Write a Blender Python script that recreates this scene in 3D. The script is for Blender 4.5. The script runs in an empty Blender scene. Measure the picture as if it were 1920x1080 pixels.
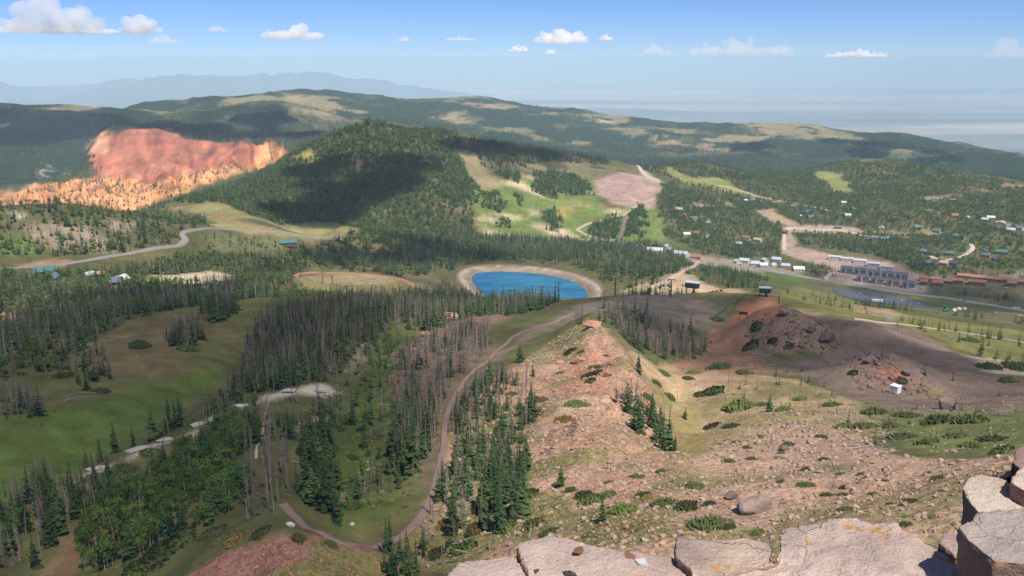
import bpy, bmesh, math, random
import numpy as np
from mathutils import Vector, Matrix

random.seed(7)
RNG = np.random.default_rng(11)
R = math.radians
SC = bpy.context.scene
COL = SC.collection

# ------------------------------------------------------------------ camera
PITCH = 14.5
cam_data = bpy.data.cameras.new('camera')
cam_data.sensor_width = 36.0
cam_data.angle = R(60)
cam_data.clip_start = 0.1
cam_data.clip_end = 400000
cam = bpy.data.objects.new('camera', cam_data)
COL.objects.link(cam)
cam.location = (0, 0, 0)
cam.rotation_euler = (R(90 - PITCH), 0, 0)
SC.camera = cam

# ------------------------------------------------------------------ sky and sun
SUN_EL, SUN_AZ = 58.0, 152.0           # degrees above the horizon, clockwise from the view direction (+Y)
SUN_DIR = Vector((math.cos(R(SUN_EL)) * math.sin(R(SUN_AZ)), math.cos(R(SUN_EL)) * math.cos(R(SUN_AZ)), math.sin(R(SUN_EL))))
world = bpy.data.worlds.new('World')
SC.world = world
world.use_nodes = True
wn = world.node_tree
wn.nodes.clear()
sky = wn.nodes.new('ShaderNodeTexSky')
sky.sky_type = 'NISHITA'
sky.sun_disc = False
sky.sun_elevation = R(SUN_EL)
sky.sun_rotation = R(SUN_AZ)
sky.altitude = 3400
sky.air_density = 1.0
sky.dust_density = 0.0
sky.ozone_density = 6.0
bg = wn.nodes.new('ShaderNodeBackground')
bg.inputs['Strength'].default_value = 0.084
wo = wn.nodes.new('ShaderNodeOutputWorld')
tint = wn.nodes.new('ShaderNodeMix')
tint.data_type = 'RGBA'
tint.blend_type = 'MULTIPLY'
tint.inputs[0].default_value = 1.0
tint.inputs[7].default_value = (0.63, 0.73, 0.965, 1)      # the clean blue of mountain air over the whole sky
wn.links.new(sky.outputs[0], tint.inputs[6])
wn.links.new(tint.outputs[2], bg.inputs['Color'])
wn.links.new(bg.outputs[0], wo.inputs['Surface'])

sun_data = bpy.data.lights.new('sun', 'SUN')
sun_data.energy = 4.2
sun_data.angle = R(0.53)
sun_data.color = (1.0, 0.955, 0.885)
sun = bpy.data.objects.new('sun', sun_data)
COL.objects.link(sun)
sun.rotation_euler = SUN_DIR.to_track_quat('Z', 'Y').to_euler()
sun.location = SUN_DIR * 50

SC.view_settings.view_transform = 'Standard'
SC.view_settings.look = 'None'
SC.view_settings.gamma = 1.0
SC.view_settings.exposure = 0.5
SC.view_settings.use_curve_mapping = False
cy = SC.cycles
cy.max_bounces = 12
cy.diffuse_bounces = 2
cy.glossy_bounces = 2
cy.transmission_bounces = 2
cy.volume_bounces = 12
cy.transparent_max_bounces = 24
cy.use_denoising = True
cy.caustics_reflective = False
cy.caustics_refractive = False

# ------------------------------------------------------------------ small helpers
def lin(r, g, b):
    f = lambda c: (c / 255 / 12.92) if c / 255 <= 0.04045 else ((c / 255 + 0.055) / 1.055) ** 2.4
    return (f(r), f(g), f(b))

def tag(o, label=None, cat=None, group=None, kind=None):
    if label: o['label'] = label
    if cat: o['category'] = cat
    if group: o['group'] = group
    if kind: o['kind'] = kind
    return o

def link(name, me, parent=None, loc=None):
    o = bpy.data.objects.new(name, me)
    COL.objects.link(o)
    if parent is not None: o.parent = parent
    if loc is not None: o.location = loc
    return o

def np_mesh(name, verts, faces, mat=None, smooth=False, midx=None):
    """verts (n,3), faces (m,k) arrays or list of lists"""
    me = bpy.data.meshes.new(name)
    if isinstance(faces, np.ndarray):
        v = np.asarray(verts, np.float32)
        m, k = faces.shape
        me.vertices.add(len(v)); me.vertices.foreach_set('co', v.ravel())
        me.loops.add(m * k); me.loops.foreach_set('vertex_index', faces.astype(np.int32).ravel())
        me.polygons.add(m)
        me.polygons.foreach_set('loop_start', np.arange(0, m * k, k, dtype=np.int32))
        me.update(calc_edges=True)
    else:
        me.from_pydata([tuple(p) for p in verts], [], faces)
        me.update()
    if smooth: me.polygons.foreach_set('use_smooth', np.ones(len(me.polygons), bool))
    if mat is not None:
        for m_ in (mat if isinstance(mat, (list, tuple)) else [mat]): me.materials.append(m_)
    if midx is not None: me.polygons.foreach_set('material_index', np.asarray(midx, np.int32))
    return me

class MB:
    """collects simple solids into one mesh"""
    def __init__(s): s.v = []; s.f = []; s.m = []
    def add(s, vs, fs, mi=0):
        b = len(s.v); s.v += [tuple(v) for v in vs]; s.f += [[b + i for i in f] for f in fs]; s.m += [mi] * len(fs)
    def box(s, c, d, rz=0, mi=0, taper=1.0):
        hx, hy, hz = d[0] / 2, d[1] / 2, d[2] / 2
        ca, sa = math.cos(rz), math.sin(rz); vs = []
        for z, k in ((-hz, 1.0), (hz, taper)):
            for x, y in ((-hx, -hy), (hx, -hy), (hx, hy), (-hx, hy)):
                x *= k; y *= k
                vs.append((c[0] + x * ca - y * sa, c[1] + x * sa + y * ca, c[2] + z))
        s.add(vs, [[3, 2, 1, 0], [4, 5, 6, 7], [0, 1, 5, 4], [1, 2, 6, 5], [2, 3, 7, 6], [3, 0, 4, 7]], mi)
    def tube(s, pts, rad, n=6, mi=0, cap=True):
        pts = [Vector(p) for p in pts]; k = len(pts); vs = []; fs = []
        for i, p in enumerate(pts):
            d = (pts[min(i + 1, k - 1)] - pts[max(i - 1, 0)]).normalized()
            a = d.cross(Vector((0, 0, 1)) if abs(d.z) < .9 else Vector((1, 0, 0))).normalized(); b = d.cross(a)
            rr = rad[i] if isinstance(rad, (list, tuple)) else rad
            for j in range(n):
                t = 2 * math.pi * j / n
                vs.append(p + a * (rr * math.cos(t)) + b * (rr * math.sin(t)))
        for i in range(k - 1):
            for j in range(n):
                j2 = (j + 1) % n
                fs.append([i * n + j, i * n + j2, (i + 1) * n + j2, (i + 1) * n + j])
        if cap: fs.append(list(range(n))[::-1]); fs.append([(k - 1) * n + j for j in range(n)])
        s.add(vs, fs, mi)
    def prism(s, poly, z0, z1, mi=0):
        n = len(poly)
        vs = [(x, y, z0) for x, y in poly] + [(x, y, z1) for x, y in poly]
        fs = [list(range(n))[::-1], list(range(n, 2 * n))] + [[i, (i + 1) % n, n + (i + 1) % n, n + i] for i in range(n)]
        s.add(vs, fs, mi)
    def mesh(s, name, mats, smooth=False):
        me = np_mesh(name, s.v, s.f, mats, smooth)
        me.polygons.foreach_set('material_index', np.asarray(s.m, np.int32))
        return me

def hsh(ix, iy, seed):
    h = (ix * 374761393 + iy * 668265263 + seed * 974711) & 0x7fffffff
    h = ((h ^ (h >> 13)) * 1274126177) & 0x7fffffff
    return ((h ^ (h >> 16)) & 0xffff) / 65535.0

def vnoise(x, y, seed=0):
    ix = np.floor(x).astype(np.int64); iy = np.floor(y).astype(np.int64)
    fx = x - ix; fy = y - iy
    fx = fx * fx * (3 - 2 * fx); fy = fy * fy * (3 - 2 * fy)
    a = hsh(ix, iy, seed); b = hsh(ix + 1, iy, seed); c = hsh(ix, iy + 1, seed); d = hsh(ix + 1, iy + 1, seed)
    return (a * (1 - fx) + b * fx) * (1 - fy) + (c * (1 - fx) + d * fx) * fy

def fbm(x, y, scale, octv=4, seed=0, gain=0.5):
    """about -1..1"""
    out = 0; amp = 1; tot = 0; f = 1.0 / scale
    for o in range(octv):
        out = out + amp * (vnoise(x * f + 17.3 * o, y * f - 9.1 * o, seed + o) * 2 - 1)
        tot += amp; amp *= gain; f *= 2.03
    return out / tot * 1.6

# ------------------------------------------------------------------ materials
def new_mat(name):
    m = bpy.data.materials.new(name); m.use_nodes = True
    nt = m.node_tree
    b = nt.nodes['Principled BSDF']
    b.inputs['Specular IOR Level'].default_value = 0.2
    b.inputs['Roughness'].default_value = 0.9
    return m, nt, b

def N(nt, t, **kw):
    n = nt.nodes.new(t)
    for k, v in kw.items():
        if k.startswith('i_'): n.inputs[k[2:].replace('_', ' ')].default_value = v
        else: setattr(n, k, v)
    return n

def mixc(nt, a, b, fac, mode='MIX'):
    n = nt.nodes.new('ShaderNodeMix'); n.data_type = 'RGBA'; n.blend_type = mode
    for sock, val in ((n.inputs[0], fac), (n.inputs[6], a), (n.inputs[7], b)):
        if hasattr(val, 'is_output'): nt.links.new(val, sock)
        elif isinstance(val, (int, float)): sock.default_value = val
        else: sock.default_value = (*val[:3], 1)
    return n.outputs[2]

def mth(nt, op, a, b=None, c=None, clamp=False):
    n = nt.nodes.new('ShaderNodeMath'); n.operation = op; n.use_clamp = clamp
    for i, v in enumerate((a, b, c)):
        if v is None: continue
        if hasattr(v, 'is_output'): nt.links.new(v, n.inputs[i])
        else: n.inputs[i].default_value = v
    return n.outputs[0]

def ramp(nt, fac, lo, hi):
    n = nt.nodes.new('ShaderNodeMapRange'); n.interpolation_type = 'SMOOTHSTEP'
    nt.links.new(fac, n.inputs[0]); n.inputs[1].default_value = lo; n.inputs[2].default_value = hi
    return n.outputs[0]

def noise(nt, vec, scale, detail=4, rough=0.6):
    n = nt.nodes.new('ShaderNodeTexNoise'); n.inputs['Scale'].default_value = scale
    n.inputs['Detail'].default_value = detail; n.inputs['Roughness'].default_value = rough
    nt.links.new(vec, n.inputs['Vector'])
    return n.outputs['Fac']

def simple_mat(name, col, var=0.25, scale=1.0, rough=0.85, rnd=0.25, bump=0.0, spec=0.2, metal=0.0):
    """a base colour with grain in object space and a shift for each object"""
    m, nt, b = new_mat(name)
    tc = N(nt, 'ShaderNodeTexCoord')
    nz = noise(nt, tc.outputs['Object'], scale)
    oi = N(nt, 'ShaderNodeObjectInfo')
    k = mth(nt, 'ADD', mth(nt, 'MULTIPLY', mth(nt, 'SUBTRACT', nz, 0.5), var * 2), 1.0)
    k2 = mth(nt, 'ADD', mth(nt, 'MULTIPLY', mth(nt, 'SUBTRACT', oi.outputs['Random'], 0.5), rnd * 2), 1.0)
    v = mth(nt, 'MULTIPLY', k, k2)
    vm = N(nt, 'ShaderNodeVectorMath', operation='SCALE')
    vm.inputs[0].default_value = col
    nt.links.new(v, vm.inputs['Scale'])
    nt.links.new(vm.outputs[0], b.inputs['Base Color'])
    b.inputs['Roughness'].default_value = rough
    b.inputs['Specular IOR Level'].default_value = spec
    b.inputs['Metallic'].default_value = metal
    if bump:
        bp = N(nt, 'ShaderNodeBump'); bp.inputs['Strength'].default_value = bump
        nt.links.new(nz, bp.inputs['Height']); nt.links.new(bp.outputs[0], b.inputs['Normal'])
    return m
# ------------------------------------------------------------------ terrain: a height field over the whole place
F_PX = 960 / math.tan(R(30))
CP, SP = math.cos(R(PITCH)), math.sin(R(PITCH))

def ray(px, py):
    """azimuth (clockwise from +Y) and tangent of elevation of the line of sight through a point of the photograph"""
    px = np.asarray(px, float); py = np.asarray(py, float)
    a = px - 960; v = 540 - py
    fwd = F_PX * CP + v * SP
    up = v * CP - F_PX * SP
    h = np.hypot(a, fwd)
    return np.arctan2(a, fwd), up / h

# surveyed points: (photo x, photo y, metres away) and, for ground that stands behind a crest, (x, metres, height)
PTS = """
-60,1085,235 100,1085,222 300,1085,200 450,1085,172 600,1085,160 720,1085,168 850,1085,155 1000,1060,138 1150,1040,134 1300,1040,132 1450,1020,132 1600,1000,134 1750,970,138 1900,930,142 1990,900,145
50,1000,250 200,980,245 330,1000,213 430,1020,183 520,1000,176 590,1000,176 660,1015,176 600,988,190 450,975,207 530,940,207 620,1000,188 700,1025,183 780,990,190 800,940,205 900,1000,175 1000,960,176 1050,930,182 1150,960,160 1250,950,160 1350,950,158 1450,930,165 1550,930,162 1650,920,162 1750,890,168 1850,860,174 1960,840,178
0,920,275 100,900,280 250,880,285 380,900,250 480,850,248 560,830,255 640,900,245 700,900,240 760,880,240 830,850,250 900,880,225 980,880,215 1050,850,222 1130,850,212 1220,870,202 1300,880,202 1400,870,207 1500,860,215 1600,850,222 1700,830,235 1800,820,245 1920,800,250 1990,790,255
150,890,284 230,855,292 300,828,300 400,783,325 450,760,337 500,736,350 590,720,360 620,660,410 640,635,435
150,860,312 300,785,350 400,738,390 500,695,440 560,655,470
50,800,330 200,760,360 50,740,385 200,700,410 350,680,430 100,660,480 300,640,480 420,640,490 250,590,560 380,590,545 480,575,585 510,560,620 -50,700,410 -50,820,320
680,850,268 700,780,320 690,720,365 720,660,430 740,600,520 680,600,520 620,600,530 560,600,540
830,800,285 850,740,330 890,690,385 950,645,440 1010,610,490 1070,590,520
1080,600,440 1110,598,432 1140,620,400 1160,650,375 1168,690,335 1135,740,292 1090,765,280 1060,830,240 1110,800,243
1000,680,370 950,740,315 930,800,275 1030,650,400 1060,700,335
1200,650,480 1250,600,560 1150,580,560 1205,720,325 1240,785,283 1270,840,255 1295,800,305 1270,740,360 1235,690,415 1320,840,250
1400,780,300 1500,780,300 1350,720,375 1450,740,355 1600,760,320 1700,760,310 1800,760,330 1920,740,350 1990,735,350
1350,660,460 1450,690,425 1550,700,400 1650,735,375 1780,720,400 1900,720,410
1420,590,500 1450,576,505 1500,585,500 1550,622,480 1480,655,465 1400,645,490 1575,655,470
1585,685,420 1620,664,412 1660,664,412 1720,700,398 1680,737,378 1750,728,392
1600,610,560 1700,650,500 1800,700,440 1900,735,395
1700,620,600 1800,660,560 1900,690,500 1850,630,750 1750,610,850 1650,600,850 1550,560,950 1480,550,900 1900,600,1100 1700,585,1150 1600,565,1200
1420,585,635 1400,600,600 1330,620,560 1250,620,540 1300,580,650 1200,575,620 1430,555,690 1270,556,690 1150,565,600 1200,556,670 1300,549,740 1340,545,900 1400,540,900 1380,558,780 1250,520,1150
980,585,620 900,590,600 820,590,580 900,570,660 1000,566,690 1060,561,780 760,560,760 850,557,780
640,550,920 560,560,865 520,540,890
345,455,1180 400,430,1290 520,437,1360 620,445,1420 450,460,1200 550,470,1180 480,500,1050 350,520,930 220,525,900 50,520,920 450,540,850 300,560,760 100,570,730 200,600,600 50,620,580 30,595,680 -50,560,740
0,388,1230 100,382,1250 160,385,1260 220,400,1240 300,425,1200 330,445,1180 50,430,1160 150,440,1150 250,450,1140 50,490,1060 150,490,1060 250,470,1110 -60,400,1200
420,400,1600 500,410,1500 620,430,1500 300,385,1800 400,388,1700
900,435,1720 1050,430,1760 1200,445,1750 700,420,1720 800,430,1700 800,380,1850 600,380,1800 700,330,2050 800,330,2000 600,320,2100 900,340,2050 950,390,1900 1050,390,1950 1100,420,1830 960,320,2200 1050,330,2250
690,227,2350 640,245,2330 740,240,2350 600,262,2300 560,280,2280 530,300,2250 480,330,2150 420,355,2050 350,375,1900 790,248,2400 830,243,2450 880,256,2480 950,270,2520 1050,286,2560 1140,300,2600 1160,315,2500 1190,330,2350 1160,360,2150 1190,390,2000
1300,420,2000 1300,380,2250 1250,350,2450 1230,320,2650 1280,303,2900 1350,311,2950 1400,326,3000 1400,380,2500 1500,350,2900 1500,400,2400 1600,330,3100 1500,323,3150 1560,310,3250 1620,300,3300 1680,303,3300 1760,318,3300 1850,335,3300 1930,352,3300 1700,360,2800 1700,400,2400 1850,390,2600 1850,430,2200 1990,400,2500
1800,320,4600 1930,331,4600 1450,313,4400 1380,306,4300
1200,296,5200 1350,301,5200 1500,301,5300 1700,297,5500 1900,312,5500
1000,240,6500 800,220,6700 620,210,6500 1250,260,6200 1450,265,6300 1700,275,6500 600,240,5200 900,258,5300 350,213,6700
220,210,7300 330,195,7600 430,190,7800 500,180,8000 560,171,8000 640,171,8000 700,180,8000 780,191,8000 850,184,8100 900,182,8100 960,190,8000 1040,200,7900 1130,212,7800 1250,228,7700 1330,238,7600 1420,237,7600 1520,239,7600 1600,250,7400 1700,254,7300 1760,265,7200 1850,280,7100 1930,297,7000 1990,310,7000
-50,195,6500 0,197,6500 80,203,6300 160,208,6200 250,213,6000 330,223,5600 420,236,5200 560,248,4700 0,260,5000 100,260,5000 0,330,4000 100,320,4200 60,300,4500 -60,330,4000
490,195,5600 440,218,5400 550,228,5300 
350,241,4200 450,250,4150 640,248,4200 178,252,3900 210,247,3950 260,243,3960 320,240,3960 345,264,3800 420,267,3720 530,273,3500
185,328,3500 250,330,3450 330,320,3400 420,300,3350 500,287,3330 140,325,3900 150,350,3400 100,345,3400 30,365,3100 200,345,3150 280,345,3050 200,385,2750 50,385,2800 350,325,3050 420,320,2950 -50,370,3100
"""
PTZ = """
600,515,-258 700,525,-262 760,530,-265 840,495,-285 830,530,-284 980,488,-287 1080,498,-287 1150,530,-286 870,560,-284 1000,570,-284 1110,575,-284
560,490,-283 700,480,-300 850,470,-308 1000,470,-311 1150,475,-316 1250,490,-330 600,455,-300 750,447,-318 1000,447,-330 1150,455,-345 1250,465,-360
1290,485,-388 1400,505,-390 1560,530,-392 1750,555,-394 1930,582,-396 1650,565,-393 1600,550,-392 1560,490,-390 1700,500,-392 1850,510,-393 1650,470,-388 1450,470,-392 1350,480,-390 1350,450,-395 1500,440,-398 1800,450,-400 1930,460,-400 1990,540,-396
"""
HID = """
1200,800,-232 1200,950,-270 1300,1000,-300 900,850,-235 1000,850,-240 1100,870,-246 800,860,-235
1480,548,-166 1560,522,-167 1430,540,-166 1640,445,-158
690,2750,-330 830,2900,-360 950,3000,-430 1100,3000,-440 560,2700,-400 480,2500,-400 400,2350,-390 690,3500,-470 900,4000,-520 600,3300,-460
100,1480,-320 0,1480,-315 200,1550,-320 -60,1500,-330 250,2300,-420 100,2200,-440
1280,3300,-480 1450,3550,-520 1650,3700,-530 1900,3700,-590 1800,5000,-660 1930,5000,-680 1200,3700,-520
160,4250,-600 130,4300,-560 0,7600,-780 100,7300,-760 200,6800,-720 430,4500,-420 560,5000,-420 
300,9600,-900 600,9800,-900 900,9800,-900 1200,9500,-950 1500,9200,-1100 1800,8800,-1250 0,9600,-1000
"""
def survey():
    U, V, T = [], [], []
    for s in PTS.split():
        px, py, r = map(float, s.split(',')); a, t = ray(px, py); U.append(a); V.append(math.log(r)); T.append(t)
    for s in PTZ.split():
        px, py, z = map(float, s.split(',')); a, t = ray(px, py); r = z / t; U.append(a); V.append(math.log(r)); T.append(t)
    for s in HID.split():
        px, r, z = map(float, s.split(','))
        t = z / r
        # azimuth of that column at the row where the point would project
        py = 110 + 0
        for _ in range(6):
            a, tt = ray(px, py); py += (tt - t) * F_PX * 0.9
        U.append(a); V.append(math.log(r)); T.append(t)
    for px in range(-100, 2100, 180):
        a, _ = ray(px, 1080)
        k = min(max((px - 900) / 1000, 0), 1)
        for r, t0, t1 in ((45, -.98, -.85), (80, -.86, -.66), (110, -.75, -.585)):
            U.append(a); V.append(math.log(r)); T.append(t0 + (t1 - t0) * k)
    return np.array(U, float), np.array(V, float), np.array(T, float)

U0, V0, T0 = survey()
C2 = 0.025 ** 2
def phi(du, dv): return np.sqrt(du * du + dv * dv + C2)
A_ = phi(U0[:, None] - U0[None], V0[:, None] - V0[None]) - 1e-3 * np.eye(len(U0))
n0 = len(U0)
BIG = np.zeros((n0 + 3, n0 + 3)); BIG[:n0, :n0] = A_
BIG[:n0, n0] = 1; BIG[:n0, n0 + 1] = U0; BIG[:n0, n0 + 2] = V0; BIG[n0:, :n0] = BIG[:n0, n0:].T
W_ = np.linalg.solve(BIG, np.concatenate([T0, [0, 0, 0]]))

def rbf(u, v):
    out = np.empty(u.size); uf = u.ravel().astype(np.float32); vf = v.ravel().astype(np.float32)
    u0 = U0.astype(np.float32); v0 = V0.astype(np.float32); w = W_[:n0].astype(np.float32)
    for i in range(0, uf.size, 8192):
        a, b = uf[i:i + 8192, None], vf[i:i + 8192, None]
        out[i:i + 8192] = np.sqrt((a - u0) ** 2 + (b - v0) ** 2 + np.float32(C2)) @ w
    out += W_[n0] + W_[n0 + 1] * uf + W_[n0 + 2] * vf
    return out.reshape(u.shape)

def seg(a, b, step): return list(np.exp(np.arange(math.log(a), math.log(b), step)))
RR = np.array(seg(0.5, 6, .2) + seg(6, 110, .05) + seg(110, 700, .0068) + seg(700, 2600, .0088) + seg(2600, 4300, .0052) + seg(4300, 4600, .01) + seg(4600, 9600, .011) + seg(9600, 60000, .021) + seg(60000, 130000, .045))
AZI = np.linspace(-.64, .64, 660)
AZO = np.linspace(.64, 2 * math.pi - .64, 62)[1:-1]
AZ = np.concatenate([AZI, AZO])
NR, NI, NC = len(RR), len(AZI), len(AZ)
LR = np.log(RR)

GEN_R = np.log([.5, 1.8, 3.4, 4.5, 9, 40, 100, 400, 1000, 2000, 5000, 9000, 14000, 130000])
GEN_Z = np.array([-1.75, -1.95, -2.45, -4.8, -11, -38, -72, -150, -260, -390, -560, -900, -1750, -1750.])
def build_height():
    uu, vv = np.meshgrid(AZI, LR)
    rr = np.exp(vv)
    x = rr * np.sin(uu); y = rr * np.cos(uu)
    z = np.zeros_like(rr)
    lo = (RR > 40) & (RR < 10500)
    z[lo] = rbf(uu[lo], vv[lo]) * rr[lo]
    z[RR >= 10500] = -1000
    g = np.interp(vv, GEN_R, GEN_Z)
    # the summit ledge near the camera
    k = np.clip((vv - math.log(40)) / (math.log(60) - math.log(40)), 0, 1); k = k * k * (3 - 2 * k)
    z = g * (1 - k) + z * k
    # the desert basin far below, with low ranges beyond it
    k = np.clip((vv - math.log(9600)) / (math.log(14000) - math.log(9600)), 0, 1); k = k * k * (3 - 2 * k)
    rng = np.clip(1 - np.abs((vv - math.log(40000)) / .24), 0, 1) ** .8 * np.clip((.0 - uu) / .22, 0, 1)
    rng2 = np.clip(1 - np.abs((vv - math.log(26000)) / .12), 0, 1) * np.clip((-.24 - uu) / .12, 0, 1)
    rng3 = np.clip(1 - np.abs((vv - math.log(30000)) / .07), 0, 1) * np.clip(1 - np.abs(uu - .14) / .16, 0, 1)
    pk = np.abs(fbm(x, y, 9000, 5, 61))
    valley = -1780 + rng * (760 + 520 * fbm(x, y, 9000, 5, 31) + 420 * (1 - np.abs(fbm(x, y, 4200, 4, 35)) * 1.8)) + rng2 * (260 + 260 * fbm(x, y, 5000, 4, 32) + 260 * (1 - np.abs(fbm(x, y, 2600, 4, 36)) * 1.8)) + rng3 * (330 + 160 * fbm(x, y, 6000, 4, 33))
    z = z * (1 - k) + valley * k
    # relief too fine to survey
    near = np.clip((rr - 90) / 60, 0, 1)
    k6 = np.clip((rr - 450) / 300, 0, 1)
    z += near * (1 - k6) * (0.7 * fbm(x, y, 14, 4, 3) + 1.1 * fbm(x, y, 40, 3, 4))
    # the spine of the red ridge: a narrow broken crest with hollowed flanks
    sp_ = []
    for px, py, r_ in ((1108, 597, 434), (1140, 620, 402), (1160, 652, 374), (1166, 690, 336), (1140, 738, 294), (1105, 768, 278), (1085, 800, 258), (1075, 840, 236)):
        a_, _ = ray(px, py); sp_.append((r_ * math.sin(float(a_)), r_ * math.cos(float(a_))))
    m_ = (rr > 200) & (rr < 470) & (x > -60) & (x < 140)
    d_ = np.full(m_.sum(), 1e9); xm, ym = x[m_], y[m_]
    for (ax, ay), (bx, by) in zip(sp_, sp_[1:]):
        ex, ey = bx - ax, by - ay; t_ = np.clip(((xm - ax) * ex + (ym - ay) * ey) / (ex * ex + ey * ey), 0, 1); d_ = np.minimum(d_, np.hypot(xm - ax - t_ * ex, ym - ay - t_ * ey))
    z[m_] += 2.6 * np.clip(1 - d_ / 9, 0, 1) * (.6 + .8 * fbm(xm, ym, 9, 3, 151)) - 3.2 * np.exp(-((d_ - 24) / 11) ** 2)
    z[m_] += np.clip(1 - d_ / 45, 0, 1) * .9 * fbm(xm, ym, 5, 3, 152)
    k7 = np.clip((rr - 450) / 300, 0, 1) * np.clip((9000 - rr) / 1500, 0, 1)
    rid = 1 - np.abs(fbm(x, y, 420, 4, 8))
    z += k7 * np.minimum(rr / 2500, 2.2) * (4.0 * fbm(x, y, 160, 5, 5) + 5 * (rid - .6))
    k8 = np.clip((rr - 4500) / 900, 0, 1) * np.clip((10500 - rr) / 1500, 0, 1)
    z += k8 * (26 * fbm(x, y, 750, 5, 15) + 16 * (1 - np.abs(fbm(x, y, 420, 4, 16)) * 1.7))
    return x, y, z

GX, GY, GZI = build_height()

def in_poly(px_, py_, poly):
    """even-odd test for arrays of points"""
    p = np.asarray(poly, float); x, y = px_, py_
    ins = np.zeros(x.shape, bool)
    x0, y0 = p[:, 0], p[:, 1]; x1, y1 = np.roll(x0, -1), np.roll(y0, -1)
    for a, b, c, d in zip(x0, y0, x1, y1):
        if b == d: continue
        cnd = ((b > y) != (d > y))
        ins ^= cnd & (x < (c - a) * (y - b) / (d - b) + a)
    return ins

# ---- the reservoir: a level basin cut into the bench
POND_Z = -285.0
def on_level(px, py, z):
    a, t = ray(px, py); r = z / t
    return (float(r * np.sin(a)), float(r * np.cos(a)))
RIM_PX = [(858, 516), (866, 507), (885, 501), (915, 498), (960, 498), (1010, 501), (1055, 508), (1092, 518), (1118, 531), (1130, 545), (1124, 560), (1090, 570), (1030, 575), (960, 574), (910, 566), (880, 548), (864, 530)]
RIM = [on_level(a, b, POND_Z) for a, b in RIM_PX]
def smooth_loop(p, it=2):
    p = np.array(p, float)
    for _ in range(it):
        q = np.roll(p, -1, 0); p = np.stack([.75 * p + .25 * q, .25 * p + .75 * q], 1).reshape(-1, 2)
    return p
RIM = smooth_loop(RIM, 2)
RIM_C = RIM.mean(0)
def edge_dist(x, y, loop):
    d = np.full(x.shape, 1e9)
    a = loop; b = np.roll(loop, -1, 0)
    for (ax, ay), (bx, by) in zip(a, b):
        ex, ey = bx - ax, by - ay; L = ex * ex + ey * ey + 1e-9
        t = np.clip(((x - ax) * ex + (y - ay) * ey) / L, 0, 1)
        d = np.minimum(d, np.hypot(x - ax - t * ex, y - ay - t * ey))
    return d
bb = (np.abs(GX - RIM_C[0]) < 260) & (np.abs(GY - RIM_C[1]) < 260)
dx_ = edge_dist(GX[bb], GY[bb], RIM); ins_ = in_poly(GX[bb], GY[bb], RIM)
zz = GZI[bb]
k = np.clip(1 - dx_ / 28, 0, 1); k = k * k * (3 - 2 * k)
out_z = np.minimum(zz, POND_Z) * (1 - k) + (POND_Z + .3) * k
near_side = np.clip((RIM_C[1] - GY[bb]) / 60, 0, 1)
in_z = POND_Z + .3 - np.clip(dx_ - 5, 0, 60) * .36
GZI[bb] = np.where(ins_, np.maximum(in_z, POND_Z - 15), np.where(dx_ < 60, np.where(dx_ < 28, out_z, zz), zz))
POND_DIST = np.zeros_like(GX); POND_DIST[bb] = np.where(ins_, dx_, -dx_); POND_DIST[~bb] = -999

# ---- gullies and ledges of the red amphitheatre
bx_ = (GX > -2600) & (GX < -650) & (GY > 2500) & (GY < 4300)
def near_px(px, py, r):
    a, t = ray(px, py); return r * math.sin(float(a)), r * math.cos(float(a))
ax_ = np.array([near_px(px, py, r) for px, py, r in ((-40, 380, 2850), (60, 375, 2900), (180, 345, 3150), (300, 335, 3200), (420, 305, 3250), (520, 284, 3380))])
d_ = np.full(bx_.sum(), 1e9)
for p, q in zip(ax_, ax_[1:]):
    e = q - p; t = np.clip(((GX[bx_] - p[0]) * e[0] + (GY[bx_] - p[1]) * e[1]) / (e @ e), 0, 1); d_ = np.minimum(d_, np.hypot(GX[bx_] - p[0] - t * e[0], GY[bx_] - p[1] - t * e[1]))
kf = np.clip(1 - d_ / 420, 0, 1) ** .6
ca_, sa_ = math.cos(.33), math.sin(.33)
lu = GX[bx_] * ca_ + GY[bx_] * sa_; lv = -GX[bx_] * sa_ + GY[bx_] * ca_            # across and down the slope
fin = 1 - np.abs(fbm(lu, lv * .22 + 18 * fbm(lu, lv, 200, 2, 143), 62, 3, 140)) * 1.7
rg = 1 - np.abs(fbm(lu, lv * .5, 190, 3, 144)) * 1.6
GZI[bx_] += kf * (24 * (rg - .45) + 30 * (fin - .45) + 4 * fbm(lu, lv, 30, 3, 141))
TT = GZI / RR[:, None]
CUM = np.maximum.accumulate(TT, 0)

def cell(x, y):
    a = np.arctan2(x, y); r = np.hypot(x, y)
    c = np.clip((a - AZI[0]) / (AZI[1] - AZI[0]), 0, NI - 1.001); j = c.astype(int)
    lr = np.log(np.maximum(r, .51)); i = np.clip(np.searchsorted(LR, lr) - 1, 0, NR - 2)
    fr = np.clip((r - RR[i]) / (RR[i + 1] - RR[i]), 0, 1)
    return i, j, fr, c - j

def sample(G, x, y):
    x = np.asarray(x, float); y = np.asarray(y, float)
    i, j, fr, fc = cell(x, y)
    return (G[i, j] * (1 - fc) + G[i, j + 1] * fc) * (1 - fr) + (G[i + 1, j] * (1 - fc) + G[i + 1, j + 1] * fc) * fr
def H(x, y): return sample(GZI, x, y)
def Hf(x, y): return float(H(np.array([x]), np.array([y]))[0])

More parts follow.
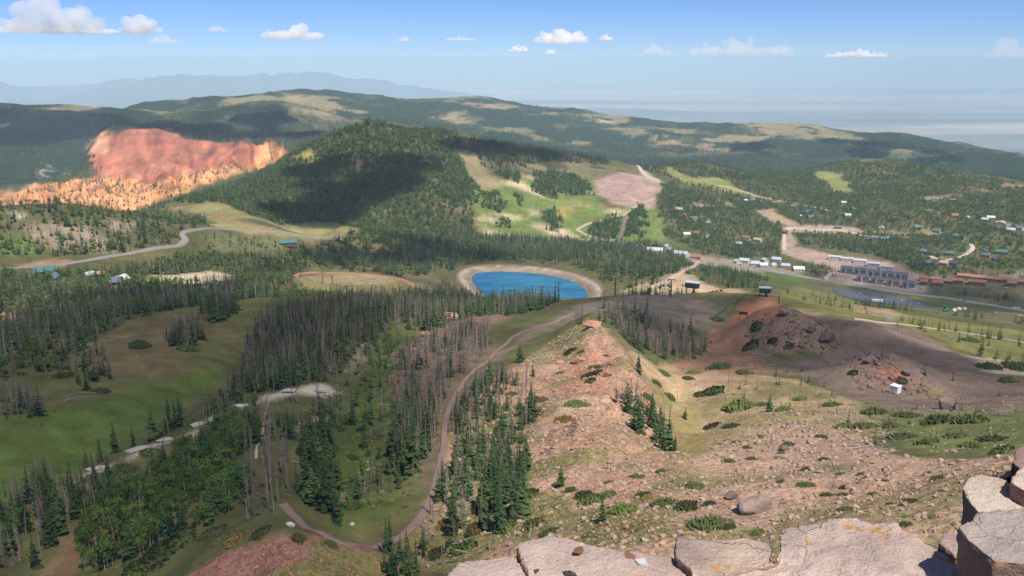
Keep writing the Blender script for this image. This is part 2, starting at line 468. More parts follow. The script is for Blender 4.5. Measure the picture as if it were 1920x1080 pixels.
def at(px, py, rmin=100, rmax=1e9):
    """the point of the ground seen at a point of the photograph"""
    a, t = ray(px, py); a = float(a); t = float(t)
    c = min(max((a - AZI[0]) / (AZI[1] - AZI[0]), 0), NI - 1.001); j = int(c); f = c - j
    col = TT[:, j] * (1 - f) + TT[:, j + 1] * f
    ok = (col >= t) & (RR >= rmin) & (RR <= rmax)
    i = int(np.argmax(ok))
    if not ok[i]: i = int(np.argmin(np.where((RR >= rmin) & (RR <= rmax), np.abs(col - t), 9)))
    i = max(i, 1)
    t0, t1 = col[i - 1], col[i]
    k = 0 if t1 == t0 else min(max((t - t0) / (t1 - t0), 0), 1)
    r = RR[i - 1] + (RR[i] - RR[i - 1]) * k
    x, y = r * math.sin(a), r * math.cos(a)
    return Vector((x, y, Hf(x, y)))

def area(pxs, rmin=100, rmax=1e9, n=4):
    """a polygon of the photograph as an outline on the ground"""
    out = []
    for (a, b), (c, d) in zip(pxs, pxs[1:] + pxs[:1]):
        for k in range(n):
            p = at(a + (c - a) * k / n, b + (d - b) * k / n, rmin, rmax); out.append((p.x, p.y))
    return np.array(out)

def seen(x, y, h):
    """is the top of something h high standing there in the photograph's view"""
    x = np.asarray(x, float); y = np.asarray(y, float)
    r = np.hypot(x, y); z = H(x, y) + h
    i, j, _, fc = cell(x, y); i = np.maximum(i - 1, 0)
    blk = np.where(fc > .5, CUM[i, j + 1], CUM[i, j])
    fwd = y; dx = x
    yc = fwd * SP + z * CP; zc = fwd * CP - z * SP
    sx = 960 + F_PX * dx / zc; sy = 540 - F_PX * yc / zc
    return (z / r > blk - .0005) & (sx > -25) & (sx < 1945) & (sy > -20) & (sy < 1110)

def project(p):
    zc = p[1] * CP - p[2] * SP; yc = p[1] * SP + p[2] * CP
    return 960 + F_PX * p[0] / zc, 540 - F_PX * yc / zc
# ------------------------------------------------------------------ what grows or lies on the ground
GRR = np.hypot(GX, GY)
cov = np.empty(GX.shape + (3,)); stony = np.zeros(GX.shape); fuzz = np.zeros(GX.shape)
n_a = fbm(GX, GY, 60, 4, 40); n_b = fbm(GX, GY, 9, 3, 41); n_c = fbm(GX, GY, 500, 5, 42); n_d = fbm(GX, GY, 1500, 5, 43)
WX = fbm(GX, GY, 18, 3, 44); WY = fbm(GX, GY, 18, 3, 45)
WX2 = fbm(GX, GY, 90, 3, 46); WY2 = fbm(GX, GY, 90, 3, 47)
def lerp(a, b, k): return a + (np.asarray(b) - a) * k[..., None]
cov[:] = (.095, .10, .042)
cov = lerp(cov, (.15, .115, .065), np.clip(n_a * .9, 0, 1))
# far country: forest with sage and tan openings
k = np.clip((GRR - 3300) / 500, 0, 1)
cov = lerp(cov, (.034, .058, .026), k)
fuzz = np.maximum(fuzz, k)
op = np.clip((fbm(GX, GY, 380, 5, 58) * .8 + n_d * .5 - .20) * 4.5, 0, 1) * np.clip((GRR - 5000) / 800, 0, 1)
cov = lerp(cov, (.29, .245, .125), op * .95)
op2 = np.clip((fbm(GX, GY, 240, 5, 52) - .3) * 5, 0, 1) * np.clip((GRR - 4800) / 800, 0, 1)
cov = lerp(cov, (.13, .165, .06), op2 * .9)
fuzz *= 1 - .7 * op
# the basin floor
k = np.clip((GRR - 9500) / 2500, 0, 1)
bas = lerp(np.zeros(GX.shape + (3,)) + np.array((.36, .29, .22)), (.07, .085, .075), np.clip(fbm(GX * .16, GY, 4200, 5, 53) * 1.6 + .35, 0, 1))
bas = lerp(bas, (.50, .42, .35), np.clip((fbm(GX * .16, GY * 1.4, 3600, 5, 57) - .32) * 3, 0, 1))
bas = lerp(bas, (.72, .60, .48), np.clip(1 - np.abs(GRR - 29500 + 900 * fbm(GX, GY, 4000, 3, 59)) / 1100, 0, 1) * np.clip((-.22 - np.arctan2(GX, GY)) / .05, 0, 1))
cov = lerp(cov, (.10, .11, .09), k); cov = cov * (1 - k[..., None]) + bas * k[..., None]
mnt = np.clip((GZI + 1650) / 200, 0, 1) * (GRR > 16000)
cov = lerp(cov, (.07, .08, .07), mnt * .9)
fuzz *= 1 - k

AREAS = {}
def paint(pxs, col, amt=1.0, st=0.0, fz=None, warp=1.0, rmin=100, rmax=1e9, soft=1.0, name=None):
    poly = area(pxs, rmin, rmax) if not isinstance(pxs, np.ndarray) else pxs
    x0, y0 = poly.min(0); x1, y1 = poly.max(0)
    rr = math.hypot(*poly.mean(0)); w = rr * .012 * warp
    m = (GX > x0 - 2 * w) & (GX < x1 + 2 * w) & (GY > y0 - 2 * w) & (GY < y1 + 2 * w) & (GRR > rmin * .97) & (GRR < rmax * 1.03)
    if not m.any(): return poly
    wx, wy = (WX[m], WY[m]) if rr < 1000 else (WX2[m], WY2[m])
    acc = 0
    for dx, dy in ((0, 0), (.5, .3), (-.5, .3), (.1, -.6), (-.2, .6)):
        acc = acc + in_poly(GX[m] + w * (wx + dx * soft), GY[m] + w * (wy + dy * soft), poly)
    k = acc / 5 * amt
    cov[m] = lerp(cov[m], col, k)
    stony[m] = stony[m] * (1 - k) + st * k
    if fz is not None: fuzz[m] = fuzz[m] * (1 - k) + fz * k
    return poly

def patch(px, py, w, h, col, amt=1.0, st=0.0, rot=0.0, n=10, fz=None, rmin=100, rmax=1e9):
    """an uneven blot"""
    ph = px * .37 + py * .11; pts = []
    for i in range(n):
        t = 2 * math.pi * i / n; q = .78 + .3 * math.sin(3 * t + ph) + .14 * math.sin(5 * t + 2 * ph)
        x, y = w / 2 * q * math.cos(t), h / 2 * q * math.sin(t)
        pts.append((px + x * math.cos(rot) - y * math.sin(rot), py + x * math.sin(rot) + y * math.cos(rot)))
    return paint(pts, col, amt, st, fz, 1, rmin, rmax)

G_DULL = (.13, .132, .05); G_GREEN = (.102, .15, .036); G_BRIGHT = (.135, .2, .05); G_YEL = (.29, .27, .075)
TALUS = (.335, .23, .165); TALUS_R = (.335, .215, .148); GRAVEL = (.165, .128, .104); RED_D = (.38, .15, .08); DIRT = (.38, .275, .19)
WHITE = (.55, .50, .41); FLOOR = (.075, .082, .034)

# --- near left
paint([(-40, 960), (-40, 800), (60, 720), (160, 640), (250, 600), (330, 580), (420, 565), (510, 558), (505, 600), (460, 650), (440, 690), (420, 720), (380, 762), (300, 806), (200, 855), (140, 895), (60, 950)], G_DULL)
paint([(-40, 940), (-40, 790), (100, 770), (240, 735), (400, 688), (430, 702), (380, 750), (280, 805), (140, 880), (60, 930)], G_GREEN, .9)
paint([(170, 640), (250, 600), (340, 585), (420, 575), (430, 600), (330, 680), (200, 720), (160, 690)], (.16, .125, .065), .8)
for a in ((230, 630, 60, 14), (300, 645, 50, 8), (360, 690, 90, 10), (150, 745, 100, 8)): patch(*a, (.22, .17, .11), .6)
for a in ((262, 648, 40, 9), (345, 628, 40, 10), (250, 615, 30, 6), (400, 610, 40, 8), (290, 655, 16, 6), (440, 615, 30, 6)): patch(*a, (.055, .085, .02), .9)
paint([(130, 900), (300, 832), (400, 788), (500, 740), (520, 748), (430, 800), (330, 850), (220, 895), (140, 925)], (.15, .14, .065), .9)
for a, b in (((150, 890), (210, 870)), ((230, 858), (320, 822)), ((340, 815), (420, 778)), ((430, 765), (500, 742))):
    paint([a, b, (b[0] + 5, b[1] + 6), (a[0] + 7, a[1] + 9)], (.42, .375, .30), .85, .5, warp=.7)
paint([(490, 744), (540, 733), (575, 724), (605, 722), (628, 737), (600, 743), (560, 740), (510, 750)], (.45, .40, .33), .95, .3, warp=.7)
paint([(560, 795), (580, 775), (605, 780), (622, 812), (605, 832), (572, 830)], (.34, .285, .225), .8, .9)
paint([(600, 640), (650, 630), (690, 650), (660, 690), (610, 700)], (.25, .2, .15), .6, .7)
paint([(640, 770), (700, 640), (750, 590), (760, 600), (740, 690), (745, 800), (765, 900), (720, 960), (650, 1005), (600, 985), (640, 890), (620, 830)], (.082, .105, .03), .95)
paint([(600, 880), (640, 890), (650, 930), (620, 940)], (.2, .15, .1), .7)
paint([(330, 1095), (420, 1032), (520, 998), (600, 1000), (690, 1026), (745, 1056), (770, 1095)], (.25, .13, .10), 1, .8)
paint([(60, 1090), (110, 1010), (200, 970), (260, 985), (180, 1020), (120, 1090)], (.19, .125, .075), .9)
paint([(380, 860), (440, 870), (430, 930), (380, 910)], (.2, .14, .09), .7)
# --- centre
paint([(730, 670), (800, 622), (880, 592), (950, 584), (940, 612), (860, 640), (780, 700), (730, 740)], (.2, .125, .105), .95, .5)
paint([(740, 740), (800, 655), (880, 622), (935, 640), (862, 722), (835, 800), (815, 900), (775, 905), (752, 800)], (.175, .12, .088), .75, .5)
paint([(925, 665), (1000, 612), (1090, 572), (1125, 566), (1110, 585), (1060, 606), (980, 640), (900, 705), (860, 765), (838, 760), (880, 692)], GRAVEL, 1, .2)
paint([(870, 760), (960, 690), (1060, 622), (1105, 596), (1145, 622), (1175, 668), (1215, 728), (1250, 788), (1275, 848), (1350, 880), (1350, 1060), (850, 1080), (770, 1030), (820, 900), (850, 800)], TALUS_R, 1, 1.0)
paint([(880, 800), (960, 760), (1010, 800), (960, 900), (1000, 1000), (860, 1070), (780, 1020), (830, 900)], (.2, .17, .09), .75, .6)
paint([(940, 720), (1030, 650), (1100, 610), (1120, 640), (1040, 690), (970, 740)], (.40, .27, .17), .8, .6)
paint([(1060, 690), (1140, 640), (1165, 690), (1120, 745), (1060, 745)], (.40, .195, .125), .85, .8)
paint([(1010, 760), (1080, 742), (1150, 755), (1100, 770), (1030, 775)], (.45, .34, .24), .8, .5)
paint([(1270, 880), (1330, 835), (1400, 805), (1480, 765), (1600, 795), (1680, 850), (1800, 862), (1960, 850), (1960, 1090), (1270, 1090)], TALUS, 1, 1.0)
paint([(1180, 668), (1300, 688), (1420, 700), (1500, 715), (1620, 755), (1720, 835), (1600, 800), (1490, 790), (1350, 830), (1290, 862), (1245, 775)], (.31, .235, .14), .95, .55)
paint([(1240, 690), (1330, 690), (1400, 705), (1350, 725), (1260, 725)], (.36, .25, .17), .7, .4)
paint([(1258, 775), (1285, 755), (1320, 790), (1330, 830), (1310, 855), (1270, 862)], (.225, .19, .075), .8, .1)
paint([(1215, 830), (1275, 845), (1330, 880), (1300, 905), (1240, 880)], (.25, .2, .09), .7, .5)
paint([(1600, 750), (1750, 765), (1960, 755), (1960, 845), (1810, 855), (1690, 838)], (.15, .165, .065), .9, .4)
paint([(1640, 862), (1720, 855), (1770, 880), (1690, 890)], (.42, .28, .19), .8, .3)
paint([(1550, 598), (1640, 598), (1720, 622), (1800, 663), (1870, 698), (1940, 722), (1960, 775), (1830, 772), (1700, 772), (1600, 745), (1500, 705), (1440, 695), (1520, 672), (1580, 645)], GRAVEL, 1, .25)
paint([(1400, 605), (1450, 570), (1530, 585), (1578, 640), (1565, 662), (1470, 664), (1395, 650)], (.225, .155, .118), 1, .9)
paint([(1570, 672), (1640, 655), (1700, 672), (1765, 722), (1745, 745), (1620, 735)], (.19, .135, .11), 1, .9)
paint([(1660, 690), (1700, 690), (1720, 730), (1680, 735)], (.24, .10, .075), .8, .9)
paint([(1260, 690), (1330, 612), (1385, 590), (1412, 610), (1400, 650), (1470, 695), (1380, 700)], (.225, .13, .09), .9, .4)
paint([(1372, 598), (1398, 566), (1440, 553), (1464, 568), (1450, 594), (1400, 602)], RED_D, 1, .2)
paint([(1415, 575), (1425, 562), (1445, 562), (1450, 580)], (.42, .3, .2), .8)
paint([(1080, 592), (1130, 562), (1200, 552), (1290, 550), (1350, 575), (1345, 615), (1250, 608), (1150, 590)], (.15, .125, .105), .95, .2)
paint([(1000, 566), (1060, 552), (1115, 552), (1115, 570), (1020, 578)], (.15, .145, .05), .9, rmin=640)
# --- middle left
paint([(560, 520), (640, 508), (740, 518), (830, 542), (850, 556), (700, 558), (600, 562), (565, 548)], (.19, .17, .075), 1, rmin=750)
paint([(580, 520), (660, 512), (740, 522), (700, 532), (600, 530)], (.3, .24, .15), .7, rmin=750)
patch(590, 557, 50, 6, (.5, .16, .06), 1, rmin=700)
paint([(-20, 580), (40, 590), (82, 600), (60, 608), (-20, 602)], (.58, .38, .22), 1, rmin=560)
paint([(280, 521), (340, 512), (420, 509), (445, 518), (400, 531), (300, 531)], (.55, .47, .33), 1, rmin=760)
paint([(30, 502), (88, 484), (128, 489), (110, 503)], (.33, .21, .14), 1)
paint([(-20, 545), (120, 548), (260, 555), (240, 585), (100, 580), (-20, 575)], (.15, .19, .06), .8, rmin=600)
paint([(40, 412), (110, 408), (150, 420), (215, 472), (130, 472), (60, 442)], (.29, .235, .185), .7, .8, rmin=1000, rmax=1400)
paint([(180, 405), (240, 415), (230, 440), (200, 430)], (.33, .27, .215), .8, .8, rmin=1000, rmax=1400)
paint([(-20, 440), (40, 430), (80, 470), (-20, 480)], (.12, .19, .05), .8, rmin=1000, rmax=1400)
patch(36, 396, 34, 10, (.55, .5, .42), 1, rmin=1000)
paint([(305, 386), (400, 377), (430, 390), (520, 418), (640, 420), (665, 434), (630, 449), (520, 442), (430, 430), (385, 410)], (.24, .225, .095), 1, rmin=1250)
paint([(365, 442), (420, 436), (520, 446), (560, 462), (470, 472), (375, 468)], (.14, .155, .07), .9, rmin=1150)
# --- the ski hill
paint([(850, 280), (880, 285), (905, 330), (935, 345), (990, 335), (1060, 330), (1110, 335), (1130, 395), (1200, 385), (1243, 398), (1243, 452), (1150, 458), (895, 442), (888, 400), (884, 340)], (.135, .18, .05), 1, rmin=1650, warp=.6)
paint([(848, 280), (882, 283), (915, 330), (940, 352), (900, 360), (884, 330)], (.27, .22, .13), .9, rmin=1650, warp=.6)
paint([(1105, 338), (1150, 322), (1200, 327), (1238, 345), (1222, 368), (1227, 392), (1190, 387), (1150, 382), (1122, 362)], (.36, .255, .22), 1, .3, rmin=1650, warp=.6)
paint([(975, 318), (1050, 304), (1150, 310), (1157, 324), (1105, 336), (1000, 326)], (.16, .155, .08), 1, rmin=1650, warp=.6)
for a in ((965, 348, 60, 9), (1000, 362, 60, 9, .5), (900, 410, 34, 12), (940, 405, 50, 7), (992, 398, 30, 10), (1020, 430, 60, 10), (1060, 440, 80, 10), (915, 434, 60, 6), (985, 332, 36, 6), (1150, 395, 40, 10)):
    patch(a[0], a[1], a[2] * 1.3, a[3] * 1.5, (.55, .43, .30), .9, rot=a[4] if len(a) > 4 else .2, rmin=1650)
patch(1062, 400, 40, 22, (.42, .27, .09), .7, rmin=1650); patch(1075, 380, 40, 14, (.36, .25, .12), .6, rmin=1650)
paint([(540, 300), (565, 285), (590, 290), (575, 300)], (.36, .31, .09), .9, rmin=2000)
patch(980, 306, 60, 4, (.4, .3, .2), .8, rmin=2000); patch(800, 306, 60, 3, (.3, .22, .15), .8, rmin=1700)
# --- town side
paint([(1235, 312), (1290, 330), (1345, 333), (1378, 343), (1372, 350), (1425, 368), (1500, 385), (1450, 378), (1350, 357), (1280, 345)], (.2, .215, .075), 1, rmin=1900, warp=.5)
paint([(1195, 310), (1215, 325), (1245, 342), (1235, 345), (1205, 330)], (.36, .29, .2), 1, rmin=1900, warp=.4)
paint([(1528, 322), (1560, 321), (1582, 340), (1605, 366), (1560, 362), (1545, 340)], (.21, .23, .085), 1, rmin=2300, warp=.5)
paint([(1408, 397), (1440, 392), (1470, 408), (1492, 425), (1450, 415)], (.38, .28, .19), 1, rmin=1800, warp=.5)
paint([(1460, 424), (1510, 422), (1590, 426), (1640, 436), (1560, 436), (1470, 434)], (.36, .28, .22), 1, rmin=1800, warp=.5)
paint([(1462, 475), (1472, 436), (1486, 440), (1495, 462), (1570, 478), (1660, 492), (1730, 515), (1735, 548), (1620, 536), (1540, 524), (1560, 500), (1500, 488)], (.34, .25, .205), 1, .1, rmin=1500, warp=.4)
paint([(1275, 470), (1330, 478), (1420, 492), (1500, 512), (1500, 525), (1380, 508), (1280, 488)], (.3, .26, .19), .9, rmin=1500, warp=.4)
paint([(1270, 500), (1290, 515), (1330, 535), (1400, 548), (1390, 562), (1310, 550), (1200, 545), (1150, 545), (1230, 525)], (.42, .32, .21), .85, rmin=780)
paint([(1340, 345), (1300, 395), (1330, 405), (1290, 410)], (.24, .155, .13), .6, rmin=1900)
patch(1317, 387, 36, 16, (.3, .19, .17), 1, rmin=1900); patch(1357, 382, 14, 9, (.45, .34, .25), 1, rmin=1900)
patch(1765, 371, 70, 7, (.55, .32, .2), 1, rot=-.15, rmin=2000); patch(1830, 356, 24, 8, (.6, .33, .2), 1, rot=.4, rmin=2000); patch(1905, 350, 26, 10, (.5, .28, .19), .9, rmin=2000)
patch(1660, 322, 16, 10, (.36, .27, .21), .9, rmin=2300)
for a in ((1652, 436, 40, 10), (1690, 438, 60, 8), (1750, 442, 40, 8), (1820, 460, 12, 22), (1890, 425, 50, 10), (1880, 420, 40, 6), (1760, 490, 60, 12), (1860, 512, 90, 6), (1900, 508, 40, 8)):
    patch(*a, (.34, .28, .22), .9, rmin=1600)
paint([(1440, 556), (1500, 538), (1600, 562), (1700, 588), (1940, 625), (1940, 695), (1800, 652), (1700, 615), (1640, 598), (1560, 592), (1480, 574)], (.155, .155, .055), 1, rmin=540)
paint([(1600, 572), (1660, 578), (1690, 590), (1640, 592), (1600, 588)], (.26, .18, .12), .8, rmin=700)
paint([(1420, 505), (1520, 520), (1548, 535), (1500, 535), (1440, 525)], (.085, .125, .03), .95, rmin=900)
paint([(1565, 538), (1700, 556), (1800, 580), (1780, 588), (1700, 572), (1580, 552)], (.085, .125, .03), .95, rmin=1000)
paint([(1820, 670), (1880, 672), (1930, 690), (1930, 705), (1860, 700)], (.38, .31, .24), .9, .5)
# --- the red amphitheatre
FACE = [(172, 252), (210, 247), (260, 243), (320, 239), (345, 262), (420, 267), (535, 272), (520, 290), (440, 312), (350, 326), (290, 347), (240, 337), (186, 332), (174, 290)]
paint(FACE, (.37, .135, .085), 1, .5, fz=0, rmin=2900, warp=.5)
FANS = [(-30, 388), (-30, 362), (80, 346), (180, 330), (240, 336), (300, 345), (350, 324), (440, 308), (535, 274), (530, 300), (470, 318), (400, 340), (330, 366), (250, 390)]
paint(FANS, (.60, .29, .125), 1, .4, fz=0, rmin=2600, warp=.6)
paint([(172, 252), (215, 247), (230, 250), (200, 275), (180, 280)], (.50, .30, .18), .9, fz=0, rmin=2900)
patch(300, 312, 60, 12, (.52, .28, .16), .8, fz=0, rmin=2900)
patch(100, 326, 36, 20, (.5, .47, .42), 1, fz=0, rmin=2900, rot=-.5)
redm = (cov[..., 0] > .2) & (cov[..., 0] > 1.7 * cov[..., 1]) & (GRR > 2600) & (GRR < 4600)
band = np.sin(GZI / 4.5 + 1.2 * n_a) * .5 + np.sin(GZI / 11. + .8 * n_a) * .6
cov[redm] *= (1 + .14 * band[redm])[:, None]
pl = redm & (np.sin(GZI / 8.0 + .7 * n_a + 1) > .82) & (GZI > -420)
cov[pl] = lerp(cov[pl], (.40, .25, .18), np.full(pl.sum(), .25))
lu_ = GX * math.cos(.33) + GY * math.sin(.33); lv_ = -GX * math.sin(.33) + GY * math.cos(.33)
stk = fbm(lu_, lv_ * .2, 34, 4, 146)
cov[redm] *= (1 + .5 * np.clip(stk[redm], -1, 1))[:, None]
# --- openings on the far ridge
for a in ((565, 182, 60, 16), (610, 215, 40, 22), (600, 236, 34, 12), (840, 186, 40, 7), (850, 222, 70, 18), (905, 197, 160, 10), (960, 245, 120, 14), (1010, 262, 60, 9), (1180, 250, 60, 8), (1250, 268, 120, 16), (1330, 280, 60, 10), (1430, 245, 110, 12), (1490, 256, 60, 10), (700, 195, 30, 8), (480, 190, 50, 8), (1040, 235, 50, 9), (1380, 255, 80, 8), (1560, 258, 50, 8)):
    patch(*a, (.40, .29, .16) if a[0] % 20 else (.25, .23, .12), .85, fz=.2, rmin=4900, rot=.12)
for a in ((560, 205, 60, 5), (1120, 225, 60, 4), (1290, 262, 40, 3), (1330, 272, 50, 4)): patch(*a, (.6, .42, .28), .9, fz=0, rmin=4900, rot=.15)
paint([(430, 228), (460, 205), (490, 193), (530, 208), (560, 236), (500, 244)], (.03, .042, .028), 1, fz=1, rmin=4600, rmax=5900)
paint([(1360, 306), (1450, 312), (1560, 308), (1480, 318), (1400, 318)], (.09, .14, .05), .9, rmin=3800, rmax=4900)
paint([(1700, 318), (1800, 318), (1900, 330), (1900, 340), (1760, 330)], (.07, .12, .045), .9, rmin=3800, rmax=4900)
# worn tracks in the gravel round the mounds
for line, w_, c_ in (([(1395, 600), (1388, 625), (1404, 655), (1445, 674), (1490, 684), (1550, 680), (1585, 668)], 4, (.235, .155, .125)), ([(1590, 640), (1660, 672), (1740, 712), (1830, 738), (1960, 752)], 6, (.165, .128, .122)), ([(1450, 694), (1520, 686), (1600, 668)], 3, (.19, .14, .13))):
    P_ = [at(a, b, 330, 660) for a, b in line]; lft, rgt = [], []
    for q in range(len(P_)):
        d_ = (P_[min(q + 1, len(P_) - 1)] - P_[max(q - 1, 0)]).to_2d().normalized(); n_ = Vector((-d_.y, d_.x)) * w_ / 2
        lft.append(P_[q].to_2d() + n_); rgt.append(P_[q].to_2d() - n_)
    paint(np.array([tuple(v_) for v_ in lft + rgt[::-1]]), c_, .75, .2, warp=.35)
# pond liner and rim
inp = POND_DIST > 0
cov[inp] = lerp(cov[inp], (.26, .215, .16), np.ones(inp.sum()))
k = np.clip((9 - POND_DIST) / 4, 0, 1) * inp
cov = lerp(cov, (.34, .305, .26), k * .8)
k = np.clip(1 - np.abs(POND_DIST - 14) / 4.5, 0, 1) * inp
cov = lerp(cov, (.15, .13, .10), k * .75)
k = ((POND_DIST > -3) & (POND_DIST < 0)).astype(float)
cov = lerp(cov, (.22, .15, .10), k)
fuzz[inp] = 0
# small-scale variety everywhere near
v = 1 + .16 * n_b + .13 * n_a
cov *= np.where(GRR < 4000, v, 1 + .10 * n_c)[..., None]
# low green among the stones
gr = np.clip((fbm(GX, GY, 22, 4, 71) - .08) * 3.2, 0, 1) * (stony > .5) * (GRR < 460) * (GRR > 100)
right_side = np.clip((GX - 25) / 40, 0, 1)
cov = lerp(cov, (.15, .15, .055), gr * (.85 - .28 * right_side))
cov = np.clip(cov, .01, .8)

# ------------------------------------------------------------------ terrain mesh
def terrain_mesh():
    xo = RR[:, None] * np.sin(AZO)[None]; yo = RR[:, None] * np.cos(AZO)[None]
    g = np.interp(LR, GEN_R, GEN_Z)[:, None] + np.zeros_like(xo)
    w = np.clip(np.minimum(AZO - .64, 2 * math.pi - .64 - AZO) / .5, 0, 1)[None]
    edge = np.where((AZO < math.pi)[None], GZI[:, -1:], GZI[:, :1])
    zo = edge * (1 - w) + g * w + w * np.clip(RR[:, None] / 60, 0, 25) * fbm(xo, yo, 900, 4, 90)
    X = np.concatenate([GX, xo], 1); Y = np.concatenate([GY, yo], 1); Z = np.concatenate([GZI, zo], 1)
    co = np.concatenate([cov, np.broadcast_to(cov[:, -1:], (NR, len(AZO), 3))], 1)
    st = np.concatenate([stony, np.broadcast_to(stony[:, -1:], (NR, len(AZO)))], 1)
    fz = np.concatenate([fuzz, np.broadcast_to(fuzz[:, -1:], (NR, len(AZO)))], 1)
    verts = np.stack([X, Y, Z], -1).reshape(-1, 3)
    verts = np.concatenate([verts, [[0, 0, -1.75]]])
    i = np.arange(NR - 1)[:, None] * NC; j = np.arange(NC)[None]; j2 = (j + 1) % NC
    f = np.stack([i + j, i + NC + j, i + NC + j2, i + j2], -1).reshape(-1, 4)
    me = bpy.data.meshes.new('terrain')
    cap = np.stack([np.full(NC, len(verts) - 1), np.arange(NC), (np.arange(NC) + 1) % NC], -1)
    loops = np.concatenate([f.ravel(), cap.ravel()]).astype(np.int32)
    me.vertices.add(len(verts)); me.vertices.foreach_set('co', verts.astype(np.float32).ravel())
    me.loops.add(len(loops)); me.loops.foreach_set('vertex_index', loops)
    me.polygons.add(len(f) + NC)
    ls = np.concatenate([np.arange(len(f)) * 4, len(f) * 4 + np.arange(NC) * 3]).astype(np.int32)
    me.polygons.foreach_set('loop_start', ls)
    me.update(calc_edges=True)
    me.polygons.foreach_set('use_smooth', np.ones(len(me.polygons), bool))
    c4 = np.concatenate([co.reshape(-1, 3), fz.reshape(-1, 1)], 1); c4 = np.concatenate([c4, c4[:1]]).astype(np.float32)
    a = me.attributes.new('cover', 'FLOAT_COLOR', 'POINT'); a.data.foreach_set('color', c4.ravel())
    s = me.attributes.new('stony', 'FLOAT', 'POINT'); s.data.foreach_set('value', np.concatenate([st.ravel(), [0]]).astype(np.float32))
    return me

def terrain_mat():
    m, nt, b = new_mat('ground_cover')
    at_ = N(nt, 'ShaderNodeAttribute', attribute_name='cover')
    st = N(nt, 'ShaderNodeAttribute', attribute_name='stony')
    geo = N(nt, 'ShaderNodeNewGeometry'); P = geo.outputs['Position']
    f1 = noise(nt, P, .9, 5, .7); f2 = noise(nt, P, .12, 5, .65); f3 = noise(nt, P, .016, 4, .6)
    vo = N(nt, 'ShaderNodeTexVoronoi'); vo.inputs['Scale'].default_value = .55; nt.links.new(P, vo.inputs['Vector'])
    vo2 = N(nt, 'ShaderNodeTexVoronoi'); vo2.inputs['Scale'].default_value = 1.3; nt.links.new(P, vo2.inputs['Vector'])
    k = mth(nt, 'ADD', .32, mth(nt, 'MULTIPLY', f1, .9)); k = mth(nt, 'ADD', k, mth(nt, 'MULTIPLY', mth(nt, 'SUBTRACT', f2, .5), 1.1))
    k = mth(nt, 'ADD', k, mth(nt, 'MULTIPLY', mth(nt, 'SUBTRACT', f3, .5), .7))
    k = mth(nt, 'ADD', k, .23)
    sep = N(nt, 'ShaderNodeSeparateColor'); nt.links.new(vo2.outputs['Color'], sep.inputs[0])
    sv = mth(nt, 'MULTIPLY', mth(nt, 'SUBTRACT', sep.outputs[0], .5), mth(nt, 'MULTIPLY', st.outputs['Fac'], .7))
    k = mth(nt, 'ADD', k, sv)
    col = N(nt, 'ShaderNodeVectorMath', operation='SCALE')
    nt.links.new(at_.outputs['Color'], col.inputs[0]); nt.links.new(k, col.inputs['Scale'])
    # tree-sized grain on far woods
    ff = noise(nt, P, .045, 6, .75); fk = ramp(nt, ff, .40, .62)
    tr = mixc(nt, col.outputs[0], mixc(nt, (.016, .03, .016), col.outputs[0], fk), at_.outputs['Alpha'])
    tint = noise(nt, P, .3, 3, .6)
    fin = mixc(nt, tr, mixc(nt, tr, (1.12, .98, .80), 1.0, 'MULTIPLY'), ramp(nt, tint, .4, .65))
    nt.links.new(fin, b.inputs['Base Color'])
    b.inputs['Roughness'].default_value = 1.0; b.inputs['Specular IOR Level'].default_value = .05
    bp1 = N(nt, 'ShaderNodeBump'); bp1.inputs['Distance'].default_value = .5; bp1.inputs['Strength'].default_value = .7
    hh = mth(nt, 'ADD', mth(nt, 'MULTIPLY', f1, .6), mth(nt, 'MULTIPLY', mth(nt, 'SUBTRACT', 1.0, vo.outputs['Distance']), mth(nt, 'MULTIPLY', st.outputs['Fac'], .8)))
    nt.links.new(hh, bp1.inputs['Height'])
    bp2 = N(nt, 'ShaderNodeBump'); bp2.inputs['Distance'].default_value = 14; 
    nt.links.new(at_.outputs['Alpha'], bp2.inputs['Strength'])
    nt.links.new(ff, bp2.inputs['Height']); nt.links.new(bp1.outputs[0], bp2.inputs['Normal'])
    nt.links.new(bp2.outputs[0], b.inputs['Normal'])
    return m

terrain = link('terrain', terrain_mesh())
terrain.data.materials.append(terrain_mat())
tag(terrain, 'mountain terrain falling from the rocky summit to the valley and desert', kind='structure')

# ------------------------------------------------------------------ haze
def haze():
    mb = MB(); S = 131000
    mb.box((0, 0, (-2250 + 14) / 2), (2 * S, 2 * S, 2264))
    m = bpy.data.materials.new('thin_air'); m.use_nodes = True; nt = m.node_tree; nt.nodes.clear()
    o = N(nt, 'ShaderNodeOutputMaterial'); pv = N(nt, 'ShaderNodeVolumePrincipled')
    pv.inputs['Color'].default_value = (.635, .855, .985, 1); pv.inputs['Density'].default_value = HAZE_D
    pv.inputs['Anisotropy'].default_value = -0.3
    nt.links.new(pv.outputs[0], o.inputs['Volume'])
    h = link('haze', mb.mesh('haze', m)); tag(h, 'thin blue summer haze filling the air over the valley', kind='stuff')
HAZE_D = 4.0e-5
haze()

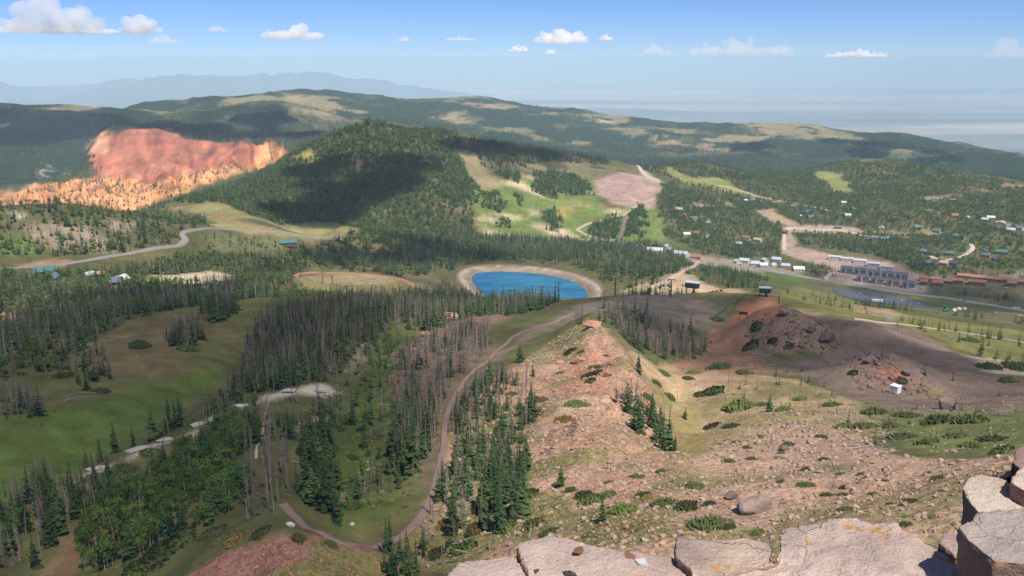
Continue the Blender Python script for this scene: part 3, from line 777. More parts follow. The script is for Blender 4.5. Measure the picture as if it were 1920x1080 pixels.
# ------------------------------------------------------------------ water of the reservoir
def water():
    lvl = POND_Z - 4.2
    loop = RIM.copy(); c = RIM_C; n = len(loop)
    # shore line: step inwards until the basin is at water level
    out = []
    for p in loop:
        d = (c - p) / np.linalg.norm(c - p)
        for s in np.arange(1, 90, .7):
            q = p + d * s
            if Hf(*q) < lvl: break
        out.append(q + -d * .6)
    vs = [(x, y, lvl) for x, y in out] + [(c[0], c[1], lvl)]
    fs = [[i, (i + 1) % n, n] for i in range(n)]
    m, nt, b = new_mat('blue_water')
    b.inputs['Base Color'].default_value = (.012, .12, .30, 1); b.inputs['Roughness'].default_value = .22; b.inputs['Specular IOR Level'].default_value = .35
    geo = N(nt, 'ShaderNodeNewGeometry')
    nz = noise(nt, geo.outputs['Position'], .8, 4); n2m = N(nt, 'ShaderNodeVectorMath', operation='MULTIPLY'); nt.links.new(geo.outputs['Position'], n2m.inputs[0]); n2m.inputs[1].default_value = (.4, 1.6, 1); n2 = noise(nt, n2m.outputs[0], .03, 6, .7)
    bp = N(nt, 'ShaderNodeBump'); bp.inputs['Strength'].default_value = .35; nt.links.new(nz, bp.inputs['Height']); nt.links.new(bp.outputs[0], b.inputs['Normal'])
    nt.links.new(mixc(nt, (.010, .085, .19), (.028, .19, .26), ramp(nt, n2, .35, .65)), b.inputs['Base Color'])
    me = np_mesh('reservoir_water', vs, fs, m); tag(link('reservoir_water', me), 'bright blue water of the small reservoir', kind='structure')
water()

# ------------------------------------------------------------------ roads and tracks laid on the ground
def chain(pxs, rmin=100, rmax=1e9, step=4.0):
    p = [at(a, b, rmin, rmax) for a, b in pxs]
    # Catmull-Rom through the points, on the ground
    P = [p[0]] + p + [p[-1]]; out = []
    for i in range(1, len(P) - 2):
        L = (P[i + 1] - P[i]).length; n = max(2, int(L / step))
        for k in range(n):
            t = k / n; a, b, c, d = P[i - 1], P[i], P[i + 1], P[i + 2]
            q = .5 * ((2 * b) + (c - a) * t + (2 * a - 5 * b + 4 * c - d) * t * t + (3 * b - a - 3 * c + d) * t ** 3)
            out.append((q.x, q.y))
    out.append((p[-1].x, p[-1].y))
    return np.array(out)

ROADS = []
def road(name, label, pxs, w, mat, rmin=100, rmax=1e9, lift=.25, step=4.0, wob=.12):
    c = chain(pxs, rmin, rmax, step); ROADS.append((c, w))
    d = np.gradient(c, axis=0); d /= np.linalg.norm(d, axis=1)[:, None] + 1e-9
    nrm = np.stack([-d[:, 1], d[:, 0]], 1); n = len(c); K = 5
    vs = []
    for i in range(n):
        wl_, wr_ = (w * (1 + wob * 1.6 * (hsh(np.int64(i), np.int64(s_), 5) - .5) + wob * math.sin(i * .37 + s_)) for s_ in (1, 2))
        for k in range(K):
            u_ = k / (K - 1) - .5; q = c[i] + nrm[i] * u_ * (wl_ if u_ < 0 else wr_)
            vs.append((q[0], q[1], 0))
    vs = np.array(vs); z = H(vs[:, 0], vs[:, 1]) + lift
    zz = z.reshape(n, K)
    mid = zz.max(1, keepdims=True); zz = zz * .4 + mid * .6
    vs[:, 2] = zz.ravel()
    fs = [[i * K + k, i * K + k + 1, (i + 1) * K + k + 1, (i + 1) * K + k] for i in range(n - 1) for k in range(K - 1)]
    # skirts so that the bed stands on the ground
    b0 = len(vs); low = vs.reshape(n, K, 3)[:, [0, -1]].copy(); low[:, :, 2] -= max(1.2, lift * 5); vs = np.concatenate([vs, low.reshape(-1, 3)])
    for i in range(n - 1):
        fs.append([i * K, (i + 1) * K, b0 + (i + 1) * 2, b0 + i * 2]); fs.append([(i + 1) * K + K - 1, i * K + K - 1, b0 + i * 2 + 1, b0 + (i + 1) * 2 + 1])
    o = link(name, np_mesh(name, vs, fs, mat, True)); tag(o, label, kind='structure'); return o

def ground_mat(name, col, var=.5, scale=.3):
    m, nt, b = new_mat(name)
    geo = N(nt, 'ShaderNodeNewGeometry'); P = geo.outputs['Position']
    a = noise(nt, P, scale, 5, .7); c = noise(nt, P, scale * .12, 4, .6)
    k = mth(nt, 'ADD', 1 - var, mth(nt, 'MULTIPLY', mth(nt, 'ADD', a, c), var))
    vm = N(nt, 'ShaderNodeVectorMath', operation='SCALE'); vm.inputs[0].default_value = col; nt.links.new(k, vm.inputs['Scale'])
    nt.links.new(vm.outputs[0], b.inputs['Base Color']); b.inputs['Roughness'].default_value = 1
    bp = N(nt, 'ShaderNodeBump'); bp.inputs['Strength'].default_value = .5; bp.inputs['Distance'].default_value = .2; nt.links.new(a, bp.inputs['Height']); nt.links.new(bp.outputs[0], b.inputs['Normal'])
    return m
M_PINK = ground_mat('pink_gravel_track', (.215, .145, .12)); M_TAN = ground_mat('tan_dirt', (.42, .33, .235)); M_ASPH = ground_mat('worn_asphalt', (.25, .225, .205), .3)
M_DARKASPH = ground_mat('new_asphalt', (.085, .09, .105), .3); M_REDDIRT = ground_mat('red_dirt', (.36, .17, .11)); M_PALE = ground_mat('pale_road_base', (.5, .42, .33))
M_PURPLE = ground_mat('purple_gravel', (.15, .115, .112))

road('dirt_track', 'rutted pinkish track winding down the bowl beside the red ridge', [(1075, 588), (1010, 612), (945, 648), (895, 690), (855, 738), (835, 790), (830, 850), (815, 910), (800, 950), (775, 985)], 2.2, M_PINK, rmax=560, lift=.12, wob=.2)
road('dirt_track', 'pale dirt track curving round the foot of the bowl behind the red-brown knob', [(775, 985), (750, 1008), (700, 1026), (650, 1020), (600, 1000), (560, 975), (530, 945)], 2.0, M_PINK, rmax=260, lift=.12, wob=.2)
road('footpath', 'narrow tan footpath climbing the pale left crest', [(480, 860), (495, 800), (500, 765), (508, 742), (540, 733)], .8, M_TAN, rmax=400, lift=.1, step=2.5)
road('mountain_road', 'pale paved road bending round the sunny hill at a hairpin', [(-30, 507), (60, 501), (140, 492), (210, 480), (280, 468), (330, 462), (347, 452), (342, 440), (362, 432), (420, 429), (500, 434), (560, 441), (640, 448)], 8, M_ASPH, rmin=1000, rmax=1700, lift=.6)
road('dirt_track', 'reddish dirt spur joining the mountain road in the meadow', [(415, 395), (413, 405), (428, 416), (470, 424), (505, 432), (520, 426)], 6, M_REDDIRT, rmin=1250, lift=.6)
road('dirt_track', 'reddish track skirting the lift meadow to the reservoir', [(548, 520), (580, 512), (640, 512), (700, 516), (740, 522), (770, 533), (800, 541), (835, 549)], 7, M_REDDIRT, rmin=800, rmax=1150, lift=.5)
road('main_road', 'long pale main road running through the ski town', [(1262, 478), (1330, 490), (1400, 500), (1480, 515), (1545, 525), (1640, 541), (1740, 555), (1830, 568), (1960, 588)], 14, M_ASPH, rmin=1250, rmax=1900, lift=.7)
road('frontage_road', 'pale frontage road in front of the grey condos', [(1545, 525), (1560, 512), (1580, 514), (1640, 528), (1720, 542)], 8, M_PALE, rmin=1400, rmax=1900, lift=.7)
road('access_road', 'pale dirt access road leading from the lift base to the town road', [(1215, 540), (1250, 525), (1280, 510), (1300, 500), (1310, 490)], 7, M_TAN, rmin=900, rmax=1800, lift=.6)
road('ski_track', 'orange-tan service road curling at the foot of the ski runs', [(1225, 372), (1195, 385), (1170, 402), (1120, 415), (1085, 428), (1090, 436), (1120, 447), (1165, 452)], 9, M_TAN, rmin=1650, rmax=2500, lift=.8)
road('ski_track', 'straight brown cut through the young trees below the bare slope', [(1178, 396), (1170, 420), (1164, 446)], 7, M_PINK, rmin=1650, rmax=2400, lift=.8)
road('ski_track', 'service road zigzagging up beside the bare brown slope', [(1195, 310), (1205, 325), (1225, 336), (1250, 346)], 10, M_PALE, rmin=1900, rmax=3000, lift=.9)
road('town_street', 'pale street climbing through the cabins above the town', [(1470, 470), (1470, 445), (1478, 428), (1520, 430), (1580, 432), (1640, 444), (1700, 446), (1770, 448)], 9, M_PALE, rmin=1700, rmax=2400, lift=.8)
road('town_street', 'pale hillside street between the aspens right of town', [(1740, 480), (1770, 488), (1800, 482), (1822, 468), (1820, 458)], 9, M_PALE, rmin=1600, rmax=2300, lift=.8)
road('ski_track', 'thin tan trail crossing the sunny aspen hillside', [(1345, 348), (1370, 352), (1420, 368), (1480, 380), (1540, 392), (1600, 402)], 8, M_TAN, rmin=2000, rmax=3200, lift=.9)
road('dirt_track', 'tan path crossing the grassy slope below the car park', [(1600, 598), (1660, 606), (1740, 615), (1830, 628), (1930, 645)], 3.5, M_TAN, rmin=560, rmax=1200, lift=.4)

def sheet(name, label, pxs, mat, lift, rmin, rmax):
    """a level paved yard draped on the ground"""
    poly = area(pxs, rmin, rmax); x0, y0 = poly.min(0); x1, y1 = poly.max(0); st = 4.0
    xs = np.arange(x0, x1 + st, st); ys = np.arange(y0, y1 + st, st); g = np.meshgrid(xs, ys); ins = in_poly(g[0], g[1], poly)
    idx = {}; vs = []; fs = []
    for i in range(len(ys) - 1):
        for j in range(len(xs) - 1):
            if not ins[i, j]: continue
            q = []
            for a, b in ((i, j), (i, j + 1), (i + 1, j + 1), (i + 1, j)):
                if (a, b) not in idx: idx[(a, b)] = len(vs); vs.append((xs[b], ys[a], Hf(xs[b], ys[a]) + lift))
                q.append(idx[(a, b)])
            fs.append(q)
    o = link(name, np_mesh(name, vs, fs, mat, True)); tag(o, label, kind='structure'); return poly
LOT = sheet('parking_lot', 'long dark asphalt car park beside the main road', [(1560, 541), (1620, 546), (1700, 560), (1748, 574), (1735, 578), (1660, 570), (1600, 562), (1570, 553)], M_DARKASPH, .7, 1050, 1700)
def rim_road():
    n = len(RIM); d = np.roll(RIM, -1, 0) - np.roll(RIM, 1, 0); d /= np.linalg.norm(d, axis=1)[:, None]; nr = np.stack([d[:, 1], -d[:, 0]], 1)
    if np.dot(nr[0], RIM[0] - RIM_C) < 0: nr = -nr
    vs = []; K = 4
    for i in range(n):
        for k, o_ in enumerate((-1.0, 0.8, 2.8, 4.6)):
            q = RIM[i] + nr[i] * o_; vs.append((q[0], q[1], POND_Z + .75 - (1.6 if k == 0 else 2.0 if k == 3 else 0)))
    fs = [[i * K + k, i * K + k + 1, ((i + 1) % n) * K + k + 1, ((i + 1) % n) * K + k] for i in range(n) for k in range(K - 1)]
    tag(link('rim_road', np_mesh('rim_road', vs, fs, ground_mat('red_brown_dirt', (.235, .12, .085)), True)), 'narrow red-brown dirt road on the rim of the reservoir', kind='structure')
rim_road()
# ------------------------------------------------------------------ clouds: sunlit heaps of droplets
def cloud_mat(dens, name):
    m = bpy.data.materials.new(name); m.use_nodes = True; nt = m.node_tree; nt.nodes.clear()
    o = N(nt, 'ShaderNodeOutputMaterial'); pv = N(nt, 'ShaderNodeVolumePrincipled')
    pv.inputs['Color'].default_value = (.998, .998, .998, 1); pv.inputs['Density'].default_value = dens; pv.inputs['Anisotropy'].default_value = 0.0
    nt.links.new(pv.outputs[0], o.inputs['Volume'])
    return m

def cloud_mesh(name, centres, mat, vox):
    """a heap of overlapping billows remeshed into one skin"""
    bm = bmesh.new()
    for (x, y, z, r, sq) in centres:
        bmesh.ops.create_icosphere(bm, subdivisions=2, radius=1.0, matrix=Matrix.Translation((x, y, z)) @ Matrix.Diagonal((r, r, r * sq, 1)))
    me = bpy.data.meshes.new(name); bm.to_mesh(me); bm.free(); me.materials.append(mat)
    return me

def billow(o, vox, amp):
    md = o.modifiers.new('skin', 'REMESH'); md.mode = 'VOXEL'; md.voxel_size = vox; md.use_smooth_shade = True
    t = bpy.data.textures.new('billow', 'CLOUDS'); t.noise_scale = amp * 2.2; t.noise_depth = 4
    d = o.modifiers.new('billow', 'DISPLACE'); d.texture = t; d.strength = amp * 1.5; d.mid_level = .5; d.texture_coords = 'GLOBAL'

CLOUDS = [
 (95, 30, 160, 52, 45, 'large heaped white cumulus at the far left of the sky'),
 (90, 52, 185, 16, 47, 'flat white cloud bank under the large heaped cumulus'),
 (262, 46, 72, 30, 50, 'small domed white cloud right of the large cumulus'),
 (305, 72, 46, 14, 58, 'faint low cloud scrap under the small domed cloud'),
 (548, 58, 104, 26, 50, 'tapering white cumulus above the left end of the far ridge'),
 (1052, 66, 96, 26, 50, 'bright white rounded cumulus above the middle of the far ridge'),
 (1136, 70, 26, 11, 55, 'tiny white puff right of the bright rounded cumulus'),
 (972, 91, 36, 10, 60, 'tiny flat puff below and left of the bright rounded cumulus'),
 (864, 71, 50, 8, 60, 'thin pale streak of cloud left of the bright rounded cumulus'),
 (1032, 97, 24, 8, 62, 'smallest low puff below the bright rounded cumulus'),
 (1232, 93, 50, 18, 60, 'small pale cloud just left of the long ragged cloud'),
 (1390, 86, 170, 30, 55, 'long ragged pale cloud above the right end of the far ridge'),
 (1606, 100, 92, 13, 60, 'low flat white cloud near the right of the sky'),
 (1885, 92, 66, 36, 58, 'hazy pale cloud at the right edge of the sky'),
 (408, 53, 34, 10, 58, 'faint wisp between the domed cloud and the tapering cumulus'),
 (756, 72, 24, 9, 60, 'tiny faint puff right of the tapering cumulus'),
]
def sky_clouds():
    for k, (px, py, w, h, km, label) in enumerate(CLOUDS):
        a, t = ray(px, py); D = km * 1000.0
        x, y, z = D * math.sin(a), D * math.cos(a), D * float(t)
        mpp = D / F_PX * 1.02; W, Hh = w * mpp, h * mpp
        rnd = random.Random(100 + k); cs = []
        n = max(5, int(9 * (w / h) ** .7))
        for i in range(-9, 0):
            r = Hh * .24; cs.append(((i + 5) / 4 * (W / 2 - r * 1.2), 0, -Hh * .40 + r * .4, max(r, W * .085), min(.8, r / max(r, W * .085) * 1.1)))
        for i in range(n):
            u = rnd.uniform(-1, 1); prof = max(.2, (1 - abs(u - rnd.uniform(-.2, .2)) ** 1.7))
            r = Hh * rnd.uniform(.28, .5) * (.45 + .55 * prof)
            vz = rnd.uniform(0, 1) ** 1.3 * prof * (Hh - r) if i % 3 else 0
            cs.append((u * (W / 2 - r * .8), rnd.uniform(-.3, .3) * min(W, Hh * 3), -Hh * .42 + vz + r * .45, r, .8))
        dens = 2.2 / (Hh * (1 + .1 * h / 10)) * (.35 if 'pale' in label or 'faint' in label or 'hazy' in label else 1.0)
        me = cloud_mesh('cloud', cs, cloud_mat(dens, 'cloud_droplets'), Hh / 22)
        o = link('cloud', me, None, (x, y, z)); o.rotation_euler = (0, 0, -float(a))
        billow(o, Hh / 20, Hh * .16)
        tag(o, label, 'cloud', 'cumulus clouds low over the horizon')
sky_clouds()

CLOUD_BASE = 1150.0
def shadow_cloud(pxs, label, rmin=100, rmax=1e9, seed=1, puff=None, thick=1.0, n=26, zground=None):
    """a cumulus out of the frame above us: it stands where the sun throws its shadow on that stretch of ground"""
    poly = pxs if isinstance(pxs, np.ndarray) else area(pxs, rmin, rmax)
    c = poly.mean(0); zg = Hf(*c) if zground is None else zground; dz = CLOUD_BASE - zg
    off = np.array([SUN_DIR.x, SUN_DIR.y]) / SUN_DIR.z * dz
    x0, y0 = poly.min(0); x1, y1 = poly.max(0); rnd = random.Random(seed)
    ar = .5 * abs(np.dot(poly[:, 0], np.roll(poly[:, 1], 1)) - np.dot(poly[:, 1], np.roll(poly[:, 0], 1)))
    pr = puff or math.sqrt(ar / n) * 1.0
    cs = []
    tries = 0
    while len(cs) < n and tries < 6000:
        tries += 1
        x, y = rnd.uniform(x0, x1), rnd.uniform(y0, y1)
        if not in_poly(np.array([x]), np.array([y]), poly)[0]: continue
        d = float(edge_dist(np.array([x]), np.array([y]), poly)[0])
        r = min(pr * rnd.uniform(.8, 1.3), max(d * 1.15, pr * .45))
        if any((x - q[0] - c[0]) ** 2 + (y - q[1] - c[1]) ** 2 < (.5 * min(r, q[3])) ** 2 for q in cs): continue
        cs.append((x - c[0], y - c[1], rnd.uniform(0, .4) * r, r, .55))
    dens = thick / pr
    me = cloud_mesh('cloud', cs, cloud_mat(dens, 'overhead_cloud_droplets'), pr / 6)
    o = link('cloud', me, None, (c[0] + off[0], c[1] + off[1], CLOUD_BASE))
    billow(o, pr / 5, pr * .22)
    tag(o, label, 'cloud', 'cumulus clouds overhead, above the frame')

_edge = area([(1010, 590), (960, 640), (900, 690), (866, 760), (836, 860), (806, 960), (772, 1080)], 100, 700, 3)[:19]
_back = area([(-100, 560), (150, 566), (330, 556), (520, 545), (660, 572), (760, 568), (900, 563), (1010, 590)], 300, 820, 2)[:15]
shadow_cloud(np.concatenate([_back, _edge, [(-25, 60), (-120, -120), (-500, -160), (-760, 120), (-700, 560), (-560, 700)]]), 'broad cumulus overhead shading the left meadow and the wooded bowl', seed=3, thick=.8, n=110, zground=-140)
shadow_cloud([(1010, 590), (1060, 562), (1200, 553), (1300, 552), (1420, 560), (1480, 555), (1620, 600), (1760, 640), (1960, 700), (1990, 745), (1780, 745), (1640, 748), (1500, 700), (1400, 690), (1300, 682), (1200, 655), (1160, 590)], 'long cumulus overhead shading the dark gravel and both mounds', seed=4, thick=.8, n=44, rmax=760)
shadow_cloud([(470, 425), (540, 435), (660, 440), (720, 400), (780, 370), (860, 290), (900, 290), (1000, 318), (1140, 318), (1140, 298), (950, 268), (830, 240), (760, 262), (690, 275), (600, 300), (520, 330), (560, 370), (480, 390)], 'large cumulus overhead shading the left of the wooded hill', seed=5, thick=2.0, n=44, rmin=1300, rmax=2800)
shadow_cloud([(540, 505), (700, 500), (880, 500), (1000, 495), (900, 462), (760, 448), (620, 455), (450, 500), (300, 535), (160, 535), (150, 560), (420, 565)], 'cumulus overhead shading the dark spruce belt', seed=6, thick=1.2, n=70, rmin=740, rmax=1700)
shadow_cloud([(1500, 495), (1600, 500), (1760, 500), (1930, 520), (1990, 590), (1800, 585), (1640, 560), (1540, 545)], 'small cumulus overhead shading the condos and car park', seed=7, thick=1.0, n=26, rmin=1300, rmax=2000)
shadow_cloud([(-80, 196), (0, 198), (160, 209), (330, 225), (540, 247), (420, 250), (250, 246), (150, 265), (60, 275), (-80, 270)], 'cumulus overhead shading the dark ridge behind the red cliffs', seed=8, thick=4, n=40, rmin=3900, rmax=6800)
shadow_cloud([(420, 232), (470, 200), (520, 198), (570, 236), (500, 246)], 'small cumulus shading the dark conical hill', seed=9, thick=4, n=20, rmin=4500, rmax=6200)
shadow_cloud([(1540, 262), (1620, 262), (1720, 270), (1830, 300), (1760, 312), (1640, 306), (1580, 285)], 'cumulus shading the right end of the far ridge', seed=10, thick=4, n=24, rmin=4900, rmax=7600)
shadow_cloud([(1365, 268), (1420, 262), (1460, 275), (1440, 290), (1380, 284)], 'small cumulus shading a hollow of the far ridge', seed=12, thick=4, n=16, rmin=4900, rmax=7600)
shadow_cloud([(360, 240), (450, 248), (640, 240), (600, 268), (500, 268), (420, 264), (350, 262)], 'thin cumulus shading the dead forest above the red rim', seed=13, thick=3, n=20, rmin=3300, rmax=4700)

# ------------------------------------------------------------------ buildings
MATS = {}
def cm(col, **kw):
    key = (tuple(col), tuple(sorted(kw.items())))
    if key not in MATS: MATS[key] = simple_mat('paint_%d' % len(MATS), col, var=.2, scale=.6, rnd=.05, **kw)
    return MATS[key]
GLASS = simple_mat('window_glass', (.03, .04, .05), .1, 1, .15, spec=.5)
ROOFC = dict(white=(.55, .57, .60), teal=(.07, .16, .155), green=(.065, .155, .115), blue=(.12, .17, .27), red=(.34, .12, .08), brown=(.2, .12, .09), dark=(.045, .05, .07), grey=(.2, .2, .22), purple=(.13, .10, .15), tan=(.42, .33, .22), rust=(.30, .135, .08), slate=(.12, .12, .17), cream=(.62, .56, .42), pale=(.42, .48, .50))
WALLC = dict(white=(.6, .58, .54), cream=(.55, .47, .34), orange=(.42, .19, .08), brown=(.17, .095, .06), red=(.3, .09, .06), dark=(.06, .05, .045), grey=(.24, .23, .22), tan=(.38, .28, .19), log=(.30, .16, .08))
CLEAR = []          # (x, y, radius) kept free of trees
WARP = {}
def house(px, py, w, d, hw, hr, roof, wall, label, rot=0.0, group='cabins and houses', cat='house', nwin=3, name='house', rmin=600, rmax=3200, stoop=True, tower=False, flat=False):
    p = at(px, py, rmin, rmax); rz = -math.atan2(p.x, p.y) + rot
    root = link(name, None, None, p); root.rotation_euler = (0, 0, rz)
    tag(root, label, cat, group)
    CLEAR.append((p.x, p.y, max(w, d) * .55, w)); CLEAR.append((p.x * (1 - (d / 2 + 8) / p.length), p.y * (1 - (d / 2 + 8) / p.length), w * .38, w))
    base = -2.5
    b = MB(); x, y = w / 2, d / 2
    if flat: b.box((0, 0, (hw + base) / 2), (w, d, hw - base))
    else: b.add([(-x, -y, base), (x, -y, base), (x, y, base), (-x, y, base), (-x, -y, hw), (x, -y, hw), (x, y, hw), (-x, y, hw), (-x, 0, hw + hr), (x, 0, hw + hr)],
          [[0, 1, 5, 4], [2, 3, 7, 6], [1, 2, 6, 9, 5], [3, 0, 4, 8, 7], [4, 5, 9, 8], [6, 7, 8, 9], [3, 2, 1, 0]])
    link('wall', b.mesh('wall', cm(WALLC[wall])), root)
    r = MB(); ov = .9; t = .45
    if flat: r.box((0, 0, hw + .35), (w + 1.2, d + 1.2, .6))
    else:
        sl = hr / y
        for s in (-1, 1):
            ye, ze = s * (y + ov), hw - ov * sl
            vs = [(-x - ov, 0, hw + hr + .15), (x + ov, 0, hw + hr + .15), (x + ov, ye, ze + .15), (-x - ov, ye, ze + .15)]
            vs += [(a, b_, c + t) for a, b_, c in vs]
            r.add(vs, [[0, 1, 2, 3], [7, 6, 5, 4], [0, 4, 5, 1], [1, 5, 6, 2], [2, 6, 7, 3], [3, 7, 4, 0]])
    rf_ = link('roof', r.mesh('roof', cm(ROOFC[roof], rough=.5, spec=.4)), root)
    if not flat:
        ch = MB(); ch.box((0, 0, 0), (1.1, 1.0, 2.6)); link('chimney', ch.mesh('chimney', cm((.2, .17, .15))), rf_, (w * .24, d * .12, hw + hr + .2))
    if w > 9 and not tower and not flat:
        dk = MB(); dk.box((0, 0, 0), (w * .7, 2.4, .25)); dk.box((0, -1.15, .6), (w * .7, .12, .12))
        for s_ in (-.32, 0, .32): dk.box((s_ * w, -1.1, -.9), (.25, .25, 3.1))
        link('deck', dk.mesh('deck', cm((.23, .14, .09))), root, (-w * .08, -y - 1.25, .35))
    g = MB(); ww = min(1.8, w / (nwin * 2 + 1)); g.box((0, 0, 0), (ww, .16, 1.7)); gm = g.mesh('window', GLASS)
    for i in range(nwin):
        u = (i + .5) / nwin - .5
        for lv in range(1 if hw < 5 else 2):
            o = link('window', gm, root, (u * w * .9, -y - .06, 1.9 + lv * 3.0))
    q = MB(); q.box((0, 0, 0), (1.3, .18, 2.3)); link('door', q.mesh('door', cm((.12, .07, .05))), root, (w * .5 / max(nwin, 1) * .0 + w * .36, -y - .07, 1.0))
    if tower:
        tb = MB(); tb.box((0, 0, (hw + hr * .6) / 2), (3.4, 2.6, hw + hr * .6 + 3)); tb.box((0, 0, hw + hr * .6 + 1.75), (4.0, 3.2, .5), mi=1)
        link('stair_tower', tb.mesh('stair_tower', [cm((.42, .36, .28)), cm(ROOFC['slate'])]), root, (-w * .1, -y - 1.2, 0))
    return root

HOUSES = [
 (1397, 378, 15, 'white', 'orange', 'pale blue-roofed cabin at the top edge of the sunny clearing'),
 (1397, 371, 14, 'teal', 'brown', 'teal-roofed house right behind the pale blue-roofed cabin'),
 (1411, 377, 12, 'purple', 'dark', 'dark purple-roofed cabin next to the pale blue-roofed cabin'),
 (1425, 380, 13, 'brown', 'brown', 'brown cabin two along from the pale blue-roofed cabin'),
 (1453, 382, 12, 'red', 'orange', 'small red-roofed cabin alone among aspens above the tan clearing'),
 (1487, 389, 16, 'purple', 'brown', 'wide mauve-roofed house above the cluster of three cabins'),
 (1500, 408, 12, 'pale', 'orange', 'pale-roofed cabin, first of the cluster of three'),
 (1514, 399, 13, 'teal', 'red', 'teal-roofed cabin at the back of the cluster of three'),
 (1520, 409, 15, 'teal', 'orange', 'orange-walled cabin with teal roof edge in the cluster of three'),
 (1539, 422, 16, 'dark', 'white', 'dark steep-roofed chalet with white gable at the road fork'),
 (1571, 428, 14, 'teal', 'orange', 'teal-roofed orange cabin right of the road fork'),
 (1471, 437, 13, 'brown', 'red', 'small red-brown cabin at the head of the dirt lot'),
 (1282, 406, 16, 'red', 'orange', 'bright red cabin at the left end of the hillside houses'),
 (1299, 412, 18, 'blue', 'cream', 'blue-violet-roofed cream house beside the bright red cabin'),
 (1273, 395, 18, 'tan', 'tan', 'tan long house above the bright red cabin'),
 (1328, 416, 14, 'grey', 'white', 'grey-roofed white cabin among dark trees'),
 (1287, 442, 14, 'cream', 'cream', 'cream house just above the white lodge'),
 (1305, 440, 13, 'rust', 'orange', 'small orange house between cream and grey-roofed houses'),
 (1327, 444, 14, 'grey', 'white', 'tall grey-roofed white house with an orange base'),
 (1384, 460, 13, 'pale', 'orange', 'orange-walled cabin below the brown gabled house'),
 (1399, 448, 16, 'brown', 'cream', 'brown gabled cream house deep in the town trees'),
 (1403, 458, 13, 'dark', 'dark', 'dark purple cabin under the brown gabled house'),
 (1421, 452, 18, 'tan', 'cream', 'wide tan-roofed house right of the brown gabled house'),
 (1228, 472, 28, 'white', 'cream', 'long white-roofed lodge at the foot of the ski runs'),
 (1252, 465, 14, 'white', 'white', 'small white-roofed lodge behind the dark tree clump'),
 (1277, 478, 26, 'pale', 'white', 'large pale-roofed white lodge beside the town road'),
 (1305, 484, 18, 'rust', 'orange', 'orange timber building by the near end of the main road'),
 (1383, 493, 16, 'pale', 'cream', 'pale-roofed building, leftmost of the row along the main road'),
 (1396, 491, 18, 'pale', 'white', 'pale-roofed building, second of the row along the main road'),
 (1416, 497, 16, 'pale', 'white', 'low white building, third of the row along the main road'),
 (1435, 490, 15, 'pale', 'cream', 'cream house standing behind the row along the main road'),
 (1456, 489, 17, 'pale', 'cream', 'second cream house behind the row, next to the dirt lot'),
 (1432, 500, 14, 'white', 'white', 'low white shop in the middle of the roadside row'),
 (1448, 500, 16, 'pale', 'white', 'pale-roofed shop right of the middle of the roadside row'),
 (1473, 501, 16, 'pale', 'cream', 'pale-roofed house behind roadside spruces'),
 (1497, 507, 20, 'white', 'cream', 'tall pale gabled building at the right end of the roadside row'),
 (1599, 394, 14, 'teal', 'brown', 'teal-roofed cabin alone in the middle of the aspen slope'),
 (1582, 382, 12, 'pale', 'white', 'tiny pale cabin high on the aspen slope'),
 (1589, 406, 14, 'pale', 'cream', 'pale cabin below the lone teal-roofed cabin'),
 (1604, 416, 14, 'brown', 'tan', 'brown cabin in the aspens left of the white and teal house'),
 (1741, 398, 13, 'teal', 'white', 'bright teal-roofed cabin in the upper right aspens'),
 (1789, 406, 17, 'rust', 'orange', 'orange-red house conspicuous on the upper right slope'),
 (1813, 410, 16, 'pale', 'grey', 'grey-roofed house right of the orange-red house'),
 (1857, 410, 18, 'cream', 'tan', 'pale yellow flat-roofed house at the upper right'),
 (1847, 414, 16, 'pale', 'grey', 'pale grey house just below the pale yellow house'),
 (1876, 420, 30, 'tan', 'grey', 'long tan-grey house in a cleared lot at the right'),
 (1894, 433, 18, 'pale', 'cream', 'pale house with cream front below the long tan-grey house'),
 (1912, 430, 14, 'blue', 'white', 'blue-roofed cabin at the right edge of the hillside'),
 (1653, 430, 18, 'pale', 'orange', 'big house with pale roof and orange gable by the grey rubble'),
 (1720, 428, 14, 'blue', 'brown', 'blue-roofed cabin hidden in trees above the street'),
 (1757, 435, 14, 'teal', 'cream', 'bright teal-roofed house at the top of the grey lane'),
 (1631, 451, 18, 'slate', 'dark', 'dark cabin with slate-blue roof above the condos'),
 (1656, 450, 15, 'teal', 'orange', 'small orange cabin beside the dark slate-roofed cabin'),
 (1795, 445, 15, 'teal', 'brown', 'grey-green-roofed cabin, left of a pair by the pale street'),
 (1810, 447, 15, 'teal', 'tan', 'grey-green-roofed cabin, right of a pair by the pale street'),
 (1732, 474, 13, 'blue', 'brown', 'blue-roofed cabin above the construction lot'),
 (1781, 478, 15, 'green', 'brown', 'green gabled cabin where the hillside street begins'),
 (1743, 496, 18, 'blue', 'dark', 'dark blue-roofed house on the construction lot'),
 (1770, 496, 15, 'tan', 'orange', 'orange unfinished house on the construction lot'),
 (1787, 496, 14, 'dark', 'dark', 'dark house at the right end of the construction lot'),
 (1851, 474, 17, 'purple', 'red', 'purple-roofed red cabin in the right aspens'),
 (1849, 481, 15, 'teal', 'orange', 'orange cabin just below the purple-roofed cabin'),
 (1877, 475, 20, 'green', 'brown', 'large bright green-roofed cabin in the right aspens'),
 (1867, 488, 14, 'purple', 'brown', 'mauve-roofed cabin below the green-roofed cabin'),
 (1787, 377, 17, 'brown', 'red', 'brown house by the orange road cut'),
 (1751, 375, 14, 'teal', 'white', 'teal-roofed cabin at the left end of the orange road cut'),
 (1853, 384, 20, 'dark', 'dark', 'long dark house high on the right slope'),
 (1877, 388, 17, 'dark', 'grey', 'second dark house high on the right slope'),
]
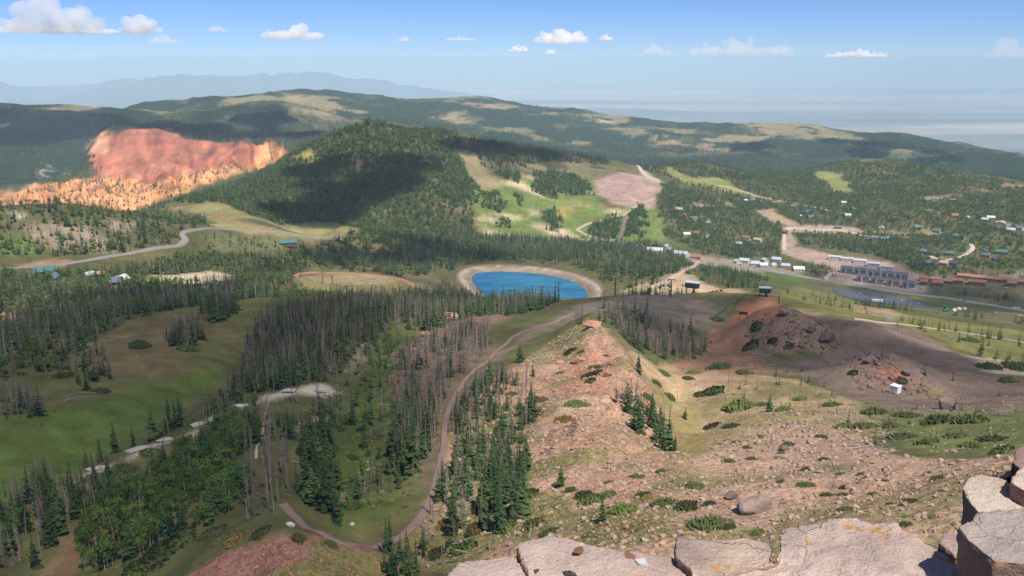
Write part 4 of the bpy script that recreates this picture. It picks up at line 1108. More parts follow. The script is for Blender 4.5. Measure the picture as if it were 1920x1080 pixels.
for i, (px, py, w, rf, wl, lab) in enumerate(HOUSES):
    rr_ = ((i * 37) % 11 - 5) * .09
    house(px, py + 1, w * .98, w * .68, 5.0, 3.0 + (i % 3) * .5, rf, wl, lab, rot=rr_ + (math.pi / 2 if i % 3 == 0 else 0), rmin=1450, rmax=3200, nwin=3)
for i, (px, py, nm) in enumerate(((1565, 487, 'leftmost'), (1588, 490.5, 'second'), (1612, 494, 'middle'), (1637, 500, 'fourth'), (1662, 506, 'rightmost'))):
    house(px, py, 23, 13, 7.0, 1.2, 'white', 'white', nm + ' of the five white-roofed rowhouse blocks in line', rot=.02, group='white rowhouse blocks', cat='apartment block', nwin=6, name='rowhouse_block', rmin=1500, flat=True)
for i, (px, py) in enumerate(((1587, 511), (1612, 514), (1638, 518), (1664, 521), (1690, 523))):
    house(px, py, 20, 12, 8.5, 4, 'slate', 'grey', ('first', 'second', 'third', 'fourth', 'fifth')[i] + ' from the left in the back row of slate-roofed condos', rot=.05, group='slate-roofed condos', cat='apartment block', nwin=4, name='condo_block', rmin=1400, tower=True)
for i, (px, py) in enumerate(((1617, 527), (1644, 531), (1674, 535), (1703, 539))):
    house(px, py, 20, 12, 8.5, 4, 'slate', 'grey', ('first', 'second', 'third', 'fourth')[i] + ' from the left in the front row of slate-roofed condos', rot=.05, group='slate-roofed condos', cat='apartment block', nwin=4, name='condo_block', rmin=1400, tower=True)
LODGE = ((1807, 523, 24, 'largest left block of the upper row of rust-roofed lodges'), (1835, 526, 25, 'second block of the upper row of rust-roofed lodges'), (1863, 529, 24, 'third block of the upper row of rust-roofed lodges'), (1888, 530, 15, 'narrow fourth block of the upper row of rust-roofed lodges'), (1912, 534, 20, 'last block of the upper row of rust-roofed lodges at the frame edge'),
 (1731, 534, 13, 'rust-roofed lodge right beside the slate-roofed condos'), (1730, 527, 13, 'rust-roofed lodge behind the one beside the condos'), (1752, 529, 20, 'rust-roofed lodge, left one of the middle cluster'), (1757, 536, 18, 'rust-roofed lodge, nearest of the middle cluster'), (1777, 533, 14, 'rust-roofed lodge, centre of the middle cluster'), (1795, 532, 18, 'rust-roofed lodge, right one of the middle cluster'), (1831, 535, 30, 'long low rust-roofed lodge below the upper row'), (1896, 537, 15, 'small rust-roofed lodge below the end of the upper row'))
for px, py, w, lab in LODGE:
    house(px, py, w * .95, 11, 7, 3.4, 'rust', 'brown', lab, rot=.08, group='rust-roofed lodges', cat='lodge', nwin=4, name='lodge', rmin=1350)
LEFT = [
 (86, 515, 18, 'teal', 'brown', 'long teal-roofed lodge beside the mountain road', 0, 4), (99, 527, 10, 'blue', 'orange', 'orange log cabin with steep blue roof by the lodge', .9, 2),
 (168, 521, 7, 'pale', 'orange', 'small pale-roofed cabin between the lodge and the metal-roofed cabin', .4, 2), (182, 519, 4, 'white', 'white', 'tiny white shed between the small cabins', 0, 1), (191, 519, 4.5, 'rust', 'orange', 'tiny orange shed right of the white shed', 0, 1),
 (228, 530, 11, 'white', 'brown', 'cabin with shiny pale metal roof at the edge of the spruces', .8, 3), (217, 534, 11, 'slate', 'dark', 'dark slate-roofed barn adjoining the metal-roofed cabin', -.2, 2),
 (540, 459, 24, 'teal', 'brown', 'long bright teal-roofed lodge below the roadside meadow', .1, 4)]
for px, py, w, rf, wl, lab, rt, nw in LEFT:
    house(px, py, w, w * .7, 3.6 if w < 16 else 4.5, min(3.4, w * .3), rf, wl, lab, rot=rt, group='cabins by the mountain road', nwin=nw, name='cabin', rmin=760, rmax=1500, cat='cabin')

# ------------------------------------------------------------------ chairlift
STEEL = simple_mat('dark_steel', (.035, .037, .042), .2, 2, .5, rnd=.1, spec=.4)
SHELL = simple_mat('dark_green_shell', (.022, .032, .035), .2, 1.5, .4, rnd=.05, spec=.4)
PALEROOF = simple_mat('pale_lift_roof', (.50, .53, .57), .15, .7, .5, rnd=.05)
def lift_station(px, py, label, L, rot, rmin, rmax):
    p = at(px, py, rmin, rmax); root = link('lift_station', None, None, p); root.rotation_euler = (0, 0, -math.atan2(p.x, p.y) + rot); tag(root, label, 'lift station', 'chairlift top stations')
    W, Hh, z0 = L * .48, L * .34, L * .42
    def hull(k, n=5):
        pts = []
        for i in range(n + 1): t = -math.pi / 2 + math.pi * i / n; pts.append((L / 2 - W / 2 + W / 2 * math.cos(t) * k, W / 2 * math.sin(t) * k))
        pts += [(-L / 2 * k, W / 2 * k), (-L / 2 * k, -W / 2 * k)]
        return pts
    b = MB(); b.prism(hull(1.0), z0, z0 + Hh); b.prism(hull(.9), z0 - .5, z0); link('body', b.mesh('body', SHELL), root)
    r = MB(); r.prism(hull(1.05), z0 + Hh, z0 + Hh + .45); r.prism(hull(.7), z0 + Hh + .45, z0 + Hh + .8); link('roof', r.mesh('roof', PALEROOF), root)
    m = MB(); m.tube([(L * .1, 0, -2), (L * .1, 0, z0)], [.9, .75], 8); m.box((L * .1, 0, -.2), (3.4, 3.2, 1.6)); link('mast', m.mesh('mast', STEEL), root)
    m = MB(); m.tube([(-L * .42, 0, -2), (-L * .42, 0, z0)], .4, 6); link('mast', m.mesh('mast', STEEL), root)
    a = MB(); a.tube([(-L / 2, -W * .3, z0 + .6), (-L / 2 - 4, -W * .3, z0 + .9)], .22, 5); a.tube([(-L / 2, W * .3, z0 + .6), (-L / 2 - 4, W * .3, z0 + .9)], .22, 5); link('guide_rail', a.mesh('guide_rail', STEEL), root)
    return root
lift_station(1298, 549, 'dark lift station with pale roof and side boom, behind the gravel knoll', 11.5, -.25, 690, 900)
lift_station(1434, 556, 'dark lift station on a single mast above the red dirt pad', 9.0, .15, 620, 760)

def lift_tower(px, py, h, label, rmin, rmax, rot=0.0, arm=6.0):
    p = at(px, py, rmin, rmax); root = link('lift_tower', None, None, p); root.rotation_euler = (0, 0, -math.atan2(p.x, p.y) + rot); tag(root, label, 'lift tower', 'chairlift towers')
    m = MB(); m.tube([(0, 0, -1.5), (0, 0, h)], [.55, .34], 8); m.box((0, 0, -.3), (1.8, 1.8, 1.2)); link('pole', m.mesh('pole', STEEL), root)
    m = MB(); m.box((0, 0, h - .3), (arm, .5, .45)); link('crossarm', m.mesh('crossarm', STEEL), root)
    for s in (-1, 1):
        m = MB(); m.box((s * arm / 2, 0, h - .75), (.5, 3.0, .35)); m.box((s * arm / 2, 0, h + .35), (.12, .12, 1.0)); link('sheave_train', m.mesh('sheave_train', STEEL), root)
    return p + Vector((0, 0, h))
T = [lift_tower(958, 566, 10, 'small lift tower half hidden by dead trees before the water', 640, 800),
     lift_tower(1047, 560, 14, 'lift tower standing against the blue reservoir', 700, 820),
     lift_tower(1153, 556, 15, 'lift tower right of the reservoir on the gravel edge', 560, 720, .1),
     lift_tower(1258, 556, 14, 'lift tower just left of the lift station with boom', 660, 760, .1),
     lift_tower(605, 530, 12, 'tall lift tower in the tan lift meadow', 850, 1100, .3),
     lift_tower(623, 533, 9, 'short lift post next to the tall one in the lift meadow', 850, 1100, .3, 3),
     lift_tower(650, 552, 9, 'lift tower at the lower edge of the lift meadow', 800, 1000, .3, 4)]
def cable(pts, label, r=.09):
    m = MB()
    for s in (-3.0, 3.0):
        for a, b in zip(pts, pts[1:]):
            d = (b - a); q = []; nrm = Vector((-d.y, d.x, 0)).normalized() * s
            for k in range(9):
                t = k / 8; q.append(a + d * t + nrm - Vector((0, 0, 4 * (d.length / 160) * t * (1 - t) + .6)))
            m.tube(q, r, 4, cap=False)
    tag(link('lift_cable', m.mesh('lift_cable', STEEL)), label, 'cable')
cable([T[0], T[1]], 'thin lift cables strung in front of the blue water', .07)
cable([T[2], T[3]], 'thin lift cables strung across the gravel knoll', .07)
CH = None
for k in range(6):
    a, b = T[0], T[1]; t = (k + .6) / 6.4; s = -3.0 if k % 2 else 3.0
    d = b - a; nrm = Vector((-d.y, d.x, 0)).normalized() * s; q = a + d * t + nrm - Vector((0, 0, 4 * (d.length / 160) * t * (1 - t) + .6))
    root = link('lift_chair', None, None, q); tag(root, 'empty chair hanging on the cables before the reservoir', 'lift chair', 'lift chairs over the reservoir')
    if CH is None:
        m1 = MB(); m1.tube([(0, 0, 0), (0, 0, -1.9)], .06, 4); m2 = MB(); m2.box((0, 0, -2.4), (1.8, .5, .12)); m3 = MB(); m3.box((0, .25, -2.0), (1.8, .1, .7))
        CH = (m1.mesh('hanger', STEEL), m2.mesh('seat', STEEL), m3.mesh('backrest', STEEL))
    for nm, me in zip(('hanger', 'seat', 'backrest'), CH): link(nm, me, root)

# ------------------------------------------------------------------ sign, fences, tank, machines, vehicles
def sign():
    p = at(1393, 600, 500, 700); root = link('sign_board', None, None, p); root.rotation_euler = (0, 0, -math.atan2(p.x, p.y)); tag(root, 'dark green trail board on two posts on the red dirt', 'sign')
    for s in (-1, 1):
        m = MB(); m.box((0, 0, 2.2), (.3, .3, 5.4)); link('post', m.mesh('post', cm((.03, .035, .03))), root, (s * 2.1, 0, 0))
    m = MB(); m.box((0, -.2, 4.1), (4.8, .16, 1.7)); link('board', m.mesh('board', cm((.015, .04, .03))), root)
sign()
def fence(a, b, n, label, rmin=450, rmax=800):
    A, B = at(*a, rmin, rmax), at(*b, rmin, rmax); root = link('snow_fence', None, None, A); tag(root, label, 'fence', 'snow fences by the lift')
    pm = MB(); pm.box((0, 0, .9), (.22, .22, 2.6)); pme = pm.mesh('post', STEEL)
    for i in range(n):
        t = i / (n - 1); q = A.lerp(B, t); q.z = Hf(q.x, q.y); link('post', pme, root, q - A)
    for hgt in (.5, 1.1, 1.7, 2.1):
        m = MB(); m.tube([(A.lerp(B, i / (n - 1)) - A).to_2d().to_3d() + Vector((0, 0, Hf(*A.lerp(B, i / (n - 1)).to_2d()) - A.z + hgt)) for i in range(n)], .07, 4); link('rail', m.mesh('rail', STEEL), root)
fence((1342, 594), (1361, 580), 8, 'dark slatted snow fence left of the trail board'); fence((1378, 572), (1402, 554), 10, 'dark snow fence running up the left of the red pad'); fence((1462, 556), (1461, 571), 6, 'short fence at the right edge of the red pad')
def tank():
    p = at(1678, 738, 330, 440); root = link('white_hut', None, None, p); root.rotation_euler = (0, 0, -.9); tag(root, 'small white cube hut on skids below the dark mound', 'hut')
    m = MB(); m.box((0, 0, 2.0), (3.4, 3.0, 2.9)); link('wall', m.mesh('wall', cm((.62, .64, .68))), root)
    m = MB(); m.box((0, 0, 3.55), (3.7, 3.3, .18)); link('roof', m.mesh('roof', cm((.66, .68, .7))), root)
    m = MB(); m.box((0, -1.53, 1.7), (1.1, .08, 2.0)); link('door', m.mesh('door', cm((.5, .52, .56))), root)
    for s in (-1, 1):
        m = MB(); m.box((s * 1.3, 0, .2), (.3, 3.9, .7)); link('skid', m.mesh('skid', cm((.2, .16, .12))), root)
tank()
YEL = cm((.62, .25, .03)); RUB = cm((.03, .03, .03))
def loader(px, py, label, col, rmin=740, rmax=950, rot=.4, k=1.0):
    p = at(px, py, rmin, rmax); root = link('earthmover', None, None, p); root.rotation_euler = (0, 0, rot); root.scale = (k, k, k); tag(root, label, 'earthmover', 'machines at the lift works')
    m = MB(); m.box((0, 0, 1.5), (4.6, 2.0, 1.2)); m.box((1.6, 0, 2.3), (1.6, 1.9, .7)); link('body', m.mesh('body', col), root)
    m = MB(); m.box((-.3, 0, 2.9), (1.6, 1.5, 1.5), taper=.85); link('cab', m.mesh('cab', GLASS), root)
    m = MB(); m.tube([(-1.6, .5, 2), (-3.4, .5, 2.4), (-4.6, .5, .9)], .22, 5); link('boom', m.mesh('boom', col), root)
    m = MB(); m.box((-5.0, .4, .7), (1.1, 2.0, 1.1), taper=.7); link('bucket', m.mesh('bucket', col), root)
    w = MB(); w.tube([(0, -.35, 0), (0, .35, 0)], .8, 10); wm = w.mesh('wheel', RUB)
    for x in (-1.4, 1.5):
        for y in (-1.1, 1.1): link('wheel', wm, root, (x, y, .8))
loader(1352, 554, 'bright orange-yellow loader working below the lift station', YEL); loader(1336, 553, 'orange dump machine left of the yellow loader', cm((.45, .12, .04)), rot=2.0, k=.7); loader(1343, 561, 'blue-grey machine on the dirt in front of the loader', cm((.10, .14, .2)), rmax=830, rot=1.2, k=.8)
loader(1772, 584, 'teal machine at the lower end of the car park', cm((.03, .26, .27)), 1000, 1700, .3, 1.6)

def car_mesh(col):
    m = MB(); m.box((0, 0, .75), (4.6, 1.9, .75)); m.box((-.2, 0, 1.4), (2.7, 1.7, .65), mi=1, taper=.8); m.box((-.2, 0, 1.75), (2.0, 1.4, .06))
    for x in (-1.45, 1.45):
        for y in (-.9, .9): m.tube([(x, y - .12, .38), (x, y + .12, .38)], .38, 8, mi=2)
    return m.mesh('car', [cm(col, rough=.35, spec=.5), GLASS, RUB])
CARM = {k: car_mesh(v) for k, v in dict(white=(.7, .7, .7), dark=(.05, .055, .07), red=(.4, .05, .04), silver=(.42, .44, .47), blue=(.08, .14, .3)).items()}
CARS = [('white', (1352, 493), 'road'), ('dark', (1388, 498), 'road'), ('red', (1417, 503), 'road'), ('white', (1465, 512), 'road'), ('silver', (1488, 515), 'road'), ('dark', (1544, 525), 'road'), ('white', (1590, 533), 'road'), ('silver', (1684, 547), 'road'), ('dark', (1808, 565), 'road'), ('white', (1770, 560), 'road'),
 ('white', (1612, 551), 'lot'), ('red', (1625, 553), 'lot'), ('silver', (1640, 556), 'lot'), ('blue', (1655, 559), 'lot'), ('white', (1690, 564), 'lot'), ('dark', (1705, 566), 'lot'), ('silver', (1722, 571), 'lot'), ('white', (1727, 543), 'lodge'), ('silver', (1745, 545), 'lodge'), ('white', (1822, 541), 'lodge'), ('dark', (1855, 543), 'lodge'), ('white', (1886, 541), 'lodge'),
 ('white', (1445, 503), 'shop'), ('silver', (1458, 506), 'shop'), ('red', (1420, 500), 'shop'), ('white', (1867, 588), 'field'), ('silver', (1906, 592), 'field'), ('white', (1915, 593), 'field'), ('white', (380, 405), 'meadow'), ('white', (346, 415), 'meadow')]
PLACE = dict(road='driving on the pale main road through town', lot='parked on the long dark car park', lodge='parked in front of the rust-roofed lodges', shop='parked before the roadside row of pale buildings', field='parked on the grass below the main road', meadow='parked at the sunny meadow left of the wooded hill')
for c, (px, py), w in CARS:
    p = at(px, py, 900, 2000); o = link('car', CARM[c], None, p + Vector((0, 0, .72))); o.rotation_euler = (0, 0, -.35 if w == 'road' else random.uniform(0, 3)); tag(o, '%s car %s' % (c, PLACE[w]), 'car', 'cars ' + PLACE[w])
    if w == 'meadow': o.scale = (1.5, 1.5, 1.5)
def trailer(px, py, L, label, rot, cat, rmin=1000, rmax=1800, cab=True):
    p = at(px, py, rmin, rmax); root = link(cat, None, None, p + Vector((0, 0, .7))); root.rotation_euler = (0, 0, rot); tag(root, label, cat)
    m = MB(); m.box((0, 0, 2.2), (L, 2.7, 2.8)); link('body', m.mesh('body', cm((.66, .68, .7))), root)
    m = MB(); m.box((L * .1, -1.37, 2.6), (L * .7, .06, .7)); link('window_band' if cat == 'bus' else 'side_stripe', m.mesh('band', GLASS if cat == 'bus' else cm((.35, .38, .42))), root)
    w = MB(); w.tube([(0, -1.3, 0), (0, 1.3, 0)], .55, 10); wm = w.mesh('wheels', RUB)
    for x in (-.36, -.27, .35): link('wheel', wm, root, (x * L, 0, .55))
    if cab:
        m = MB(); m.box((-L / 2 - 1.6, 0, 1.8), (2.2, 2.5, 2.6), taper=.88); link('cab', m.mesh('cab', cm((.3, .12, .08))), root)
trailer(1645, 567, 13, 'long white truck trailer parked at the edge of the car park', -.2, 'truck'); trailer(1905, 581, 11, 'white bus on the main road at the right edge', -.35, 'bus', cab=False)
for px, py, w, lab in ((1796, 581, 10, 'large cream tent on the grass by the car park end'), (1789, 584, 6, 'smaller cream tent adjoining the large one'), (1808, 581, 6, 'cream tent right of the large one')):
    p = at(px, py, 1000, 1700); root = link('tent', None, None, p); root.rotation_euler = (0, 0, .4); tag(root, lab, 'tent', 'cream tents')
    m = MB(); m.box((0, 0, .8), (w, w * .7, 2.6)); link('tent_wall', m.mesh('tent_wall', cm((.66, .6, .42))), root)
    m = MB(); x, y = w / 2 + .2, w * .35 + .2; m.add([(-x, -y, 2.12), (x, -y, 2.12), (x, y, 2.12), (-x, y, 2.12), (-x * .7, 0, 4.2), (x * .7, 0, 4.2)], [[0, 1, 5, 4], [2, 3, 4, 5], [1, 2, 5], [3, 0, 4], [3, 2, 1, 0]]); link('tent_roof', m.mesh('tent_roof', cm((.7, .65, .48))), root)
for px, py, lab in ((1668, 606, 'blue banner panel on a post beside a bare snag on the grass slope'), (1782, 640, 'small blue flag board at the gravel edge'), (1830, 641, 'low blue snowmaking box on the right slope'), (377, 556, 'tiny blue lift board above the left meadow'), (435, 556, 'tiny blue lift board right of the meadow corner')):
    p = at(px, py, 400, 1000); root = link('trail_board', None, None, p); root.rotation_euler = (0, 0, -math.atan2(p.x, p.y)); tag(root, lab, 'sign', 'small blue boards on the slopes')
    m = MB(); m.box((0, 0, 1.0), (.2, .2, 3.0)); link('post', m.mesh('post', STEEL), root); m = MB(); m.box((0, -.15, 2.6), (3.2 if px == 1668 else 1.6, .12, 1.5 if px == 1668 else .9)); link('board', m.mesh('board', cm((.22, .36, .55))), root)
# ------------------------------------------------------------------ trees: shapes, one metre high, scaled to each tree
def varied_mat(name, c1, c2, var, scale, rnd):
    m = simple_mat(name, c1, var, scale, .9, rnd=rnd); nt = m.node_tree; vm = [n for n in nt.nodes if n.type == 'VECT_MATH'][0]
    oi = [n for n in nt.nodes if n.type == 'OBJECT_INFO'][0]; wn_ = N(nt, 'ShaderNodeTexWhiteNoise', noise_dimensions='1D'); nt.links.new(oi.outputs['Random'], wn_.inputs['W'])
    nt.links.new(mixc(nt, c1, c2, wn_.outputs['Value']), vm.inputs[0]); return m
M_NEEDLE = varied_mat('spruce_needles', (.032, .070, .030), (.066, .096, .026), .5, 9, .42)
M_BARK = simple_mat('spruce_bark', (.10, .075, .058), .3, 12, .95)
M_DEAD = simple_mat('dead_grey_wood', (.22, .175, .15), .35, 10, .95, rnd=.35)
M_TWIG = simple_mat('dead_brown_twigs', (.20, .155, .13), .35, 10, .95, rnd=.4)
M_LEAF = varied_mat('aspen_leaves', (.095, .19, .04), (.155, .215, .042), .4, 7, .35)
def leafy(m, f=.4):
    nt = m.node_tree; b = nt.nodes['Principled BSDF']; o = nt.nodes['Material Output']
    t = nt.nodes.new('ShaderNodeBsdfTranslucent'); mx = nt.nodes.new('ShaderNodeMixShader'); mx.inputs[0].default_value = f
    nt.links.new(b.inputs['Base Color'].links[0].from_socket, t.inputs['Color'])
    nt.links.new(b.outputs[0], mx.inputs[1]); nt.links.new(t.outputs[0], mx.inputs[2]); nt.links.new(mx.outputs[0], o.inputs['Surface'])
leafy(M_LEAF, .45); leafy(M_NEEDLE, .2)
M_ASPB = simple_mat('pale_aspen_bark', (.34, .33, .28), .3, 12, .9)
M_LOG = simple_mat('bleached_log', (.33, .295, .255), .35, 3, .95, rnd=.3)

def spruce_crown(seed, tiers=17, nb=8, wide=.16, top=1.0, low=.05):
    rnd = random.Random(seed); v = []; f = []; m = []
    for i in range(tiers):
        z = low + (top - low) * (i / tiers) ** .95
        rad = wide * (1 - (z - low) / (top - low)) ** .85 * rnd.uniform(.75, 1.15) + .012
        n = max(4, int(nb * (.55 + .45 * rad / wide))); a0 = rnd.random() * 6.3
        for k in range(n):
            if rnd.random() < .14: continue
            a = a0 + 6.283 * k / n + rnd.uniform(-.3, .3); r = rad * rnd.uniform(.55, 1.25) * (1 + .22 * math.sin(a + seed) + .15 * math.sin(2 * a + i * .7)); w = r * rnd.uniform(.3, .5)
            dz = -r * rnd.uniform(.25, .6); zz = z + rnd.uniform(-.015, .02)
            c, s = math.cos(a), math.sin(a)
            b = len(v)
            v += [(0, 0, zz + .012), (c * r * .6 - s * w, s * r * .6 + c * w, zz + dz * .85), (c * r, s * r, zz + dz * .8), (c * r * .6 + s * w, s * r * .6 - c * w, zz + dz * .85), (c * r * .55, s * r * .55, zz + dz * .3)]
            f += [[b, b + 1, b + 4], [b + 4, b + 1, b + 2], [b + 4, b + 2, b + 3], [b, b + 4, b + 3]]
    b = len(v); v += [(.012, 0, top - .05), (-.008, .01, top - .05), (-.008, -.01, top - .05), (0, 0, top + .02)]; f += [[b, b + 1, b + 3], [b + 1, b + 2, b + 3], [b + 2, b, b + 3]]
    return v, f
def trunk(r0, r1, h, n=5, lean=0.0, seed=0):
    rnd = random.Random(seed); v = []; f = []; K = 4; lx, ly = rnd.uniform(-lean, lean), rnd.uniform(-lean, lean)
    for i in range(K):
        t = i / (K - 1); r = r0 + (r1 - r0) * t
        for j in range(n): a = 6.283 * j / n; v.append((r * math.cos(a) + lx * t * t, r * math.sin(a) + ly * t * t, -.06 + (h + .06) * t))
    for i in range(K - 1):
        for j in range(n): f.append([i * n + j, i * n + (j + 1) % n, (i + 1) * n + (j + 1) % n, (i + 1) * n + j])
    f.append([(K - 1) * n + j for j in range(n)])
    return v, f, lx, ly
def dead_branches(seed, n=80, L=.085, lx=0, ly=0, w=.0065, lowz=.12):
    rnd = random.Random(seed); v = []; f = []
    for i in range(n):
        z = lowz + (.98 - lowz) * rnd.random() ** .85; r = L * (1.15 - z * .85) * rnd.uniform(.3, 1.15); a = rnd.random() * 6.283
        c, s = math.cos(a), math.sin(a); ox, oy = lx * z * z, ly * z * z; dz = -r * rnd.uniform(-.15, .75); b = len(v)
        v += [(ox - s * w, oy + c * w, z), (ox + s * w, oy - c * w, z), (ox, oy, z + w * 1.6), (ox + c * r, oy + s * r, z + dz)]
        f += [[b, b + 1, b + 3], [b + 1, b + 2, b + 3], [b + 2, b, b + 3]]
        if i % 2 == 0:
            q = rnd.uniform(.4, .8); x, y, zz = ox + c * r * q, oy + s * r * q, z + dz * q; a2 = a + rnd.choice((-1, 1)) * .9; b = len(v); k = r * .5
            v += [(x, y, zz + w * .7), (x, y, zz - w * .7), (x + k * math.cos(a2), y + k * math.sin(a2), zz - k * .4)]; f += [[b, b + 1, b + 2]]
    return v, f
def leaf_crown(seed, n, size, lobes=7, rx=.24, z0=.35, z1=1.0):
    rnd = random.Random(seed); v = []; f = []
    cs = [(rnd.uniform(-1, 1) * rx * .6, rnd.uniform(-1, 1) * rx * .6, rnd.uniform(z0 + .12, z1 - .12), rnd.uniform(.5, 1) * rx * .75) for _ in range(lobes)]
    for i in range(n):
        cx, cy, cz, r = cs[i % lobes]
        d = Vector((rnd.gauss(0, 1), rnd.gauss(0, 1), rnd.gauss(0, .9))).normalized() * r * rnd.uniform(.55, 1.05)
        p = Vector((cx, cy, cz)) + d; nrm = (d.normalized() + Vector((rnd.uniform(-.6, .6), rnd.uniform(-.6, .6), rnd.uniform(-.2, .8)))).normalized()
        a = nrm.orthogonal().normalized(); bb_ = nrm.cross(a); s = size * rnd.uniform(.6, 1.25); t = rnd.random() * 6.3
        a, bb_ = a * math.cos(t) + bb_ * math.sin(t), bb_ * math.cos(t) - a * math.sin(t); b = len(v)
        v += [tuple(p - a * s), tuple(p + bb_ * s * .6 + nrm * s * .2), tuple(p + a * s), tuple(p - bb_ * s * .6 - nrm * s * .1)]; f.append([b, b + 1, b + 2, b + 3])
    return v, f
def join(parts, mats, name):
    v = []; f = []; mi = []
    for k, (pv, pf) in enumerate(parts): b = len(v); v += pv; f += [[b + i for i in q] for q in pf]; mi += [k] * len(pf)
    return np_mesh(name, v, f, mats, midx=mi)

NEARV = dict(spruce=[], dead=[], aspen=[]); FARV = dict(spruce=[], dead=[], aspen=[])
for s in range(7):
    v, f, lx, ly = trunk(.016, .004, .96, 5, 0, s)
    NEARV['spruce'].append((('trunk', np_mesh('trunk', v, f, M_BARK)), ('crown', np_mesh('crown', *spruce_crown(s, 17 + s % 3, 8, (.15, .17, .2, .13, .18, .24, .16)[s], 1.0, (.04, .08, .03, .12, .05, .02, .06)[s]), M_NEEDLE))))
    v, f, lx, ly = trunk(.016, .004, 1.0, 5, .05, s + 50)
    NEARV['dead'].append((('trunk', np_mesh('trunk', v, f, M_DEAD)), ('branches', np_mesh('branches', *dead_branches(s, (90, 60, 110, 40, 80, 120, 14)[s], (.085, .07, .10, .06, .09, .11, .04)[s], lx, ly), M_TWIG))))
for s in range(4):
    v, f, lx, ly = trunk(.016, .005, .8, 5, .03, s + 80)
    NEARV['aspen'].append((('trunk', np_mesh('trunk', v, f, M_ASPB)), ('crown', np_mesh('crown', *leaf_crown(s, 300, .036, 9, .26, .25 + .1 * (s % 2)), M_LEAF))))
for s in range(4):
    v, f, _, _ = trunk(.014, .004, .9, 3, 0, s)
    FARV['spruce'].append(join([(v, f), spruce_crown(s + 20, 9, 6, (.17, .2, .15, .22)[s], 1.0, .06)], [M_BARK, M_NEEDLE], 'far_spruce'))
    v, f, lx, ly = trunk(.016, .005, 1.0, 3, .03, s)
    FARV['dead'].append(join([(v, f), dead_branches(s + 30, 46, .10, lx, ly, .009)], [M_DEAD, M_TWIG], 'far_dead'))
    v, f, _, _ = trunk(.018, .006, .7, 3, .02, s)
    FARV['aspen'].append(join([(v, f), leaf_crown(s + 40, 64, .085, 6, .27, .3)], [M_ASPB, M_LEAF], 'far_aspen'))

def proto_collection(name, meshes):
    c = bpy.data.collections.new(name)
    for i, me in enumerate(meshes):
        o = bpy.data.objects.new('%s_%02d' % (name, i), me); c.objects.link(o)
    return c
PROTO = {k: proto_collection('far_' + k + '_shapes', v) for k, v in FARV.items()}

def scatter_tree(col):
    g = bpy.data.node_groups.new('scatter_' + col.name, 'GeometryNodeTree')
    g.interface.new_socket('Geometry', in_out='INPUT', socket_type='NodeSocketGeometry'); g.interface.new_socket('Geometry', in_out='OUTPUT', socket_type='NodeSocketGeometry')
    gi, go = g.nodes.new('NodeGroupInput'), g.nodes.new('NodeGroupOutput')
    ip = g.nodes.new('GeometryNodeInstanceOnPoints'); ci = g.nodes.new('GeometryNodeCollectionInfo')
    ci.inputs['Collection'].default_value = col; ci.inputs['Separate Children'].default_value = True; ci.inputs['Reset Children'].default_value = True
    def named(n, t):
        a = g.nodes.new('GeometryNodeInputNamedAttribute'); a.data_type = t; a.inputs['Name'].default_value = n; return a.outputs['Attribute']
    L = g.links.new
    L(gi.outputs[0], ip.inputs['Points']); L(ci.outputs[0], ip.inputs['Instance']); ip.inputs['Pick Instance'].default_value = True
    L(named('var', 'INT'), ip.inputs['Instance Index']); L(named('rot', 'FLOAT_VECTOR'), ip.inputs['Rotation']); L(named('scl', 'FLOAT_VECTOR'), ip.inputs['Scale'])
    L(ip.outputs[0], go.inputs[0]); return g
def scatter_obj(name, label, group_tree, xyz, rot, scl, var):
    me = bpy.data.meshes.new(name); n = len(xyz)
    me.vertices.add(n); me.vertices.foreach_set('co', np.asarray(xyz, np.float32).ravel())
    a = me.attributes.new('rot', 'FLOAT_VECTOR', 'POINT'); a.data.foreach_set('vector', np.asarray(rot, np.float32).ravel())
    a = me.attributes.new('scl', 'FLOAT_VECTOR', 'POINT'); a.data.foreach_set('vector', np.asarray(scl, np.float32).ravel())
    a = me.attributes.new('var', 'INT', 'POINT'); a.data.foreach_set('value', np.asarray(var, np.int32))
    o = link(name, me); md = o.modifiers.new('scatter', 'NODES'); md.node_group = group_tree; tag(o, label, kind='stuff'); return o
GT = {k: scatter_tree(c) for k, c in PROTO.items()}

# ------------------------------------------------------------------ where the trees stand
ROADPTS = [(c[:, 0], c[:, 1], w) for c, w in ROADS]
def off_road(x, y):
    ok = np.ones(len(x), bool)
    for rx, ry, w in ROADPTS:
        m = (x > rx.min() - 12) & (x < rx.max() + 12) & (y > ry.min() - 12) & (y < ry.max() + 12)
        if not m.any(): continue
        i = np.where(m)[0]
        for j in range(0, len(i), 2000):
            q = i[j:j + 2000]; d = np.min((x[q, None] - rx[None]) ** 2 + (y[q, None] - ry[None]) ** 2, 1); ok[q] &= d > (w / 2 + 1.6) ** 2
    return ok
for q_ in ((150, 890), (175, 880), (200, 868), (230, 856), (260, 845), (290, 833), (320, 820), (345, 810), (372, 798), (400, 786), (425, 774), (450, 762), (475, 750), (500, 740), (540, 733), (570, 728), (600, 726)):
    p_ = at(*q_, 240, 420); CLEAR.append((p_.x, p_.y, 5.0, 1)); CLEAR.append((p_.x * .975, p_.y * .975, 5.0, 1))
CL = np.array([(a, b, c) for a, b, c, _ in CLEAR])
def off_houses(x, y):
    ok = np.ones(len(x), bool)
    for a, b, c in CL:
        ok &= (x - a) ** 2 + (y - b) ** 2 > c * c
    return ok

